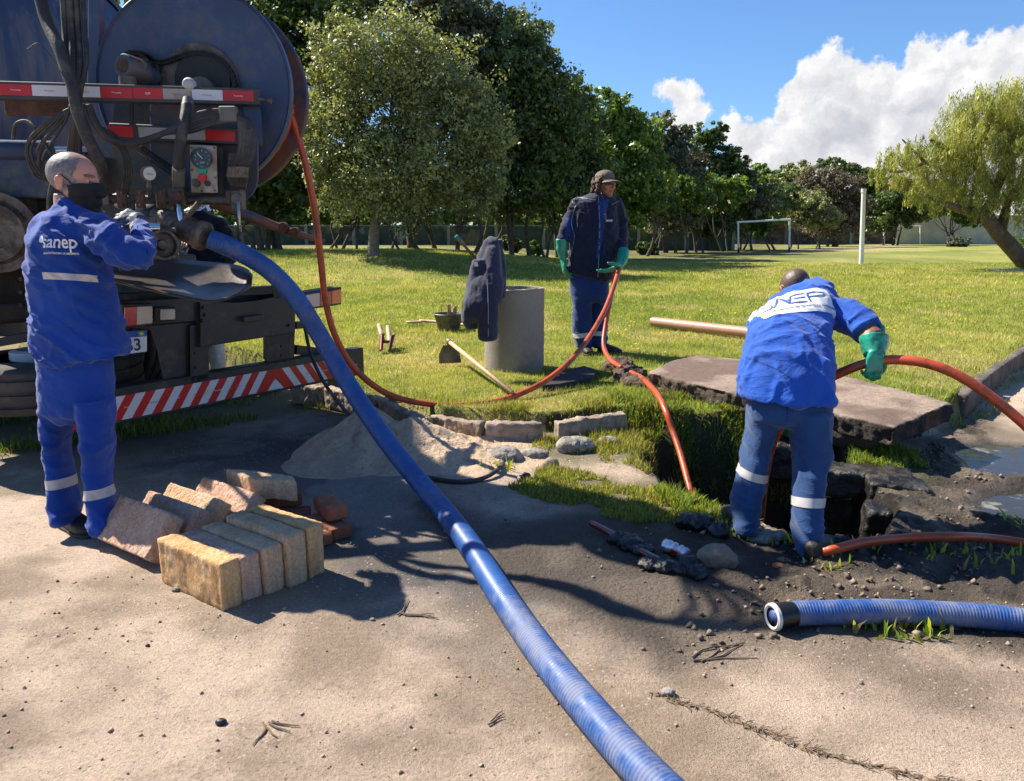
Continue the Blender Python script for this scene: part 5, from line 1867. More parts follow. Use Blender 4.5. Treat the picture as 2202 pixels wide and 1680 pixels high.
skin = mat('skin', attr=True, rough=.5, var=.10, scale=22, bump=.12, bscale=120)
skin.node_tree.nodes['Principled BSDF'].inputs['Subsurface Weight'].default_value = .12
skin.node_tree.nodes['Principled BSDF'].inputs['Subsurface Radius'].default_value = (.012, .004, .002)
maskm = mat('black_face_mask', (.010, .010, .012), .8, var=.2, bump=.2, bscale=150)
eyew = mat('eye_white', (.6, .57, .52), .2, var=.02)
eyed = mat('eye_dark', (.02, .012, .008), .1, var=.02)


def sec(px, py, Y, hw, dp, tilt=0.0, yaw=0.0):
    c = W(px, py, Y)
    r = pxm(Y, hw)
    tn = c.x / c.y
    r = math.sqrt(max((.45 * r) ** 2, r * r - (dp * tn) ** 2)) - .004
    A = Vector((r, 0, tilt)); B = Vector((0, dp, 0))
    if yaw:
        R = Matrix.Rotation(yaw, 3, 'Z'); B = R @ B; A = R @ A
    return (c, A, B)


def folds(amp, sxyz, seed, fine=.35, zamp=None):
    """sharp ridged creases in two slanting families over soft undulation"""
    def f(P, Nn):
        w = (fbm(P, 3, 2, seed + 9)[:, None] - .5) * 2.2
        q = P * np.array(sxyz) + w
        c, s_ = math.cos(.65), math.sin(.65)
        Pr = np.stack([P[:, 0] * c - P[:, 2] * s_, P[:, 1], P[:, 0] * s_ + P[:, 2] * c], 1)
        q2 = Pr * np.array([4.0, 5.0, 15.0]) + w * .8
        r = np.clip(1 - np.abs(fbm(q, 1.0, 2, seed) - .5) * 6, 0, 1) ** 1.6
        r2 = np.clip(1 - np.abs(fbm(q2, 1.0, 2, seed + 31) - .5) * 7, 0, 1) ** 1.8
        soft = fbm(P, 5, 2, seed + 55) - .5
        a = amp if zamp is None else amp * zamp(P)
        return (r * .8 + r2 * .7 - .5 + soft * .6 + (fbm(P, 16, 2, seed + 3) - .5) * fine * .8) * a
    return f


def band(name, bvh, c0, c1, width, mt, parent, a0=0, a1=360, seg=44, lift=.004, rad=.19):
    """strip wrapped round a limb: c0, c1 on the limb's axis, the strip centred at c0"""
    d = (Vector(c1) - Vector(c0)).normalized()
    d, s1, s2 = frame_from(d)
    bm = bmesh.new()
    rows = []
    for i in range(seg + 1):
        a = math.radians(a0 + (a1 - a0) * i / seg)
        dr = s1 * math.cos(a) + s2 * math.sin(a)
        r = []
        for k in (-.5, 0, .5):
            o = Vector(c0) + d * width * k
            h = bvh.ray_cast(o + dr * rad, -dr, rad)
            r.append((h[0] + dr * lift) if h[0] is not None else None)
        rows.append(r)
    vs = [[bm.verts.new(p) if p is not None else None for p in r] for r in rows]
    for i in range(seg):
        for k in range(2):
            q = (vs[i][k], vs[i + 1][k], vs[i + 1][k + 1], vs[i][k + 1])
            if all(x is not None for x in q) and max((q[0].co - q[1].co).length, (q[3].co - q[2].co).length) < .12:
                bm.faces.new(q)
    bmesh.ops.delete(bm, geom=[v for v in bm.verts if not v.link_faces], context='VERTS')
    return link(name, bm_mesh(bm, name, True), mt, parent)


def head(C_, fwd, upv, scl, parent, hairfn=None, skincol=(.42, .22, .15), neck_to=None, body_extra=None, name='body', eyes=True):
    """one continuous head with neck; local x right, y forward, z up"""
    f = Vector(fwd).normalized()
    r = f.cross(Vector(upv)).normalized()
    u = r.cross(f).normalized()
    R = Matrix((r, f, u)).transposed()
    L = lambda x, y, z: Vector(C_) + R @ (Vector((x, y, z)) * scl)
    s = S()
    E = lambda c, rr: s.ell(L(*c), tuple(q * scl for q in rr), R, 22, 14)
    E((0, -.012, .035), (.077, .098, .083))
    E((0, .030, -.010), (.066, .068, .085))
    E((0, .042, -.068), (.050, .050, .042))
    E((0, .070, -.098), (.026, .024, .020))
    for x in (-1, 1):
        E((x * .040, .058, -.025), (.026, .030, .026))
        s.tube([L(x * .050, .074, .030), L(x * .028, .086, .036), L(x * .008, .088, .032)], [.004 * scl, .0062 * scl, .005 * scl], 10, round_ends=True)
        E((x * .079, -.008, -.004), (.007, .017, .030))
        E((x * .084, -.013, .004), (.007, .013, .020))
        E((x * .010, .104, -.032), (.008, .010, .008))
        E((x * .031, .076, .012), (.014, .010, .009))
    s.tube([L(0, .090, .022), L(0, .104, -.005), L(0, .116, -.028)], [.009 * scl, .011 * scl, .012 * scl], 12, round_ends=True)
    E((0, .093, -.058), (.024, .012, .006)); E((0, .092, -.068), (.021, .012, .007))
    nt_ = neck_to or L(0, -.03, -.21)
    s.tube([L(0, -.018, -.05), L(0, -.022, -.11).lerp(Vector(nt_), .15), nt_], [.058 * scl, .056 * scl, .070 * scl], 18)
    if body_extra: body_extra(s)
    Ri = R.transposed()

    def colf(P, Nn):
        l = (P - np.array(C_)) @ np.array(R) / scl      # rows dotted with columns of R
        base = np.tile(np.array(skincol), (len(P), 1))
        k = fbm(P, 30, 3, 5)[:, None]
        base = base * (.85 + .3 * k)
        red = (np.exp(-((l[:, 1] - .08) ** 2 + (l[:, 2] + .03) ** 2) / .003) * .35)[:, None]
        base = base * (1 - red) + np.array([.45, .16, .11]) * red
        brow = ((np.abs(np.abs(l[:, 0]) - .030) < .020) & (np.abs(l[:, 2] - .034) < .006) & (l[:, 1] > .07))
        base[brow] = base[brow] * .35
        lip = (np.abs(l[:, 0]) < .024) & (np.abs(l[:, 2] + .063) < .009) & (l[:, 1] > .088)
        base[lip] = np.array([.33, .11, .09])
        if hairfn is not None:
            base = hairfn(l, base, P)
        return base

    def disp(P, Nn):
        l = (P - np.array(C_)) @ np.array(R) / scl
        e = sum(np.exp(-((l[:, 0] - x * .031) ** 2 + (l[:, 2] - .012) ** 2 * 2.2) / .00022) for x in (-1, 1)) * (l[:, 1] > .05)
        mth = np.exp(-((l[:, 2] + .063) / .0025) ** 2) * (np.abs(l[:, 0]) < .024) * (l[:, 1] > .08)
        ea = np.exp(-((l[:, 1] + .008) ** 2 + (l[:, 2] + .002) ** 2) / .00008) * (np.abs(l[:, 0]) > .08)
        return -(e * .004 + mth * .003 + ea * .004) * scl
    o = s.remesh(name, skin, parent, .0045 * scl, 3, disp, colf)
    if eyes:
        for x in (-1, 1):
            q = S(); q.ell(L(x * .031, .078, .013), (.010 * scl, .0065 * scl, .0038 * scl), R); e1_ = q.obj('eye', eyew, parent, True)
            q = S(); q.ell(L(x * .031, .0853, .013), (.0048 * scl, .0022 * scl, .0036 * scl), R); q.obj('pupil', eyed, e1_, True)
    return L, R, o


def hand(s, wrist, f, nrm, scl=1.0, curl=(30, 30, 20), thumb=1, spread=.05, th=1.0, wrist_r=.028):
    """adds a gripping hand to shape s: f = towards the fingers, nrm = side the fingers close to"""
    f = Vector(f).normalized()
    nrm = Vector(nrm); nrm = (nrm - f * nrm.dot(f)).normalized()
    sd = f.cross(nrm).normalized() * thumb
    wr = Vector(wrist)
    k = scl
    s.loft([(wr - f * .012 * k, sd * .026 * k, nrm * .019 * k), (wr + f * .012 * k, sd * .033 * k, nrm * .018 * k), (wr + f * .05 * k, sd * .042 * k, nrm * .017 * k), (wr + f * .088 * k, sd * .041 * k, nrm * .014 * k), (wr + f * .098 * k, sd * .036 * k, nrm * .010 * k)], 20, 2.2)
    for i, (off, ln, rr) in enumerate(((.031, .90, .0095), (.0105, 1.0, .0098), (-.0105, .93, .0095), (-.030, .74, .0085))):
        p = wr + f * (.088 - .006 * abs(i - 1)) * k + sd * off * k
        d = (f + sd * (spread * (1.5 - i) / 1.5)).normalized()
        pts, rad = [p - d * .02 * k, p], [rr * k * th, rr * 1.05 * k * th]
        for ci, (c, seg) in enumerate(zip(curl, (.044, .027, .021))):
            a = math.radians(c + (i - 1.5) * 2)
            d = (Matrix.Rotation(a, 3, f.cross(nrm)) @ d).normalized()
            p = p + d * seg * ln * k
            pts.append(p); rad.append(rr * k * th * (1.0 - .09 * (ci + 1)))
        s.tube([Vector(v) for v in pts], rad, 10, round_ends=True)
    tb0 = wr + f * .018 * k + sd * .026 * k
    d = (f * .62 + sd * .72 + nrm * .32).normalized()
    p1 = tb0 + d * .042 * k
    d2 = (f * .85 + sd * .22 + nrm * .50).normalized()
    p2 = p1 + d2 * .032 * k
    d3 = (f * .85 - sd * .05 + nrm * .6).normalized()
    p3 = p2 + d3 * .024 * k
    s.tube([tb0 - d * .01 * k, tb0, p1, p2, p3], [.014 * k * th, .0145 * k * th, .013 * k * th, .0112 * k * th, .0095 * k * th], 10, round_ends=True)


def boot(name, heel, toe_dir, L_, parent, shaft=.15):
    d = Vector(toe_dir); d.z = 0; d.normalize()
    sd = Vector((-d.y, d.x, 0))
    b = Vector(heel)
    s = S()
    s.loft([(b + d * x + up * z, sd * w__, up * hh_) for x, z, w__, hh_ in ((-.035, .06, .02, .03), (-.02, .055, .036, .05), (.03, .055, .042, .052), (.10, .048, .046, .045), (.16, .042, .05, .038), (.21, .036, .048, .030), (.24, .032, .036, .022), (.25, .03, .018, .012))], 20, 2.4)
    s.tube([b + d * .012 + up * .05, b + d * .008 + up * shaft], [.045, .046], 16)
    o = s.remesh(name, bootm, parent, .006, 2, rock_d(.003, 30))
    s = S()
    s.loft([(b + d * x + up * .008, sd * w__, up * .012) for x, w__ in ((-.04, .02), (-.025, .04), (.04, .044), (.09, .043), (.16, .054), (.215, .05), (.245, .036), (.258, .015))], 20, 4)
    s.obj('sole', sole, o, auto=40)
    return o


def rock_d(amp, sc_=8, seed=0):
    return lambda P, Nn: (fbm(P, sc_, 4, seed) - .5) * amp * 2


def legs(parent, name, mt, waist, left, right, voxel=.009, amp=.014, seed=1, ztop=.5, xf=None):
    s = S()
    s.loft(waist, 30, 2.3)
    for lg in (left, right):
        s.loft([sec(*q) for q in lg], 26, 2.15)
    zs = [sec(*q)[0].z for q in left]
    zlo = min(zs)
    f = folds(amp * .85, (6, 6, 8), seed, .3, lambda P: .6 + .9 * np.exp(-((P[:, 2] - zlo) / .16) ** 2) + .6 * np.exp(-((P[:, 2] - (zlo + .38)) / .10) ** 2))
    return s.remesh(name, mt, parent, voxel, 3, f)


# ============ man in the black mask at the truck
w1 = thing('person', (W(180, 1140, 3.5).x, 3.5, 0), 'grey haired man in blue workwear and black mask gripping the truck valve', 'person', 'workers at the hole and the truck')
Yb = 3.55
tr_ = legs(w1, 'trousers', blue1, [sec(162, 740, Yb, 74, .13), sec(163, 790, Yb, 82, .15), sec(164, 840, Yb, 85, .15), sec(165, 880, Yb, 82, .14), sec(165, 905, Yb, 50, .09)],
           [(122, 860, 3.58, 43, .11), (121, 920, 3.57, 41, .11), (124, 970, 3.55, 36, .10), (129, 1010, 3.53, 34, .092), (134, 1050, 3.51, 37, .095), (139, 1085, 3.49, 41, .10), (144, 1106, 3.48, 40, .105), (146, 1117, 3.48, 34, .09)],
           [(206, 860, 3.50, 46, .12), (208, 920, 3.47, 44, .115), (209, 970, 3.44, 40, .108), (209, 1010, 3.43, 36, .10), (212, 1050, 3.41, 35, .095), (218, 1090, 3.40, 40, .10), (226, 1118, 3.38, 43, .11), (228, 1136, 3.38, 40, .105), (228, 1142, 3.38, 34, .09)], seed=3)
bv = bvh_of(tr_)
band('reflective_band', bv, W(131, 1035, 3.52), W(134, 1060, 3.515), .045, retro, tr_, rad=.15)
band('reflective_band', bv, W(211, 1056, 3.415), W(214, 1080, 3.41), .045, retro, tr_, rad=.15)
# patch pocket seam and small label on the seat
s = S()
s.loft([sec(160, 432, 3.58, 33, .075), sec(159, 444, 3.58, 40, .085), sec(160, 452, 3.57, 56, .10), sec(161, 466, 3.55, 74, .125), sec(158, 484, 3.54, 86, .14), sec(152, 510, 3.52, 92, .15), sec(148, 545, 3.52, 92, .155), sec(149, 585, 3.53, 91, .155),
        sec(158, 630, 3.54, 94, .155), sec(166, 672, 3.55, 98, .16), sec(170, 712, 3.55, 104, .165), sec(176, 748, 3.55, 107, .17, .02), sec(179, 772, 3.55, 105, .17, .03), sec(179, 778, 3.55, 98, .16, .03)], 34, 2.25)
s.tube([W(205, 492, 3.46), W(240, 522, 3.40), W(275, 545, 3.38), W(296, 548, 3.40)], [pxm(3.4, 36), pxm(3.4, 38), pxm(3.4, 36), pxm(3.4, 33)], 22, round_ends=True)
s.tube([W(294, 548, 3.40), W(303, 528, 3.5), W(303, 505, 3.62), W(300, 490, 3.68)], [pxm(3.4, 34), pxm(3.45, 27), pxm(3.5, 21), pxm(3.6, 19)], 20, round_ends=False)
s.tube([W(110, 492, 3.66), W(150, 540, 3.86), W(190, 545, 3.95)], [.075, .07, .055], 18, round_ends=True)
f1 = folds(.015, (10, 6, 9), 21, .35)


def f1b(P, Nn):
    d = f1(P, Nn)
    # sharper rings of cloth at the bent elbow and under the arm
    e = np.array(W(292, 545, 3.4)); r = np.linalg.norm(P - e, axis=1)
    d = d + np.exp(-(r / .16) ** 2) * .007 * np.sin(r * 150 + fbm(P, 8, 2, 4) * 5)
    u2 = np.array(W(235, 590, 3.5)); r2 = np.linalg.norm((P - u2) * np.array([1, .6, .5]), axis=1)
    return d + np.exp(-(r2 / .22) ** 2) * .008 * np.sin((P[:, 0] * .8 + P[:, 2]) * 75 + fbm(P, 5, 2, 7) * 6)


jac = s.remesh('work_jacket', blue1, w1, .0085, 3, f1b)
jb = bvh_of(jac)
s = S(); s.loft([sec(161, 444, 3.58, 37, .085), sec(159, 438, 3.58, 37, .085), sec(157, 426, 3.59, 32, .077)], 30, 2.1)
s.remesh('collar', blue1, jac, .006, 2, folds(.003, (8, 8, 20), 4))
# lettering on his back
xdb = Vector((.97, .23, 0)).normalized()
xdb = Vector((1, -.12, .03)).normalized()
ydb = Vector((.02, .15, 1)).normalized()
ob = W(101, 516, 3.3)
me = subdivided(text_mesh('sanep', pxm(3.4, 38), .0012, spacing=1.0), 2)
me.transform(Matrix.Diagonal((.68, 1, 1, 1)))
drape(me, 'back_lettering', jb, ob, xdb, ydb, whitep, jac, .007)
me = subdivided(text_mesh('SERVIÇO AUTÔNOMO DE SANEAMENTO', pxm(3.4, 5.4), .0002), 1)
me.transform(Matrix.Diagonal((.62, 1, 1, 1)))
drape(me, 'back_lettering', jb, W(105, 541, 3.3), xdb, ydb, whitep, jac, .007)
# drop emblem
bm = bmesh.new()
dr = [(math.sin(t) * .5 * (1 - .55 * max(0, math.cos(t)) ** 2), (math.cos(t) * (.9 if math.cos(t) > 0 else .45)), 0) for t in np.linspace(0, 2 * math.pi, 20)[:-1]]
k = pxm(3.4, 11)
fc = bm.faces.new([bm.verts.new((x * k, y * k, 0)) for x, y, _ in dr])
me = bm_mesh(bm)
drape(subdivided(me, 2), 'drop_emblem', jb, W(64, 512, 3.3), xdb, ydb, whitep, jac, .004)
drape(grid_mesh(pxm(3.4, 92), pxm(3.4, 14), 50, 8), 'reflective_band', jb, W(112, 591, 3.3), Vector((1, -.1, -.02)), ydb, retro, jac, .005)
# stitched pocket on the seat of the trousers
tb_ = bv
s = S()
pk = spline([(170, 862), (172, 884), (205, 884), (225, 876)], 6)
# head
hc = W(160, 394, 3.58)


def hair1(l, base, P):
    edge = .046 + (fbm(P, 40, 3, 4) - .5) * .03
    zline = -.06 + np.clip(l[:, 1] + .03, 0, 1) * .75
    top = np.clip((l[:, 2] - .07) / .03, 0, 1) * np.clip((l[:, 1] - .0) / .05, 0, 1)
    m_ = sstep(l[:, 2] - zline, -.012, .012) * (l[:, 1] < edge) * (1 - .6 * top)
    ear = (np.abs(l[:, 0]) > .076) & (np.abs(l[:, 1] + .008) < .024) & (np.abs(l[:, 2]) < .034)
    m_[ear] = 0
    g = np.array([.17, .155, .155]) * (.3 + 1.4 * fbm(P, 110, 3, 8)[:, None])
    m_ = (m_ * .97)[:, None]
    pinkt = (np.clip((l[:, 2] - .04) / .05, 0, 1) * np.clip((l[:, 1] + .0) / .05, 0, 1) * .5)[:, None]
    base = base * (1 - pinkt) + np.array([.46, .22, .17]) * pinkt
    return base * (1 - m_) + g * m_


L1, R1, hd = head(hc, (.985, -.10, -.12), (.05, 0, 1), 1.13, w1, hair1, (.60, .28, .19), neck_to=W(157, 462, 3.58))
def fitted_mask(hd_, L_, R_, C_, scl):
    """cloth mask grown from the surface of the lower face"""
    P = verts_of(hd_.data) + np.array(ORG[hd_.name])
    l = (P - np.array(C_)) @ np.array(R_) / scl
    topl = -.004 + np.clip(l[:, 1] - .03, 0, 1) * .22
    keep = (l[:, 1] > .022) & (l[:, 2] < topl) & (l[:, 2] > -.122) & (l[:, 1] > -.02 - l[:, 2] * .35)
    bm = bmesh.new(); bm.from_mesh(hd_.data)
    bm.transform(Matrix.Translation(ORG[hd_.name]))
    bm.verts.ensure_lookup_table()
    bmesh.ops.delete(bm, geom=[v for v in bm.verts if not keep[v.index]], context='VERTS')
    bm.normal_update()
    for v in bm.verts: v.co += v.normal * .0075
    for _ in range(14): bmesh.ops.smooth_vert(bm, verts=[v for v in bm.verts if not v.is_boundary], factor=.6, use_axis_x=True, use_axis_y=True, use_axis_z=True)
    bm.normal_update()
    for v in bm.verts: v.co += v.normal * .003
    me = bm_mesh(bm, 'face_mask', True)
    o = link('face_mask', me, maskm, w1)
    m_ = o.modifiers.new('s', 'SOLIDIFY'); m_.thickness = .003; m_.offset = 1
    return o


mk = fitted_mask(hd, L1, R1, hc, 1.13)
for x in (-1, 1):
    s = S(); s.tube([L1(x * .056, .045, -.018), L1(x * .072, .018, .012), L1(x * .082, -.004, .030)], .0022, 6); s.tube([L1(x * .05, .035, -.085), L1(x * .068, .010, -.055), L1(x * .080, -.012, -.032)], .0022, 6)
    s.obj('mask_strap', maskm, mk, True)
# glove on the valve
s = S()
hand(s, W(301, 480, 3.70), (-.80, .15, .42), (-.25, .75, -.55), 1.0, (35, 40, 25), 1, th=1.25)
s.tube([W(301, 487, 3.69), W(297, 474, 3.71)], [.036, .038], 16, round_ends=True)
g_ = s.remesh('glove', gl_blue, w1, .0045, 2, rock_d(.003, 40))
s = S(); s.lathe(W(300.5, 491, 3.675), W(296, 474, 3.71) - W(300.5, 491, 3.675), [(-.006, .034), (-.006, .040), (.014, .041), (.014, .034)], 28, False); s.obj('glove_cuff', mat('white_knit', (.62, .60, .56), .9, var=.1, bump=.4, bscale=200), g_, auto=50)
s = S(); hand(s, W(200, 545, 3.96), (.8, .4, -.1), (0, .3, -1), 1.0, (35, 40, 25), -1, th=1.2); s.remesh('glove', gl_blue, w1, .005, 2)
boot('boot', (G(128, 1140).x, G(128, 1140).y + .06, hz(-2.2, 3.5)), (.80, -.60, 0), .27, w1)
boot('boot', (G(207, 1158).x, G(207, 1158).y + .06, hz(-1.9, 3.4)), (.86, -.50, 0), .27, w1)

# ============ man with the cap holding the orange hose
Y2 = 7.85
p2z = hz(W(1272, 755, Y2).x, Y2)
w2 = thing('person', (W(1272, 755, Y2).x, Y2, p2z), 'man in cap and navy coat holding the orange hose beside the concrete ring', 'person', 'workers at the hole and the truck')
tr2 = legs(w2, 'trousers', blue2, [sec(1268, 575, Y2, 40, .14), sec(1267, 600, Y2, 43, .15), sec(1268, 630, Y2, 42, .15), sec(1270, 650, Y2, 36, .12)],
           [(1250, 620, Y2, 23, .12), (1251, 660, Y2, 22, .115), (1251, 700, Y2, 21.5, .11), (1252, 722, Y2, 21, .11), (1254, 738, Y2, 20, .11), (1255, 747, Y2, 18, .10)],
           [(1290, 620, Y2 + .04, 21, .12), (1291, 660, Y2 + .04, 19.5, .115), (1291, 700, Y2 + .04, 18, .11), (1290, 722, Y2 + .03, 17, .11), (1289, 738, Y2 + .03, 17, .11), (1289, 747, Y2 + .03, 15, .10)], .012, .014, 7)
b2v = bvh_of(tr2)
band('reflective_band', b2v, W(1251, 719, Y2), W(1252, 730, Y2), .045, retro, tr2, rad=.13)
band('reflective_band', b2v, W(1290, 715, Y2 + .03), W(1290, 727, Y2 + .03), .045, retro, tr2, rad=.12)
s = S()
s.loft([sec(1292, 415, Y2 + .03, 17, .08), sec(1290, 419, Y2 + .02, 26, .10), sec(1286, 425, Y2, 38, .12), sec(1283, 436, Y2, 47, .14), sec(1280, 470, Y2, 48, .16), sec(1278, 520, Y2, 53, .18), sec(1275, 560, Y2, 51, .18), sec(1268, 590, Y2, 48, .18, -.03), sec(1267, 598, Y2, 45, .17, -.05)], 34, 2.3)
s.tube([W(1242, 438, Y2), W(1227, 470, Y2), W(1215, 498, Y2 - .05), W(1209, 522, Y2 - .06)], [.072, .072, .066, .056], 18, round_ends=True)
s.tube([W(1325, 440, Y2), W(1335, 475, Y2 + .04), W(1338, 510, Y2 + .0), W(1335, 548, Y2 - .14)], [.070, .070, .066, .056], 18, round_ends=True)
coat = s.remesh('coat', navyj, w2, .011, 3, folds(.014, (8, 8, 7), 41, .3))
cb = bvh_of(coat)
# open front: blue shirt, zip edges, piping
pts = [(0, .115), (.055, .13), (.035, .02), (.01, -.12), (-.02, -.30), (-.045, -.44), (-.075, -.44), (-.055, -.25), (-.05, -.05), (-.065, .10)]
bm = bmesh.new(); bm.faces.new([bm.verts.new((x, y, 0)) for x, y in pts]); me = subdivided(bm_mesh(bm), 4)
drape(me, 'shirt_front', cb, W(1305, 455, Y2 - .4), (1, 0, 0), up, cloth('shirt_blue', (.008, .035, .17)), coat, .003)
pipm = MATS.get('grey_piping') or mat('grey_piping', (.22, .22, .26), .6)


def piping(pl, w_, nm='piping', mt=pipm):
    bm = bmesh.new()
    sp_ = spline(pl, 8)
    vs = []
    for i, p in enumerate(sp_):
        d = np.array(sp_[min(i + 1, len(sp_) - 1)]) - np.array(sp_[max(i - 1, 0)])
        d = d / (np.linalg.norm(d) + 1e-9)
        vs.append([bm.verts.new((p[0] - d[1] * w_, p[1] + d[0] * w_, 0)), bm.verts.new((p[0] + d[1] * w_, p[1] - d[0] * w_, 0))])
    for i in range(len(vs) - 1):
        bm.faces.new((vs[i][0], vs[i][1], vs[i + 1][1], vs[i + 1][0]))
    return bm_mesh(bm)


mperp = 1.02 * Y2 / 1665
cv = lambda a, b: ((a - 1280) * mperp, (500 - b) * mperp)
for pl in ([cv(1237, 431), cv(1243, 443), cv(1247, 430), cv(1285, 436)], [cv(1246, 445), cv(1238, 480), cv(1244, 510), cv(1236, 550), cv(1228, 588)], [cv(1318, 445), cv(1336, 437)], [cv(1291, 430), cv(1294, 500), cv(1292, 590)]):
    drape(piping(pl, .0035), 'piping', cb, W(1280, 500, Y2 - .4), (1, 0, 0), up, pipm, coat, .004)
bm = bmesh.new(); bm.faces.new([bm.verts.new((*cv(a, b), 0)) for a, b in ((1227, 470), (1243, 470), (1241, 520), (1230, 586), (1222, 586), (1224, 520))]); me = subdivided(bm_mesh(bm), 3)
drape(me, 'side_panel', cb, W(1280, 500, Y2 - .4), (1, 0, 0), up, MATS['shirt_blue'], coat, .003)
me = subdivided(text_mesh('sanep', pxm(Y2, 7), .0008), 1)
drape(me, 'chest_lettering', cb, W(1329, 473, Y2 - .4), (1, .2, .05), up, whitep, coat, .004)
s = S(); s.tube([Vector(v) for v in spline([W(1293, 415, Y2 - .17), W(1300, 440, Y2 - .22), W(1302, 462, Y2 - .23)], 5)], .003, 6); s.cap(W(1302, 462, Y2 - .235), W(1303, 478, Y2 - .235), .009, .006)
s.obj('lanyard', faceb, coat, True)
hc2 = W(1301, 396, Y2 - .03)
sk2 = (.33, .155, .095)
L2, R2_, _ = head(hc2, (.62, -.78, -.06), (0, 0, 1), 1.08, w2, None, sk2, neck_to=W(1293, 425, Y2 + .02), eyes=False)
K = 1.08
# curly hair at the sides and back
s = S(); g = random.Random(2)
for i in range(80):
    a = g.uniform(math.radians(150), math.radians(390))
    zz = g.uniform(-.08, .04)
    x_, y_ = .088 * math.cos(a), .105 * math.sin(a) - .01
    if y_ > .035: continue
    s.ell(L2(x_ * g.uniform(.95, 1.12), y_ * g.uniform(.95, 1.15), zz), (.017 * K, .017 * K, .02 * K), seg=8, rg=6)
s.remesh('curly_hair', mat('auburn_hair', (.085, .035, .018), .6, var=.5, scale=40, bump=1.0, bscale=90), w2, .007, 1, rock_d(.010, 45, 3))
# cap with brim
s = S()
s.ell(L2(0, -.008, .062), (.080 * K, .100 * K, .062 * K), R2_, 28, 16)
capm = mat('faded_cap', (.13, .105, .080), .85, var=.3, scale=18, bump=.3, mottle=(.18, .15, .115))
capo = s.remesh('cap', capm, w2, .006, 2, folds(.004, (14, 14, 8), 2))
bm = bmesh.new()
rows = []
for i in range(7):
    t = i / 6
    row = []
    for j in range(13):
        a = (j / 12 - .5) * 2.3
        r_ = .084 + .058 * t * math.cos(a * .8)
        row.append(bm.verts.new(L2(r_ * math.sin(a) * .95, .012 + r_ * math.cos(a) * 1.05, .046 - .018 * t - .022 * abs(math.sin(a)) ** 2)))
    rows.append(row)
for i in range(6):
    for j in range(12):
        bm.faces.new((rows[i][j], rows[i][j + 1], rows[i + 1][j + 1], rows[i + 1][j]))
o = link('cap_brim', bm_mesh(bm, 'cap_brim', True), capm, capo)
mm = o.modifiers.new('s', 'SOLIDIFY'); mm.thickness = .005
# wrap sunglasses
rows = []
bm = bmesh.new()
for j in range(21):
    a = (j / 20 - .5) * 2.9
    b_ = []
    hgt = .019 * (1 - .5 * (abs(a) / 1.45) ** 3) * (.75 if abs(a) < .12 else 1)
    for q in (-1, 1):
        b_.append(bm.verts.new(L2(.077 * math.sin(a), .014 + .090 * math.cos(a) + .0, .014 + hgt * q)))
    rows.append(b_)
for j in range(20):
    bm.faces.new((rows[j][0], rows[j + 1][0], rows[j + 1][1], rows[j][1]))
o = link('sunglasses', bm_mesh(bm, 'sunglasses', True), faceb, w2)
mm = o.modifiers.new('s', 'SOLIDIFY'); mm.thickness = .004
# gloves
s = S()
s.tube([W(1208, 514, Y2 - .06), W(1208, 535, Y2 - .06), W(1211, 556, Y2 - .07)], [.060, .054, .040], 18)
hand(s, W(1211, 556, Y2 - .07), (.12, -.05, -1), (.75, .1, -.1), 1.35, (22, 28, 20), -1, th=1.2)
s.remesh('rubber_glove', gl_green, w2, .007, 2, rock_d(.006, 25, 3))
s = S()
s.tube([W(1340, 540, Y2 - .12), W(1338, 560, Y2 - .22), W(1332, 572, Y2 - .30)], [.060, .054, .040], 18)
hand(s, W(1334, 572, Y2 - .30), (-.88, -.18, -.34), (-.1, .25, .95), 1.35, (8, 18, 14), -1, spread=.22, th=1.2)
s.remesh('rubber_glove', gl_green, w2, .007, 2, rock_d(.006, 25, 5))
boot('boot', (W(1256, 760, Y2).x, Y2 + .02, p2z), (.15, -1, 0), .27, w2)
boot('boot', (W(1292, 760, Y2).x, Y2 + .0, p2z), (.75, -.66, 0), .27, w2)

# ============ man bending over the hole
w3 = thing('person', (W(1670, 1170, 3.35).x, 3.35, 0), 'man in bright blue shirt and green gloves bending over the hole, back turned', 'person', 'workers at the hole and the truck')
tr3 = legs(w3, 'trousers', blue3t, [sec(1693, 800, 3.52, 82, .14), sec(1695, 840, 3.46, 92, .15), sec(1696, 875, 3.43, 95, .15), sec(1697, 900, 3.42, 90, .13), sec(1697, 915, 3.42, 60, .08)],
           [(1645, 880, 3.45, 43, .12), (1636, 925, 3.47, 38, .115), (1623, 970, 3.48, 34, .11), (1619, 1010, 3.48, 33, .10), (1610, 1050, 3.48, 39, .10), (1603, 1093, 3.47, 37, .10), (1602, 1122, 3.45, 34, .095), (1602, 1138, 3.44, 33, .09), (1602, 1142, 3.44, 29, .08)],
           [(1744, 880, 3.38, 50, .125), (1744, 930, 3.36, 50, .12), (1745, 975, 3.34, 48, .115), (1741, 1020, 3.31, 42, .11), (1736, 1072, 3.28, 41, .105), (1736, 1130, 3.26, 41, .105), (1738, 1165, 3.25, 38, .105), (1739, 1186, 3.24, 37, .10), (1739, 1191, 3.24, 33, .09)], .0085, .011, 13)
b3v = bvh_of(tr3)
band('reflective_band', b3v, W(1619, 1016, 3.48), W(1612, 1040, 3.48), .042, retro, tr3, rad=.13)
band('reflective_band', b3v, W(1736, 1076, 3.28), W(1736, 1100, 3.27), .042, retro, tr3, rad=.135)
# seat pocket outline
spt = lambda a, b: ((a - 1740) * 1.02 * 3.3 / 1665, (930 - b) * 1.02 * 3.3 / 1665)
drape(piping([spt(1705, 845), spt(1700, 895), spt(1712, 908), spt(1755, 912), spt(1768, 900), spt(1775, 850)], .0022), 'pocket_seam', b3v, W(1740, 930, 2.9), (1, 0, 0), up, cloth('seam_blue', (.03, .085, .32)), tr3, .003)


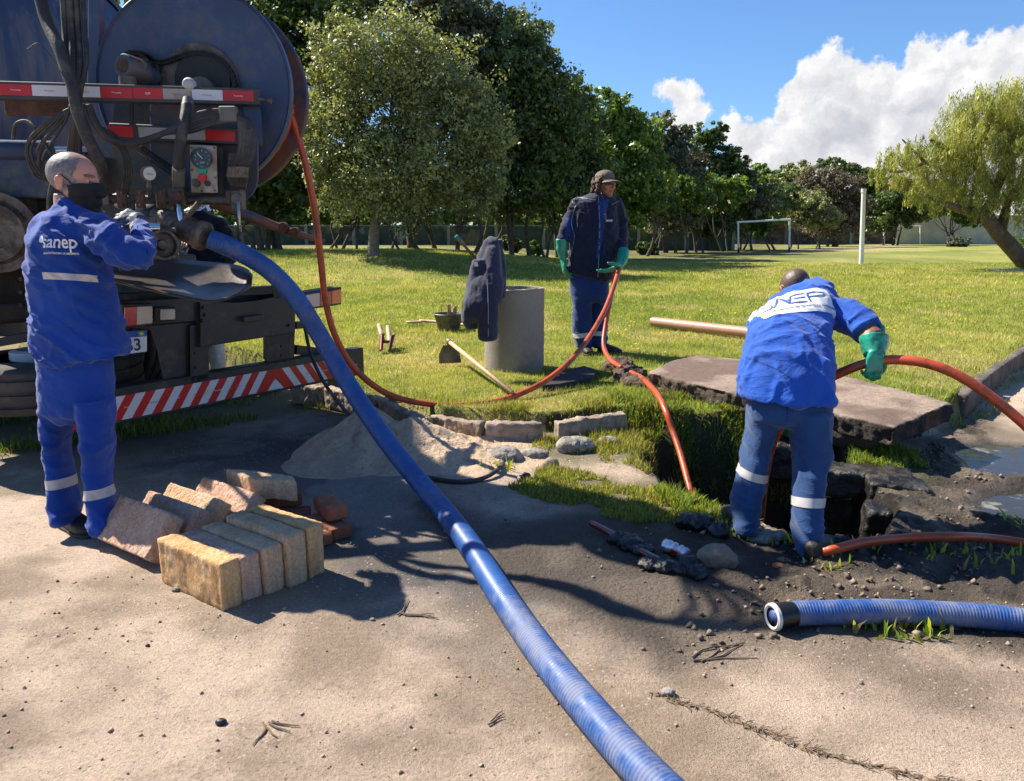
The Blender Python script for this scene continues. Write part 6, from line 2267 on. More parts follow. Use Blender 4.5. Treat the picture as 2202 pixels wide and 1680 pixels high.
def sec3(px, py, Y, hw, thk, tl, tilt=0.0):
    """section across a leaning torso; tl = lean of the spine from the vertical (deg)"""
    c = W(px, py, Y); r = pxm(Y, hw)
    a = math.radians(tl)
    return (c, Vector((r, 0, tilt)), Vector((0, math.cos(a), -math.sin(a))) * thk)


s = S()
s.loft([sec3(1694, 862, 3.41, 94, .165, 0, -.012), sec3(1693, 852, 3.42, 100, .17, 5, -.01), sec3(1690, 820, 3.46, 101, .165, 20, -.01), sec3(1690, 790, 3.51, 101, .16, 35), sec3(1692, 750, 3.60, 91, .155, 46), sec3(1698, 712, 3.72, 90, .15, 50, .01),
        sec3(1706, 680, 3.84, 88, .145, 52, .03), sec3(1712, 655, 3.95, 78, .13, 55, .05), sec3(1714, 640, 4.03, 55, .10, 58, .04), sec3(1714, 632, 4.09, 34, .075, 60, .02)], 36, 2.4)
s.tube([W(1770, 672, 3.88), W(1805, 675, 3.80), W(1840, 692, 3.70), W(1866, 715, 3.62)], [.088, .086, .080, .076], 20)
s.tube([W(1645, 700, 3.86), W(1640, 760, 3.90), W(1655, 830, 3.88)], [.082, .075, .065], 20, round_ends=True)


fa_ = folds(.014, (7, 10, 8), 61, .4)


def f3(P, Nn):
    d = fa_(P, Nn)
    hem = np.exp(-((P[:, 2] - .66) / .06) ** 2) * .008 * np.sin(P[:, 0] * 40 + fbm(P, 6, 2, 3) * 5)
    # shirt gathers between the shoulder blades and the arm
    e = np.array(W(1795, 700, 3.75)); r = np.linalg.norm(P - e, axis=1)
    return d + hem + np.exp(-(r / .15) ** 2) * .006 * np.sin((P[:, 0] + P[:, 2] * .7) * 110 + fbm(P, 8, 2, 5) * 5)


sh = s.remesh('shirt', blue3, w3, .0085, 3, f3)
sb3 = bvh_of(sh)
# hem seam
# white back print: slanted panel with lettering
nn3 = Vector((0, -.80, .60)).normalized()
xd3 = Vector((1, 0, .13)).normalized()
yd3 = nn3.cross(xd3).normalized()
pcn = W(1697, 655, 3.72) + nn3 * .35
hw_, hh2 = .185, .088


def inside(x, y):
    ok = (np.abs(x) < hw_) & (np.abs(y) < hh2)
    cr = .02
    dx, dy = np.abs(x) - (hw_ - cr), np.abs(y) - (hh2 - cr)
    return ok & ~((dx > 0) & (dy > 0) & (np.hypot(dx, dy) > cr))


pn = drape(grid_mesh(hw_ * 2, hh2 * 2, 90, 46, inside), 'back_print', sb3, pcn, xd3, yd3, mat('white_screen_print', (.66, .67, .70), .6, var=.06, dirt=(.4, .42, .45), dirt_amt=.3), sh, .0035, 1.4, .3)
pb3 = sb3
blueprint = mat('blue_print', (.05, .09, .28), .6, var=.03)
k3 = .0042


def glyph(pl, w_=.0042, oy=.0):
    drape(subdivided(piping(pl, w_), 1), 'print_lettering', pb3, pcn, xd3, yd3, blueprint, sh, .0065, 1.4, .3)


glyph([(-.10, .050), (-.14, .052), (-.155, .030), (-.13, .018), (-.112, .004), (-.125, -.018), (-.165, -.020)])
glyph([(-.110, -.020), (-.085, .020), (-.070, .050)])
glyph([(-.072, .050), (-.045, -.010), (-.040, -.016)])
glyph([(-.040, -.016), (-.020, .020), (-.008, .050)])
glyph([(-.008, .050), (.060, .053)]); glyph([(-.004, .022), (.050, .022)]); glyph([(-.035, -.018), (.045, -.018)])
glyph([(.062, -.018), (.066, .020), (.072, .052)]); glyph([(.072, .053), (.125, .053), (.150, .042), (.138, .026), (.07, .024)])
bm = bmesh.new(); bm.faces.new([bm.verts.new((x, y, 0)) for x, y in ((-.066, .030), (-.018, .028), (-.041, -.010))]); drape(subdivided(bm_mesh(bm), 3), 'print_lettering', pb3, pcn, xd3, yd3, mat('light_blue_print', (.10, .20, .50), .6, var=.03), sh, .0060, 1.4, .3)
me = subdivided(text_mesh('Serviço Autônomo de Saneamento de Pelotas', .0205, .0003), 1)
drape(me, 'print_lettering', pb3, pcn - yd3 * .048, xd3, yd3, blueprint, sh, .0065, 1.4, .3)
# head (shaved, bowed)
hc3 = W(1711, 627, 4.17)


def hair3(l, base, P):
    m_ = (sstep(l[:, 2] + l[:, 1] * -.6, -.03, .0) * (l[:, 1] < .06))[:, None]
    ear = (np.abs(l[:, 0]) > .076) & (np.abs(l[:, 1] + .008) < .024) & (np.abs(l[:, 2]) < .034)
    m_[ear] = 0
    g = np.array([.075, .048, .038]) * (.6 + .8 * fbm(P, 70, 3, 8)[:, None])
    return base * (1 - .85 * m_) + g * .85 * m_


L3, R3, _ = head(hc3, (-.05, .62, -.78), (0, .78, .62), 1.0, w3, hair3, (.24, .11, .07), neck_to=W(1712, 650, 4.0), eyes=False)
# forearms as skin
s = S()
s.tube([W(1850, 702, 3.68), W(1876, 728, 3.58), W(1882, 752, 3.55)], [.056, .055, .046], 18, round_ends=True)
s.remesh('forearm', skin, w3, .006, 2, None, lambda P, Nn: np.array([.22, .10, .065]) * (.8 + .4 * fbm(P, 30, 3, 2)[:, None]))
s = S()
s.tube([W(1880, 724, 3.57), W(1880, 745, 3.55), W(1880, 764, 3.52)], [.066, .060, .046], 20)
s.tube([W(1893, 735, 3.57), W(1897, 704, 3.6)], [.022, .013], 14, round_ends=True)
hand(s, W(1880, 760, 3.50), (.0, -.10, -1), (0, 1, .1), .95, (28, 62, 50), 1, th=1.3, spread=.10)
s.remesh('rubber_glove', gl_green, w3, .005, 2, rock_d(.005, 25, 3))
s = S()
s.tube([W(1660, 835, 3.86), W(1668, 865, 3.82), W(1675, 888, 3.78)], [.058, .055, .045], 18)
hand(s, W(1675, 885, 3.78), (.20, -.2, -1), (.5, .3, 0), 1.0, (30, 45, 35), 1, th=1.25)
s.remesh('rubber_glove', gl_green, w3, .006, 2, rock_d(.005, 25, 6))
boot('boot', (G(1602, 1152).x, G(1602, 1152).y - .02, .02), (-.1, 1, 0), .27, w3, .07)
boot('boot', (G(1728, 1203).x + .035, G(1728, 1203).y - .01, hz(G(1728, 1203).x, G(1728, 1203).y) + .0), (.66, .75, 0), .27, w3, .065)

# seams and pocket stitching on the masked man's suit
seam1 = cloth('seam_dark_blue', (.003, .018, .13), None, 0)
k1 = 1.02 * 3.5 / 1665
q1 = lambda a, b: ((a - 160) * k1, (620 - b) * k1)
o1 = W(160, 620, 3.0)
for pl in ([q1(78, 492), q1(120, 500), q1(170, 497), q1(205, 490)], [q1(232, 590), q1(238, 650), q1(246, 720), q1(252, 770)], [q1(85, 779), q1(150, 780), q1(220, 772), q1(262, 765)], [q1(205, 495), q1(216, 530), q1(222, 565)]):
    drape(piping(pl, .0022), 'seam', jb, o1, (1, 0, 0), up, seam1, jac, .0015)
o1b = W(190, 860, 3.0)
q2 = lambda a, b: ((a - 190) * k1, (860 - b) * k1)
for pl in ([q2(170, 815), q2(168, 868), q2(182, 878), q2(218, 878), q2(232, 866), q2(236, 812)], [q2(252, 800), q2(250, 900), q2(246, 1000), q2(246, 1100)], [q2(120, 800), q2(140, 850), q2(158, 900)]):
    drape(piping(pl, .0020), 'seam', bv, o1b, (1, 0, 0), up, seam1, tr_, .0015)
q3 = lambda a, b: ((a - 1695) * k1, (830 - b) * k1)
o3b = W(1695, 830, 2.8)
for pl in ([q3(1602, 850), q3(1650, 838), q3(1710, 830), q3(1760, 845), q3(1785, 862)],):
    drape(piping(pl, .0018), 'seam', sb3, o3b, (1, 0, 0), up, seam1, sh, .0015)
for pl in ([q3(1697, 870), q3(1696, 890), q3(1695, 905)], [q3(1778, 880), q3(1780, 950), q3(1772, 1040), q3(1768, 1120)]):
    drape(piping(pl, .0018), 'seam', b3v, o3b, (1, 0, 0), up, seam1, tr3, .0015)

# ============ onlooker in a dark hoodie behind the truck
Y4 = 7.2
x4 = W(425, 500, Y4).x
z4 = hz(x4, Y4)
w4 = thing('person', (x4, Y4, z4), 'person in dark hoodie and pale trousers holding a phone behind the truck', 'person')
ph = lambda a, z: (a - 425) / 1665 * Y4 * 1.0 + x4
mm4 = lambda a, z, hw, dp: (Vector((ph(a, 0), Y4, z4 + z)), Vector((hw, 0, 0)), Vector((0, dp, 0)))
s = S()
s.loft([mm4(425, 1.62, .07, .07), mm4(425, 1.56, .15, .10), mm4(425, 1.50, .21, .12), mm4(425, 1.35, .22, .14), mm4(425, 1.15, .20, .14), mm4(425, .97, .21, .15), mm4(425, .92, .20, .14)], 30, 2.3)
C4 = lambda dx, dy, z: Vector((x4 + dx, Y4 + dy, z4 + z))
s.tube([C4(.19, 0, 1.48), C4(.29, .02, 1.30), C4(.30, .0, 1.18), C4(.16, -.10, 1.08)], [.075, .07, .065, .05], 16, round_ends=True)
s.tube([C4(-.19, 0, 1.48), C4(-.27, -.03, 1.28), C4(-.24, -.06, 1.14), C4(-.10, -.20, 1.20)], [.075, .07, .065, .05], 16, round_ends=True)
s.ell(C4(0, .09, 1.58), (.12, .09, .09))
hd4 = s.remesh('hoodie', hood, w4, .012, 3, folds(.012, (8, 8, 9), 71))
hb4 = bvh_of(hd4)
drape(subdivided(text_mesh('JICKRS', .115, .006), 2), 'chest_lettering', hb4, C4(.0, -.6, W(425, 444, Y4).z - z4), (1, 0, 0), up, mat('bright_white_print', (.85, .85, .86), .6, var=.02), hd4, .006, 2, .3)
s = S()
s.loft([mm4(425, .98, .17, .12), mm4(425, .85, .185, .13), mm4(425, .78, .17, .12)], 26, 2.3)
for sg in (-1, 1):
    s.loft([(C4(sg * .09, 0, z), Vector((r_, 0, 0)), Vector((0, r_ * 1.1, 0))) for z, r_ in ((.85, .095), (.6, .085), (.45, .075), (.25, .07), (.08, .065))], 22, 2.2)
s.remesh('trousers', whitet, w4, .013, 3, folds(.010, (7, 7, 10), 75))
L4, R4, _ = head(C4(0, -.02, 1.76), (-.15, -.75, -.55), (0, -.4, .8), 1.0, w4, lambda l, b, P: np.where((l[:, 2] > .05 - l[:, 1] * .2)[:, None] | (l[:, 1] < -.03)[:, None], np.array([.03, .018, .012]), b), (.42, .23, .16), neck_to=C4(0, .02, 1.56))
s = S(); hand(s, C4(-.10, -.20, 1.205), (.5, -.3, .35), (.2, .3, .9), .95, (35, 45, 30), 1); s.remesh('hand', skin, w4, .006, 1, None, lambda P, Nn: np.array([.50, .27, .19]) * np.ones((len(P), 1)))
s = S(); hand(s, C4(.16, -.10, 1.08), (-.75, -.1, -.4), (.1, .8, 0), .95, (30, 40, 30), -1); s.remesh('hand', skin, w4, .006, 1, None, lambda P, Nn: np.array([.50, .27, .19]) * np.ones((len(P), 1)))
for sg in (-1, 1): boot('shoe', C4(sg * .09, .0, .0), (0, -1, 0), .27, w4)
s = S(); s.box(C4(-.045, -.26, 1.255), (.075, .15, .012), (1, 0, 0), (0, -.55, 1)); props(s.obj('phone', faceb, None, bevel=.003), 'dark phone held by the person in the hoodie', 'phone')
# ------------------------------------------------------------------ hoses
def hose_blue(name, path, r, label, pitch=.0135, depth=.0012, muddy=1.0):
    pts = [np.array(Vector(p)) for p in path]
    sm = spline(pts, 14)
    P, t = resample(sm, pitch / 4)
    rad = r + depth * np.cos(t / pitch * 2 * np.pi)
    s = S()
    s.tube([Vector(p) for p in P], list(rad), 26)
    return props(s.obj(name, blue_hose_m, None, True), label, 'hose')


def blue_hose_mat():
    m = bpy.data.materials.new('blue_hose')
    m.use_nodes = True
    nt = m.node_tree; nt.nodes.clear()
    n = N(nt)
    tc = n('ShaderNodeNewGeometry').outputs['Position']
    y = n('ShaderNodeSeparateXYZ', {0: tc}).outputs[1]
    a = n.noise(3.5, 6, .7, tc)
    c = n.mix(n.smooth(a, .35, .7), (.014, .060, .22), (.024, .095, .31))
    xx = n('ShaderNodeSeparateXYZ', {0: tc}).outputs[0]
    dusty = n.smooth(n.math('ADD', n.noise(5.0, 7, .72, tc), n.math('MULTIPLY', n.math('SUBTRACT', 3.2, y), .055)), .44, .72)
    c = n.mix(n.math('MULTIPLY', dusty, .5), c, (.30, .28, .27))
    dusty = n.math('MULTIPLY', dusty, n.math('SUBTRACT', 1.0, n.math('MULTIPLY', n.smooth(xx, .6, 1.1), .95)))
    blk = n.smooth(n.noise(6.0, 6, .7, n.vmath('ADD', tc, (5, 5, 5))), .62, .70)
    c = n.mix(n.math('MULTIPLY', blk, .75), c, (.012, .012, .016))
    b = n('ShaderNodeBsdfPrincipled', {'Base Color': c, 'Roughness': n.math('ADD', .42, n.math('MULTIPLY', dusty, .4))})
    bp = n('ShaderNodeBump', {'Height': n.noise(60, 5, .6, tc), 'Strength': .2, 'Distance': .005})
    nt.links.new(bp.outputs[0], b.inputs['Normal'])
    n('ShaderNodeOutputMaterial', {0: b})
    return m


blue_hose_m = blue_hose_mat()
RB_ = .053
gp = lambda a, b: onground(a, b, RB_ + .004)


def gmid(a, b, r=RB_):
    """ground contact so that the tube's centre line passes through the frame point"""
    p = G(a, b, 0)
    for _ in range(5):
        p = G(a, b, hz(p.x, p.y) + r)
    return p


hose_blue('suction_hose', [W(452, 514, 4.25), W(485, 528, 4.26), W(520, 545, 4.3), W(580, 582, 4.36), W(635, 640, 4.42), W(682, 712, 4.45), W(727, 790, 4.42), W(777, 870, 4.32), W(838, 957, 4.15),
                           W(905, 1040, 3.93), gmid(965, 1112), gmid(1015, 1180), gmid(1082, 1285), gmid(1172, 1412), gmid(1290, 1555), gmid(1420, 1695), gmid(1590, 1850)], RB_,
          'long ribbed blue suction hose running from the truck to the lower edge')
R2 = .044
h2 = [gmid(1663, 1331, R2), gmid(1715, 1324, R2), gmid(1800, 1317, R2), gmid(1900, 1315, R2), gmid(2000, 1319, R2), gmid(2100, 1328, R2), gmid(2202, 1340, R2), gmid(2350, 1362, R2), gmid(2500, 1370, R2)]
for p in h2: p.z = max(p.z, .05)
h2o = hose_blue('suction_hose', h2, R2, 'short end of blue ribbed hose lying on the mud at the right', .0115, .0014)
s = S()
d = (h2[1] - h2[0]).normalized()
s.lathe(h2[0] - d * .006, d, [(0, R2 * .78), (-.004, R2 * .95), (0, R2 * 1.12), (.012, R2 * 1.12), (.014, R2 * .9), (.10, R2 * .78)], 40, False)
s.obj('end_ring', mat('end_ring_white', (.62, .60, .57), .45, var=.1, dirt=(.2, .15, .1), dirt_amt=.5, dscale=20), h2o, auto=40)
s = S(); s.lathe(h2[0] + d * .004, d, [(0, R2 * 1.06), (.05, R2 * 1.07), (.075, R2 * 1.02)], 40, False); s.obj('black_cuff', mat('cuff_black', (.01, .01, .012), .35, var=.3), h2o, auto=40)
s = S(); s.lathe(h2[0] + d * .10, d, [(0, R2 * .8), (.002, .001)], 30, False); s.obj('hose_bore', mat('bore_grey', (.12, .11, .10), .8), h2o)


def hose_o(pts, label, r=.022, name='jetting_hose', m_=None, seg=14):
    P = [Vector(v) for v in spline(pts, 12)]
    s = S(); s.tube(P, r, seg, round_ends=True)
    return props(s.obj(name, m_ or omat, None, True), label, 'hose')


HAND2 = W(1331, 580, 7.50)
hose_o([W(600, 190, 5.02), W(620, 235, 4.96), W(640, 290, 4.98), (W(662, 375, 5.0)), W(678, 460, 5.05), W(690, 560, 5.1), W(700, 645, 5.15), W(722, 725, 5.2), W(765, 795, 5.28), W(835, 848, 5.38), W(920, 869, 5.46),
        W(1005, 871, 5.5), W(1090, 857, 5.6), W(1175, 818, 5.85), W(1245, 755, 6.3), W(1300, 668, 6.95), HAND2, HAND2 + Vector((-.02, .08, .0)), W(1318, 620, 7.6), W(1304, 690, 7.5), W(1298, 742, 7.3), W(1312, 773, 6.95), W(1335, 790, 6.6)],
       'orange hose hanging from the reel and rising to the hand of the capped worker')
def marched(a, b, lift=.03):
    d = pdir(a, b)
    ts = np.linspace(3.2, 8.5, 700)
    zz = CAMZ + d.z * ts
    hit = np.argmax(zz < hzv(d.x * ts, d.y * ts) + lift)
    return Vector((d.x * ts[hit], d.y * ts[hit], zz[hit]))


og = marched
hpts = [og(1338, 796, .04), og(1360, 803, .05), og(1378, 812, .055), og(1398, 830, .06), og(1416, 852, .07), og(1432, 885, .09)]
hy = hpts[-1].y
hpts += [W(1448, 930, hy - .10), W(1463, 975, hy - .24), W(1478, 1030, hy - .42), W(1489, 1075, hy - .56), W(1496, 1120, hy - .64)]
hose_o(hpts,
       'bright orange hose coming out of the dug soil and dipping into the hole')
H3 = W(1886, 777, 3.52)
hose_o([W(1628, 1200, 3.95), W(1636, 1110, 3.9), W(1643, 1040, 3.85), W(1655, 975, 3.8), W(1675, 925, 3.74), W(1715, 870, 3.68), W(1755, 830, 3.64), W(1795, 808, 3.6), W(1845, 787, 3.55), H3, W(1930, 774, 3.48), W(1985, 780, 3.42),
        W(2045, 800, 3.36), W(2110, 838, 3.3), W(2202, 912, 3.22), W(2300, 1010, 3.1)], 'orange hose held by the bending worker and arching out to the right')
hose_o([gmid(1775, 1186, .02), gmid(1800, 1180, .03), gmid(1860, 1166, .04), gmid(1950, 1157, .045), gmid(2050, 1154, .045), gmid(2130, 1158, .04), gmid(2202, 1168, .03), gmid(2350, 1190, .03)],
       'red orange hose lying across the mud at the feet of the bending worker', .021)
redpipe = mat('wet_red_hose', (.20, .015, .018), .2, var=.3, dirt=(.02, .015, .013), dirt_amt=.6, dscale=9, coat=.6)
hose_o([gmid(1273, 1126, .03), gmid(1310, 1145, .03), gmid(1350, 1170, .025), gmid(1400, 1197, .025), gmid(1455, 1222, .02)], 'wet dark red hose end half buried in black mud', .016, 'red_hose_end', redpipe)
# black hose loop by the sand
P = [W(905, 1026, 4.33), W(930, 1036, 4.25)]
blk = [gmid(900, 1020, .02), gmid(935, 1030, .014), gmid(985, 1036, .014), gmid(1035, 1030, .016), gmid(1075, 1005, .03), W(1087, 975, 4.85), W(1072, 955, 4.95), W(1035, 950, 4.98), W(995, 955, 4.9), gmid(962, 966, .03)]
hose_o(blk, 'thin black hose curled in a loop beside the sand pile', .0135, 'thin_hose', rubber)

# ------------------------------------------------------------------ stones, rubble
def rock_disp(amp, sc_=8, seed=0, fine=.3):
    def f(P, Nn):
        return (fbm(P, sc_, 4, seed) - .5) * amp * 2 + (fbm(P, sc_ * 5, 3, seed + 5) - .5) * amp * fine * 2
    return f


def stone_mat(name, ca, cb, cc):
    if name in MATS: return MATS[name]
    m = bpy.data.materials.new(name); MATS[name] = m
    m.use_nodes = True
    nt = m.node_tree; nt.nodes.clear()
    n = N(nt)
    tc = n('ShaderNodeTexCoord').outputs['Object']
    st = n.noise(3.0, 5, .6, n.vmath('MULTIPLY', tc, (5, 5, 1.0)), .6)
    c = n.ramp(st, [(.3, ca), (.5, cb), (.68, cc)])
    sp_ = n.noise(70, 4, .7, tc)
    c = n.mix(1.0, c, n.ramp(sp_, [(.3, (.72,) * 3), (.7, (1.22,) * 3)]), 'MULTIPLY')
    c = n.mix(n.math('MULTIPLY', n.smooth(n.noise(9, 6, .7, tc), .60, .70), .5), c, (.18, .11, .07))
    b = n('ShaderNodeBsdfPrincipled', {'Base Color': c, 'Roughness': .92})
    h = n.math('ADD', n.noise(38, 8, .72, tc), n.math('MULTIPLY', n.noise(16, 5, .6, n.vmath('MULTIPLY', tc, (4, 4, .8))), .9))
    bp = n('ShaderNodeBump', {'Height': h, 'Strength': 1.0, 'Distance': .018})
    nt.links.new(bp.outputs[0], b.inputs['Normal'])
    n('ShaderNodeOutputMaterial', {0: b})
    return m


sand_a = stone_mat('ochre_sandstone', (.52, .26, .10), (.72, .42, .18), (.78, .52, .28))
sand_b = stone_mat('buff_sandstone', (.50, .30, .17), (.64, .42, .25), (.70, .50, .33))
sand_c = stone_mat('pink_sandstone', (.52, .29, .19), (.64, .40, .28), (.70, .48, .35))


def block(name, c, size, ax, az, mt, label, cat, seed, group=None, amp=.006, voxel=.011):
    s = S()
    s.box(c, size, ax, az)
    o = s.remesh(name, mt, None, voxel, 1, rock_disp(amp, 7, seed, .5))
    return props(o, label, cat, group)


u_ = Vector((-.81, .585, 0)).normalized()
w_ = Vector((.62, .785, 0)).normalized()
GSN = 'sandstone blocks heaped on the road'


def front_block(px, py, L_, th, H, mt, label, seed, yaw=0):
    f = G(px, py, 0)
    f.z = hz(f.x, f.y) - .004
    uu = (Matrix.Rotation(yaw, 3, 'Z') @ u_)
    ww = Vector((uu.y, -uu.x, 0)) * 1.0
    if ww.dot(w_) < 0: ww = -ww
    c = f + uu * L_ / 2 + ww * th / 2 + up * H / 2
    block('sandstone_block', c, (L_, th, H), uu, up, mt, label, 'stone block', seed, GSN)


front_block(481, 1316, .43, .088, .196, sand_a, 'ochre sandstone block with chiselled face, nearest to the camera and in full sun', 1)
front_block(523, 1297, .42, .092, .188, sand_c, 'pinkish upright block, second in the row behind the sunlit ochre one', 2)
front_block(575, 1281, .42, .090, .198, sand_b, 'grey buff upright block, third in the row from the sunlit ochre one', 3)
front_block(624, 1266, .42, .095, .226, sand_b, 'taller buff upright block, fourth in the row from the sunlit ochre one', 4)
front_block(668, 1246, .40, .085, .225, sand_a, 'last upright block of the row, at its right end by the damp ground', 5)
ti = math.radians(52)
wv = Vector((.62, .785, 0)).normalized()
tup = (wv * math.cos(ti) + up * math.sin(ti)).normalized()
for (p, mt, lb, sd, th, hh, ln) in [((-1.845, 3.35), sand_c, 'broad pinkish block leaning at the left end, by the boot of the masked man', 6, .09, .215, .42),
                                ((-1.765, 3.50), sand_c, 'leaning block second from the left, resting on the one by the boot', 7, .09, .185, .42),
                                ((-1.70, 3.60), sand_b, 'leaning buff block third from the left with a rough top', 8, .10, .185, .40),
                                ((-1.58, 3.68), sand_c, 'mauve pink leaning block just left of the flat top stone', 9, .09, .19, .42)]:
    b0 = Vector((p[0], p[1], hz(*p)))
    tn = tup.cross(-u_).normalized()
    if tn.z > 0: tn = -tn
    c = b0 - u_ * ln / 2 + tup * hh / 2 - tn * th / 2
    block('sandstone_block', c + up * .0, (ln, hh, th), -u_, -tn, mt, lb, 'stone block', sd, GSN)
# flat stone on top, resting on bricks
c0 = G(536, 1028, .235)
e1, e2 = Vector((-.18, .16, 0)), Vector((.245, -.05, 0))
s = S()
q = [c0, c0 + e2, c0 + e2 * .92 + Vector((-.03, .10, 0)), c0 + e2 * .6 + e1 * .95, c0 + e1]
s.rings([[p - up * .105 for p in q], q])
props(s.remesh('sandstone_block', sand_b, None, .011, 1, rock_disp(.006, 7, 12, .5)), 'flat buff block lying on top of the heap over the bricks', 'stone block', GSN)
brickm = mat('red_brick', (.36, .12, .06), .95, var=.35, scale=10, bump=.7, bscale=60, mottle=(.30, .13, .08))
brickd = mat('dark_brick', (.22, .075, .042), .95, var=.35, scale=10, bump=.7, bscale=60)
GBK = 'red bricks beside the sandstone blocks'
for (a, b, z0, yaw, sz, mt, lb, sd) in [
    (600, 1100, .065, .25, (.235, .115, .065), brickd, 'dark red brick directly under the flat top stone', 1),
    (612, 1112, .0, .1, (.24, .12, .065), brickd, 'lowest dark brick under the flat top stone', 2),
    (642, 1122, .0, -.4, (.10, .11, .06), brickd, 'brick fragment between the flat stone and the loose bricks', 3),
    (678, 1128, .0, .9, (.22, .105, .065), brickm, 'red brick lying behind the stacked pair', 4),
    (716, 1136, .0, -.9, (.20, .10, .062), brickd, 'dark brick below the topmost loose brick at the right', 5),
    (712, 1122, .066, -1.0, (.21, .10, .066), brickm, 'topmost loose red brick with a clean end at the right', 6),
    (684, 1160, .0, .6, (.11, .08, .055), brickm, 'small half brick touching the last upright block', 7)]:
    g0 = G(a, b, 0.03)
    c = Vector((g0.x, g0.y, hz(g0.x, g0.y) + z0 + sz[2] / 2))
    props(block('red_brick', c, sz, Vector((math.cos(yaw), math.sin(yaw), 0)), up, mt, lb, 'brick', 30 + sd, GBK, .0035, .009), lb, 'brick', GBK)

# concrete slab lifted off the hole
SLAB_TOP = [G(1393, 800, .34), G(1440, 775, .34), G(1502, 763, .34), G(1600, 772, .34), G(1850, 815, .33), G(2048, 866, .31), G(1925, 918, .29), G(1800, 890, .29), G(1690, 868, .30), G(1600, 852, .31), G(1480, 822, .33)]
s = S(); s.rings([[p + up * -.13 + (p - SLAB_TOP[4]) * -.015 for p in SLAB_TOP], SLAB_TOP])


def slab_disp(P, Nn):
    side = np.clip(1 - np.abs(Nn[:, 2]) * 1.2, 0, 1)
    return (fbm(P, 9, 4, 3) - .5) * (.012 + .10 * side) + (fbm(P, 40, 4, 4, .6) - .5) * (.003 + .03 * side)


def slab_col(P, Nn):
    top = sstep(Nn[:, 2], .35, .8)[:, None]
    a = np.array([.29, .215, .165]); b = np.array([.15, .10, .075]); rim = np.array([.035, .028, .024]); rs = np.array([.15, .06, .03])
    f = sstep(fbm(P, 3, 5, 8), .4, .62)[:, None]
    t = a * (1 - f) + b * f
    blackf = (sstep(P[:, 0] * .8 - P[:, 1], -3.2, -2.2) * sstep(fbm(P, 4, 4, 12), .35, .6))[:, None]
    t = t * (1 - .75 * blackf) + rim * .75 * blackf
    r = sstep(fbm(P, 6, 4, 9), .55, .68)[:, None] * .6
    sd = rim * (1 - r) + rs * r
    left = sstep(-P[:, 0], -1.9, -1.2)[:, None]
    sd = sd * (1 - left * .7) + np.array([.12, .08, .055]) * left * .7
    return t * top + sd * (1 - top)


conc_attr = mat('weathered_concrete', attr=True, rough=.92, var=.35, scale=30, bump=1.0, bscale=75)
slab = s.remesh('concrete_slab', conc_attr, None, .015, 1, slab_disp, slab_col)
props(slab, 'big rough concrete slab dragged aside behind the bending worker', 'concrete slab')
# spoil propping the slab up
s = S()
for a, b, z in ((1500, 840, .24), (1700, 880, .22), (1850, 930, .18), (1950, 905, .16), (1600, 860, .22)):
    p = G(a, b, z); s.ell((p.x, p.y + .15, z - .04), (.24, .18, .10))
props(s.remesh('spoil_heap', conc_attr, None, .02, 2, rock_disp(.03, 9, 5), lambda P, Nn: np.array([.04, .032, .026]) * (.5 + fbm(P, 12, 4, 3)[:, None])), 'dark wet soil heaped under the edge of the concrete slab', 'soil heap')
# dark stone faces lining the pit
GP = 'black wet stones lining the pit wall'
for k, (a, b, z, sx, sy, sz, lb) in enumerate([(1845, 1035, -.02, .55, .22, .16, 'long black wet stone at the rim of the hole, right of the bending worker'),
                                          (1840, 1105, -.27, .62, .16, .24, 'broad dark stone course inside the hole below the rim stone'),
                                          (1850, 1190, -.62, .66, .14, .34, 'deepest dark stone face visible inside the hole'),
                                          (1925, 1075, -.05, .30, .20, .22, 'rough black stone at the right corner of the hole'),
                                          (1912, 1140, -.12, .26, .24, .26, 'dark wet block at the near right corner of the hole'),
                                          (1690, 985, -.1, .35, .25, .25, 'black lump of wet soil and stone seen between the legs of the bending worker')]):
    p = G(a, b, z)
    s = S(); s.box(p, (sx, sy, sz), (1, -.32, 0))
    o = s.remesh('pit_stone', mat('wet_black_stone', attr=True, rough=.38, var=.4, scale=20, bump=1.0, bscale=45), None, .018, 1, rock_disp(.022, 7, 60 + k, .8),
                 lambda P, Nn: np.array([.03, .026, .022]) * (.35 + 1.6 * sstep(fbm(P, 10, 4, 3), .4, .8)[:, None]))
    props(o, lb, 'stone', GP)
# kerb stones (weathered, in pieces)
kerbm = mat('old_kerb', (.40, .31, .24), .95, var=.35, scale=8, bump=.9, bscale=55, dirt=(.16, .12, .08), dirt_amt=.7, dscale=5)
GK = 'weathered kerb stones along the lawn edge'
kl = [((630, 842), (700, 850), 'pale crumbled kerb stone nearest the truck bumper'), ((705, 852), (815, 874), 'long pale kerb stone behind the blue hose'),
      ((822, 876), (868, 902), 'broken kerb piece at the bend above the sand pile'), ((876, 905), (922, 926), 'short tilted kerb piece right of the bend'),
      ((930, 914), (1040, 932), 'first long kerb stone of the curved lawn edge'), ((1045, 931), (1165, 932), 'second long kerb stone of the curved lawn edge'),
      ((1195, 930), (1345, 908), 'last kerb stone of the curved edge, running up to the hole')]
for k, (a, b, lb) in enumerate(kl):
    p, q = G(a[0], a[1], .10), G(b[0], b[1], .10)
    s = S(); s.bar(p - up * .01, q - up * .01, .08, .17)
    o = s.remesh('kerb_stone', kerbm, None, .014, 1, rock_disp(.020, 9, 70 + k, .6))
    props(o, lb, 'kerb stone', GK)
GK2 = 'kerb stones along the far right lawn edge'
pts_ = [(3.42, 5.78), (4.15, 6.68), (4.9, 7.55), (5.68, 8.42), (6.6, 9.5), (7.6, 10.65), (8.7, 11.95)]
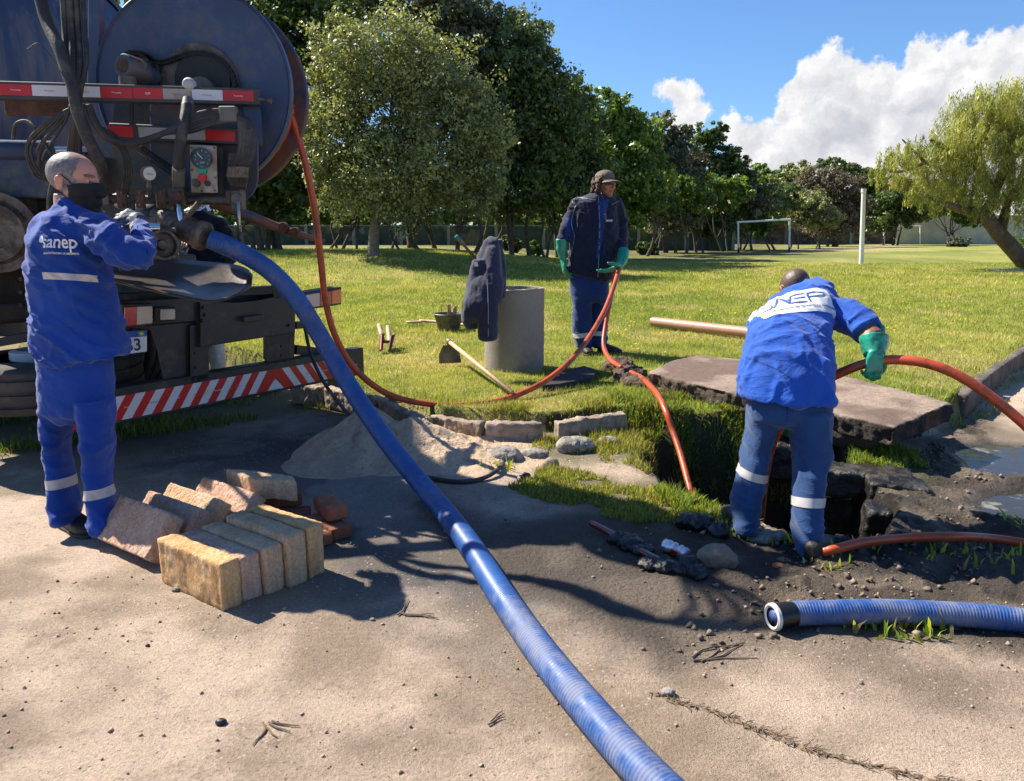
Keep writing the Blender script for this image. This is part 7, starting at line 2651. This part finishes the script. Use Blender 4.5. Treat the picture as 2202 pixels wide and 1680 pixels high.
lbs = ['kerb stone by the corner of the concrete slab', 'dark kerb stone second from the slab on the right lawn edge', 'kerb stone third from the slab, with roots hanging over', 'kerb stone at the right edge of the frame',
       'kerb stone just outside the right edge', 'kerb stone further off to the right']
for k in range(6):
    p, q = Vector((*pts_[k], .095)), Vector((*pts_[k + 1], .095))
    d = (q - p).normalized()
    s = S(); s.bar(p + d * .02, q - d * .02, .10, .20)
    o = s.remesh('kerb_stone', mat('dark_kerb', (.13, .105, .085), .95, var=.4, scale=6, bump=.9, bscale=50), None, .018, 1, rock_disp(.012, 7, 80 + k, .6))
    props(o, lbs[k], 'kerb stone', GK2)
# loose rocks
greyrock = mat('grey_rock', (.36, .32, .28), .95, var=.4, scale=9, bump=1.0, bscale=45, dirt=(.10, .08, .06), dirt_amt=.7, dscale=6)
brownrock = mat('brown_rock', (.34, .25, .18), .95, var=.35, scale=8, bump=1.0, bscale=40, dirt=(.08, .055, .04), dirt_amt=.7, dscale=4)
for k, (a, b, ra, rb, rc, mt, lb) in enumerate([
    (1235, 968, 42, 26, 22, greyrock, 'pale grey boulder in the weeds before the kerb'), (1085, 992, 42, 30, 24, greyrock, 'grey rock that the black hose loops around'),
    (1150, 985, 36, 22, 16, greyrock, 'low grey rock half grown over with moss between two boulders'), (1185, 1006, 20, 14, 16, brownrock, 'small broken brown brick end in the weeds'),
    (1310, 955, 26, 14, 12, greyrock, 'small grey stone at the foot of the last kerb stone'),
    (1538, 1215, 48, 34, 34, brownrock, 'big rounded brown rock beside the crushed can'), (1648, 1160, 52, 30, 16, greyrock, 'flat pale stone under the left boot of the bending worker'),
    (1672, 1219, 17, 12, 7, mat('terracotta', (.34, .12, .055), .9, var=.3, bump=.5), 'reddish tile chip between the boots of the bending worker')]):
    p = onground(a, b)
    f = p.y / 1665
    s = S()
    g = random.Random(k)
    s.ell(p + up * rc * f * .45, (ra * f, rb * f * 1.1, rc * f))
    s.ell(p + up * rc * f * .4 + Vector((ra * f * .35 * g.choice((-1, 1)), 0, 0)), (ra * f * .7, rb * f * .9, rc * f * .85))
    props(s.remesh('rock', mt, None, .008, 1, rock_disp(.018 * ra / 40, 10, 90 + k, .35)), lb, 'rock')

# sand pile
sandm = mat('damp_sand', (.50, .365, .25), .95, var=.22, scale=5, bump=1.0, bscale=70, mottle=(.36, .26, .175))
s = S()
top = W(800, 900, 4.75)
g0 = Vector((-.72, 4.62, 0))
sandc = Vector(((800 - 1101) / 1665 * 4.75, 4.75, 0))
gx2, gy2 = np.meshgrid(np.linspace(-1.75, .30, 150), np.linspace(3.85, 5.75, 130))
fx, fy = gx2.ravel(), gy2.ravel()
pp = np.stack([fx, fy, fx * 0], 1)
def cone(cx, cy, r, h, asx=1.0, p_=1.25):
    d = np.hypot((fx - cx) / asx, fy - cy) / r
    return h * np.clip(1 - d, 0, 1) ** p_
hh = np.maximum.reduce([cone(-.93, 4.86, .52, .34, 1.0, 1.1), cone(-.62, 4.80, .52, .26, 1.2), cone(-.30, 4.72, .46, .10, 1.4), cone(-.25, 4.95, .40, .09, 1.3), cone(-1.05, 4.62, .40, .12, 1.1)])
hh = hh + (hh > .004) * ((fbm(pp, 8, 5, 3, .6) - .5) * .085 + (fbm(pp, 30, 3, 4) - .5) * .024) * sstep(hh, 0, .06)
ang = np.arctan2(fy - 4.84, fx + .93)
hh = hh - sstep(hh, .03, .2) * .018 * (np.sin(ang * 11 + fbm(pp, 5, 3, 6) * 6) > .55)
zz = hzv(fx, fy) + hh - .012 + sstep(hh, 0, .02) * .0
i_ = np.arange(150 * 130).reshape(130, 150)
F = np.stack([i_[:-1, :-1], i_[:-1, 1:], i_[1:, 1:], i_[1:, :-1]], -1).reshape(-1, 4)
F = F[hh[F].max(1) > .003]
used = np.unique(F); rm = np.full(150 * 130, -1); rm[used] = np.arange(len(used))
me = np_mesh('sand_pile', np.stack([fx, fy, zz], 1)[used], rm[F], True)
props(link('sand_pile', me, sandm, base=(-.9, 4.8, 0)), 'heap of damp grey sand under the blue hose in front of the kerb', 'sand pile')

# concrete well ring
tb = onground(1105, 790)
tb = Vector((.02, 6.98, hz(.02, 6.98)))
R_ = pxm(6.85, 64.5)
Ht = W(1105, 618, 6.75).z - tb.z
s = S()
s.lathe(tb - up * .03, up, [(0, R_ * .99), (.05, R_ * 1.0), (Ht * .5, R_ * .995), (Ht, R_), (Ht + .012, R_ * .99), (Ht + .012, R_ * .87), (Ht * .5, R_ * .86), (.0, R_ * .86)], 80, False)
for i in range(3): pass
me = bm_mesh(s.bm, 'concrete_ring', True)
bm = bmesh.new(); bm.from_mesh(me)
bmesh.ops.subdivide_edges(bm, edges=[e for e in bm.edges if abs(e.verts[0].co.z - e.verts[1].co.z) > .1], cuts=14, use_grid_fill=True)
bm.to_mesh(me); bm.free()
P_, N_ = verts_of(me), norms_of(me)
amp = np.where(P_[:, 2] > tb.z + Ht - .03, .016, .003)
P_ = P_ + N_ * ((fbm(P_, 14, 4, 5) - .5) * amp)[:, None] * 2
me.vertices.foreach_set('co', P_.astype(np.float32).ravel()); me.update()
set_auto(me, 50)
ring_m = mat('ring_concrete', (.31, .28, .235), .9, var=.16, scale=2.5, bump=.5, bscale=70, dirt=(.17, .145, .11), dirt_amt=.5, dscale=2.5, mottle=(.26, .23, .19))
ring = props(link('concrete_ring', me, ring_m), 'upright grey concrete well ring standing on the lawn with a coat over it', 'concrete pipe')
# turquoise ended pole leaning in the ring
s = S(); pa, pb = W(980, 507, 6.75), W(1074, 616, 6.85)
pc_ = pa + (pb - pa) * 1.45
pole = thing('long_handle', (pc_.x, pc_.y, tb.z), 'brown wooden pole with turquoise ends propped in the concrete ring', 'pole')
s.tube([pa, pa.lerp(pb, .35), pa.lerp(pb, .66)], .013, 12); s.obj('shaft', mat('weathered_wood', (.20, .115, .065), .8, var=.3, scale=12), pole, True)
tq = mat('turquoise_paint', (.02, .24, .30), .6, var=.2)
for q_ in ([pa, pa.lerp(pb, .09)], [pa.lerp(pb, .62), pb, pc_]):
    s = S(); s.tube(q_, .0165, 12); s.obj('painted_end', tq, pole, True)
s = S(); s.ell(pa.lerp(pb, .62), (.022, .02, .03)); s.obj('tape_knot', mat('turquoise_light', (.05, .45, .5), .6), pole)

# hanging jacket over the ring's left side
jk = mat('navy_jacket_cloth', (.022, .024, .055), .9, var=.25, scale=5, bump=.35, bscale=120, sheen=.25)
s = S()
def JS(px, py, Y, hw, dp, tl=0):
    c = W(px, py, Y); r = pxm(Y, hw)
    return (c, Vector((r, 0, tl)), Vector((0, dp, 0)))
s.loft([JS(1062, 510, 6.75, 9, .03), JS(1056, 520, 6.72, 15, .05), JS(1053, 545, 6.70, 22, .07), JS(1048, 580, 6.65, 30, .09), JS(1045, 612, 6.55, 36, .10), JS(1035, 650, 6.48, 40, .10), JS(1022, 680, 6.47, 27, .08), JS(1008, 692, 6.47, 12, .05)], p=2.0)
s.loft([JS(1058, 530, 6.70, 14, .06), JS(1056, 600, 6.56, 20, .08), JS(1050, 650, 6.47, 21, .08), JS(1049, 700, 6.45, 20, .075), JS(1049, 724, 6.45, 21, .07), JS(1049, 731, 6.45, 19, .06)], p=2.2)
s.loft([JS(1030, 560, 6.62, 12, .05), JS(1018, 620, 6.55, 16, .06), JS(1010, 660, 6.50, 17, .06), JS(1008, 690, 6.48, 14, .05), JS(1014, 706, 6.48, 9, .04)], p=2.0)
s.loft([JS(1074, 515, 6.80, 6, .03), JS(1078, 560, 6.75, 9, .05), JS(1078, 600, 6.70, 10, .06), JS(1075, 640, 6.65, 8, .05)], p=2.0)


def cloth_disp(amp=.010, seed=0, sx=(9, 9, 3.2)):
    def f(P, Nn):
        q = P * np.array(sx)
        r = 1 - np.abs(fbm(q, 1.0, 3, seed) - .5) * 4
        return (np.clip(r, -1, 1) * .6 + (fbm(P, 14, 3, seed + 3) - .5)) * amp
    return f


jo = s.remesh('hanging_jacket', jk, None, .011, 4, cloth_disp(.018, 5, (14, 9, 2.2)))
props(jo, 'dark navy work jacket hung over the left rim of the concrete ring', 'jacket')
s = S(); s.tube([Vector(v) for v in spline([W(1048, 600, 6.42), W(1050, 660, 6.37), W(1050, 724, 6.37)], 5)], .004, 6); s.obj('piping', mat('grey_piping', (.22, .22, .26), .6), jo)
flat_text('a', 'lettering', W(1024, 567, 6.50), (1, 0, .05), up, .07, whitep, jo, bold=.003)

# black rubber lid lying on the grass, right of the ring
s = S()
lid = [G(1157, 818, .24), G(1195, 800, .24), G(1255, 787, .24), G(1290, 797, .24), G(1270, 812, .24), G(1200, 826, .24), G(1165, 828, .24)]
s.rings([[p - up * .06 for p in lid], lid])
props(s.remesh('black_slab', mat('black_stone', (.022, .022, .026), .75, var=.3, bump=.6), None, .012, 1, rock_disp(.006, 9, 3)), 'flat black stone lid lying in the grass right of the concrete ring', 'stone lid')
# turned soil where the hose surfaces
s = S()
for a, b, r1, h1 in ((1330, 790, .16, .09), (1355, 805, .15, .08), (1375, 825, .12, .06), (1345, 815, .12, .05)):
    p = G(a, b, .2); s.ell((p.x, p.y, .19), (r1, r1 * 1.1, h1))
props(s.remesh('dug_soil', conc_attr, None, .014, 1, rock_disp(.035, 14, 5, .7), lambda P, Nn: np.array([.085, .055, .036]) * (.5 + 1.1 * fbm(P, 16, 4, 3)[:, None])), 'small heap of freshly dug brown soil around the orange hose', 'soil heap')

# hoe
hoe = thing('hoe', (W(965, 780, 6.1).x, 6.1, .2), 'wide hoe with a pale wooden handle lying on the grass', 'hoe')
hp = G(1102, 845, .235); hq = W(966, 735, 7.1)
s = S(); s.tube([hq - (hp - hq).normalized() * .02, hp], [.019, .017], 14); s.obj('handle', mat('pale_wood', (.50, .33, .19), .6, var=.2, scale=10, bump=.2, stretch=(1, 1, 1)), hoe, True)
bl_ = [W(a, b, Y_) for a, b, Y_ in ((953, 742, 7.1), (975, 745, 7.1), (988, 757, 7.1), (992, 780, 7.08), (944, 782, 7.1), (944, 762, 7.1))]
s = S(); nn = (bl_[2] - bl_[5]).cross(bl_[4] - bl_[5]).normalized()
s.rings([[p + nn * .004 for p in bl_], [p - nn * .004 for p in bl_]]); s.obj('blade', mat('worn_iron', (.16, .14, .12), .6, .4, var=.4, scale=7, dirt=(.06, .045, .03), dirt_amt=.6), hoe)
s = S(); s.lathe(hq, hp - hq, [(-.03, .026), (.03, .026)], 16); s.box(hq - up * .03, (.04, .03, .06)); s.obj('socket', mat('worn_iron'), hoe, auto=40)

# post hole digger lying / standing with short handles
dig = thing('post_hole_digger', (W(830, 740, 7.3).x, 7.4, .2), 'post hole digger with two wooden handles and red inner blades in the grass', 'digging tool')
woodm = MATS['pale_wood']
for (a0, b0, a1, b1) in ((815, 700, 824, 734), (834, 704, 838, 734)):
    s = S(); s.tube([W(a0, b0, 8.3), W(a1, b1, 8.0)], .024, 12, round_ends=True); s.obj('handle', woodm, dig, True)
for sg, (a, b) in ((-1, (823, 745)), (1, (843, 745))):
    c = W(a, b, 7.95); c.z = hz(c.x, c.y) + .07
    rows = []
    for i in range(9):
        t = i / 8
        rows.append([])
        for j in range(9):
            an_ = (j / 8 - .5) * 2.0
            rad_ = .075 * (1 - .25 * t)
            rows[-1].append(Vector((c.x + sg * (rad_ * math.cos(an_) - .045), c.y - .05 + rad_ * math.sin(an_) - .18 * t + .1, c.z + .11 - .15 * t)))
    bm = bmesh.new(); vv = [[bm.verts.new(p) for p in r] for r in rows]
    for i in range(8):
        for j in range(8): bm.faces.new((vv[i][j], vv[i + 1][j], vv[i + 1][j + 1], vv[i][j + 1]))
    o = link('blade', bm_mesh(bm, 'blade', True), mat('red_blade', (.20, .045, .04), .5, .3, var=.4, dirt=(.03, .025, .02), dirt_amt=.6, dscale=10), dig)
    m_ = o.modifiers.new('s', 'SOLIDIFY'); m_.thickness = .005
s = S(); s.bar(W(822, 735, 7.98), W(843, 735, 7.98), .03, .03); s.obj('pivot', mat('worn_iron'), dig)

# bucket with tools
BY = 9.7
bk0 = W(965, 707, BY)
bz_ = hz(bk0.x, BY)
buck = thing('bucket', (bk0.x, BY, bz_), 'dirty grey metal bucket with a wire handle on the lawn', 'bucket')
rt, rbm, hb_ = pxm(BY, 30.5), pxm(BY, 22), W(965, 676, BY).z - bz_
s = S(); s.lathe((bk0.x, BY, bz_), up, [(0, .01), (0, rbm), (hb_, rt), (hb_ + .006, rt * 1.03), (hb_ + .012, rt), (hb_ - .004, rt * .96), (.01, rbm * .93), (.01, .01)], 40, False)
s.obj('body', mat('dirty_zinc', (.16, .16, .15), .55, .5, var=.4, scale=8, dirt=(.07, .065, .055), dirt_amt=.7, dscale=7), buck, auto=40)
s = S(); hp_ = [Vector((bk0.x - rt * .55 * math.cos(t) * 1.0, BY + .1 * math.cos(t), bz_ + hb_ + math.sin(t) * .20)) for t in np.linspace(0, math.pi, 18)]
s.tube(hp_, .0035, 6); s.obj('wire_handle', MATS['worn_iron'], buck, True)
bt = thing('mallet', (bk0.x, BY, bz_ + .05), 'square pale wooden float standing inside the bucket', 'tool')
s = S(); s.box((bk0.x + .01, BY - .02, bz_ + hb_ + .03), (.045, .035, .20), (1, .1, 0)); s.obj('wood_block', woodm, bt, bevel=.004)
bt = thing('trowel', (bk0.x + .08, BY, bz_ + .05), 'rounded wooden trowel grip sticking out of the bucket', 'tool')
s = S(); s.cap((bk0.x + .07, BY - .02, bz_ + hb_ - .06), (bk0.x + .09, BY - .03, bz_ + hb_ + .09), .02, .024); s.obj('grip', woodm, bt, True)
# shovels lying behind the bucket
for k, (pp_, lb) in enumerate((([(884, 694), (902, 690), (935, 692), (1010, 700)], 'shovel with an oval wooden grip lying behind the bucket'), ([(915, 688), (940, 686), (1000, 692)], 'darker wooden shaft lying behind the bucket'))):
    pts = [G(a, b, .235 + .02 * k) for a, b in pp_]
    sh = thing('shovel', pts[-1], lb, 'shovel', 'tools lying by the bucket')
    s = S(); s.tube([Vector(v) for v in spline(pts[1:], 5)], .019, 12); s.obj('shaft', woodm if k == 0 else MATS['weathered_wood'], sh, True)
    if k == 0:
        c = pts[0].lerp(pts[1], .35)
        s = S(); s.tube([c + Vector((math.cos(t) * .09, math.sin(t) * .05, 0)) for t in np.linspace(0, 6.28, 20)], .016, 10, cap=False); s.obj('grip', woodm, sh, True)
    q = pts[-1]
    s = S(); s.ell(q + Vector((.10, 0, -.0)), (.14, .10, .02)); s.obj('blade', MATS['worn_iron'], sh, True)

# terracotta coloured pipe lying in the grass
p, q = W(1401, 691, 7.95), W(1800, 735, 7.35)
p.z, q.z = .265, .265
p = G(1404, 692, .262); q = G(1690, 724, .262)
pi = thing('drain_pipe', p, 'salmon coloured plastic drain pipe lying in the grass behind the slab', 'pipe')
d = (q - p).normalized()
s = S(); s.lathe(p, d, [(0, .052), (0, .062), ((q - p).length, .062), ((q - p).length, .052), (.0, .052)], 40, False); s.obj('pipe_wall', mat('salmon_pipe', (.44, .23, .15), .5, var=.1, dirt=(.3, .2, .13), dirt_amt=.3), pi, auto=40)

# crushed can, black rags
can = thing('crushed_can', onground(1452, 1195), 'crushed silver drink can with orange and red print on the mud', 'can')
cA, cB = onground(1425, 1185, .033), onground(1478, 1208, .030)
P = [cA.lerp(cB, t) for t in np.linspace(0, 1, 14)]
s = S(); s.tube(P, [.024, .031] + [.032 - .006 * (i % 3 == 0) - .004 * (i == 6) for i in range(10)] + [.031, .025], 22, sx=.85)
me = bm_mesh(s.bm, 'body', True)
Pv = verts_of(me); Nv = norms_of(me); Pv += Nv * ((fbm(Pv, 40, 3, 3) - .5) * .012)[:, None]
me.vertices.foreach_set('co', Pv.astype(np.float32).ravel()); me.update()
ang_ = (Pv - np.array(cA)) @ np.array((cB - cA).normalized())
colc = np.tile(np.array([.62, .62, .64]), (len(Pv), 1))
colc[(ang_ > .03) & (ang_ < .075) & (Nv[:, 2] > .3)] = (.75, .33, .05)
colc[(ang_ > .055) & (ang_ < .10) & (Nv[:, 2] <= .3) & (Nv[:, 2] > -.3)] = (.5, .03, .03)
colc[(ang_ > .075) & (ang_ < .09) & (Nv[:, 2] > .3)] = (.55, .08, .06)
set_col(me, colc)
link('body', me, mat('can_print', attr=True, rough=.25, metal=.6, var=.15, scale=30), can)
bag = mat('black_plastic', (.012, .012, .014), .32, var=.4, scale=14, bump=.8, bscale=30, mottle=(.05, .048, .045))
for k, (ls, lb) in enumerate([([(1395, 1222, .05, .035), (1430, 1225, .055, .035), (1465, 1230, .045, .03)], 'black crumpled plastic rag in front of the crushed can'),
                              ([(1480, 1225, .05, .045), (1500, 1240, .045, .035)], 'rounded black sack end right of the crumpled rag'),
                              ([(1475, 1135, .055, .045), (1510, 1140, .06, .05), (1545, 1150, .05, .035)], 'wet black lump of mud and plastic at the edge of the weeds'),
                              ([(1330, 1165, .06, .03), (1360, 1180, .06, .035), (1385, 1190, .05, .025)], 'black mud covered cloth lying over the red hose'),
                              ([(1120, 1035, .03, .02), (1132, 1028, .03, .022)], 'small black clod at the left tip of the weeds')]):
    s = S()
    for a, b, r1, h1 in ls:
        p = onground(a, b); s.ell(p + up * h1 * .5, (r1, r1 * .9, h1))
    props(s.remesh('black_rag', bag, None, .008, 1, rock_disp(.020, 18, 120 + k, .6)), lb, 'rag' if k != 4 else 'clod')

# twigs and small stones on the road
tw = mat('dry_twig', (.17, .12, .08), .9, var=.3)
g = random.Random(5)
for k, (a, b, ang0, ln, lb) in enumerate([(575, 1560, -1.0, .09, 'forked dry twig on the sunlit road at the lower left'), (1500, 1420, .3, .22, 'root strand on the mud left of the blue hose end'), 
                                      (860, 1325, .35, .13, 'small stick at the shadow edge left of the blue hose'),
                                      (1060, 1560, .4, .06, 'pale splinter of wood left of the blue hose')]):
    p = onground(a, b, .006)
    s = S()
    for j in range(4 if k in (1, 2, 0) else 2):
        an0 = ang0 + g.uniform(-.5, .5)
        pts = [p + Vector((g.uniform(-.02, .02), g.uniform(-.02, .02), 0))]
        for q in range(4):
            an0 += g.uniform(-.4, .4)
            pts.append(pts[-1] + Vector((math.cos(an0), math.sin(an0), g.uniform(-.01, .02))) * ln / 4)
        s.tube(pts, [.0035, .003, .003, .002, .0015], 5)
    props(s.obj('dry_twig', tw), lb, 'twig')
blackpeb = mat('black_pebble', (.02, .02, .025), .5, var=.3)
for k, (a, b, r1, mt, lb) in enumerate([(475, 1557, .013, blackpeb, 'small black pebble on the sunlit road at the lower left'), (377, 1271, .012, greyrock, 'white pebble at the foot of the ochre block'), (800, 1334, .008, greyrock, 'small white stone at the shadow edge'),
                                    (1437, 1495, .018, greyrock, 'grey stone at the start of the long crack'), (318, 1390, .007, blackpeb, 'tiny black pebble on the pale road')]):
    p = onground(a, b, r1 * .5)
    s = S(); s.ell(p, (r1 * 1.3, r1, r1 * .8))
    props(s.remesh('pebble', mt, None, .003, 1, rock_disp(.004, 40, k)), lb, 'pebble')
# root filled crack in the road
s = S()
g = random.Random(8)
path = spline([onground(1405, 1490), onground(1450, 1510), onground(1530, 1530), onground(1600, 1560), onground(1680, 1590), onground(1760, 1620), onground(1880, 1650), onground(1990, 1675), onground(2120, 1700)], 14)
for j in range(150):
    i = g.randrange(len(path) - 1)
    p = Vector(path[i]) + Vector((g.gauss(0, .006), g.gauss(0, .006), .002))
    an0 = -.45 + g.gauss(0, .7)
    L_ = g.uniform(.012, .04)
    q = p + Vector((math.cos(an0) * L_, math.sin(an0) * L_, g.uniform(-.002, .012)))
    m_ = p.lerp(q, .5) + Vector((g.gauss(0, .005), g.gauss(0, .005), .004))
    s.tube([p, m_, q], [.0018, .0015, .001], 4)
s.tube([Vector(p) + Vector((math.sin(i * 1.7) * .006, math.cos(i * 1.1) * .006, -.003)) for i, p in enumerate(path)], [.005 + .005 * abs(math.sin(i * .9)) for i in range(len(path))], 6)
props(s.obj('crack_roots', tw, base=tuple(path[20])), label='dead roots and dirt filling the long crack in the road', cat='roots', kind='stuff')
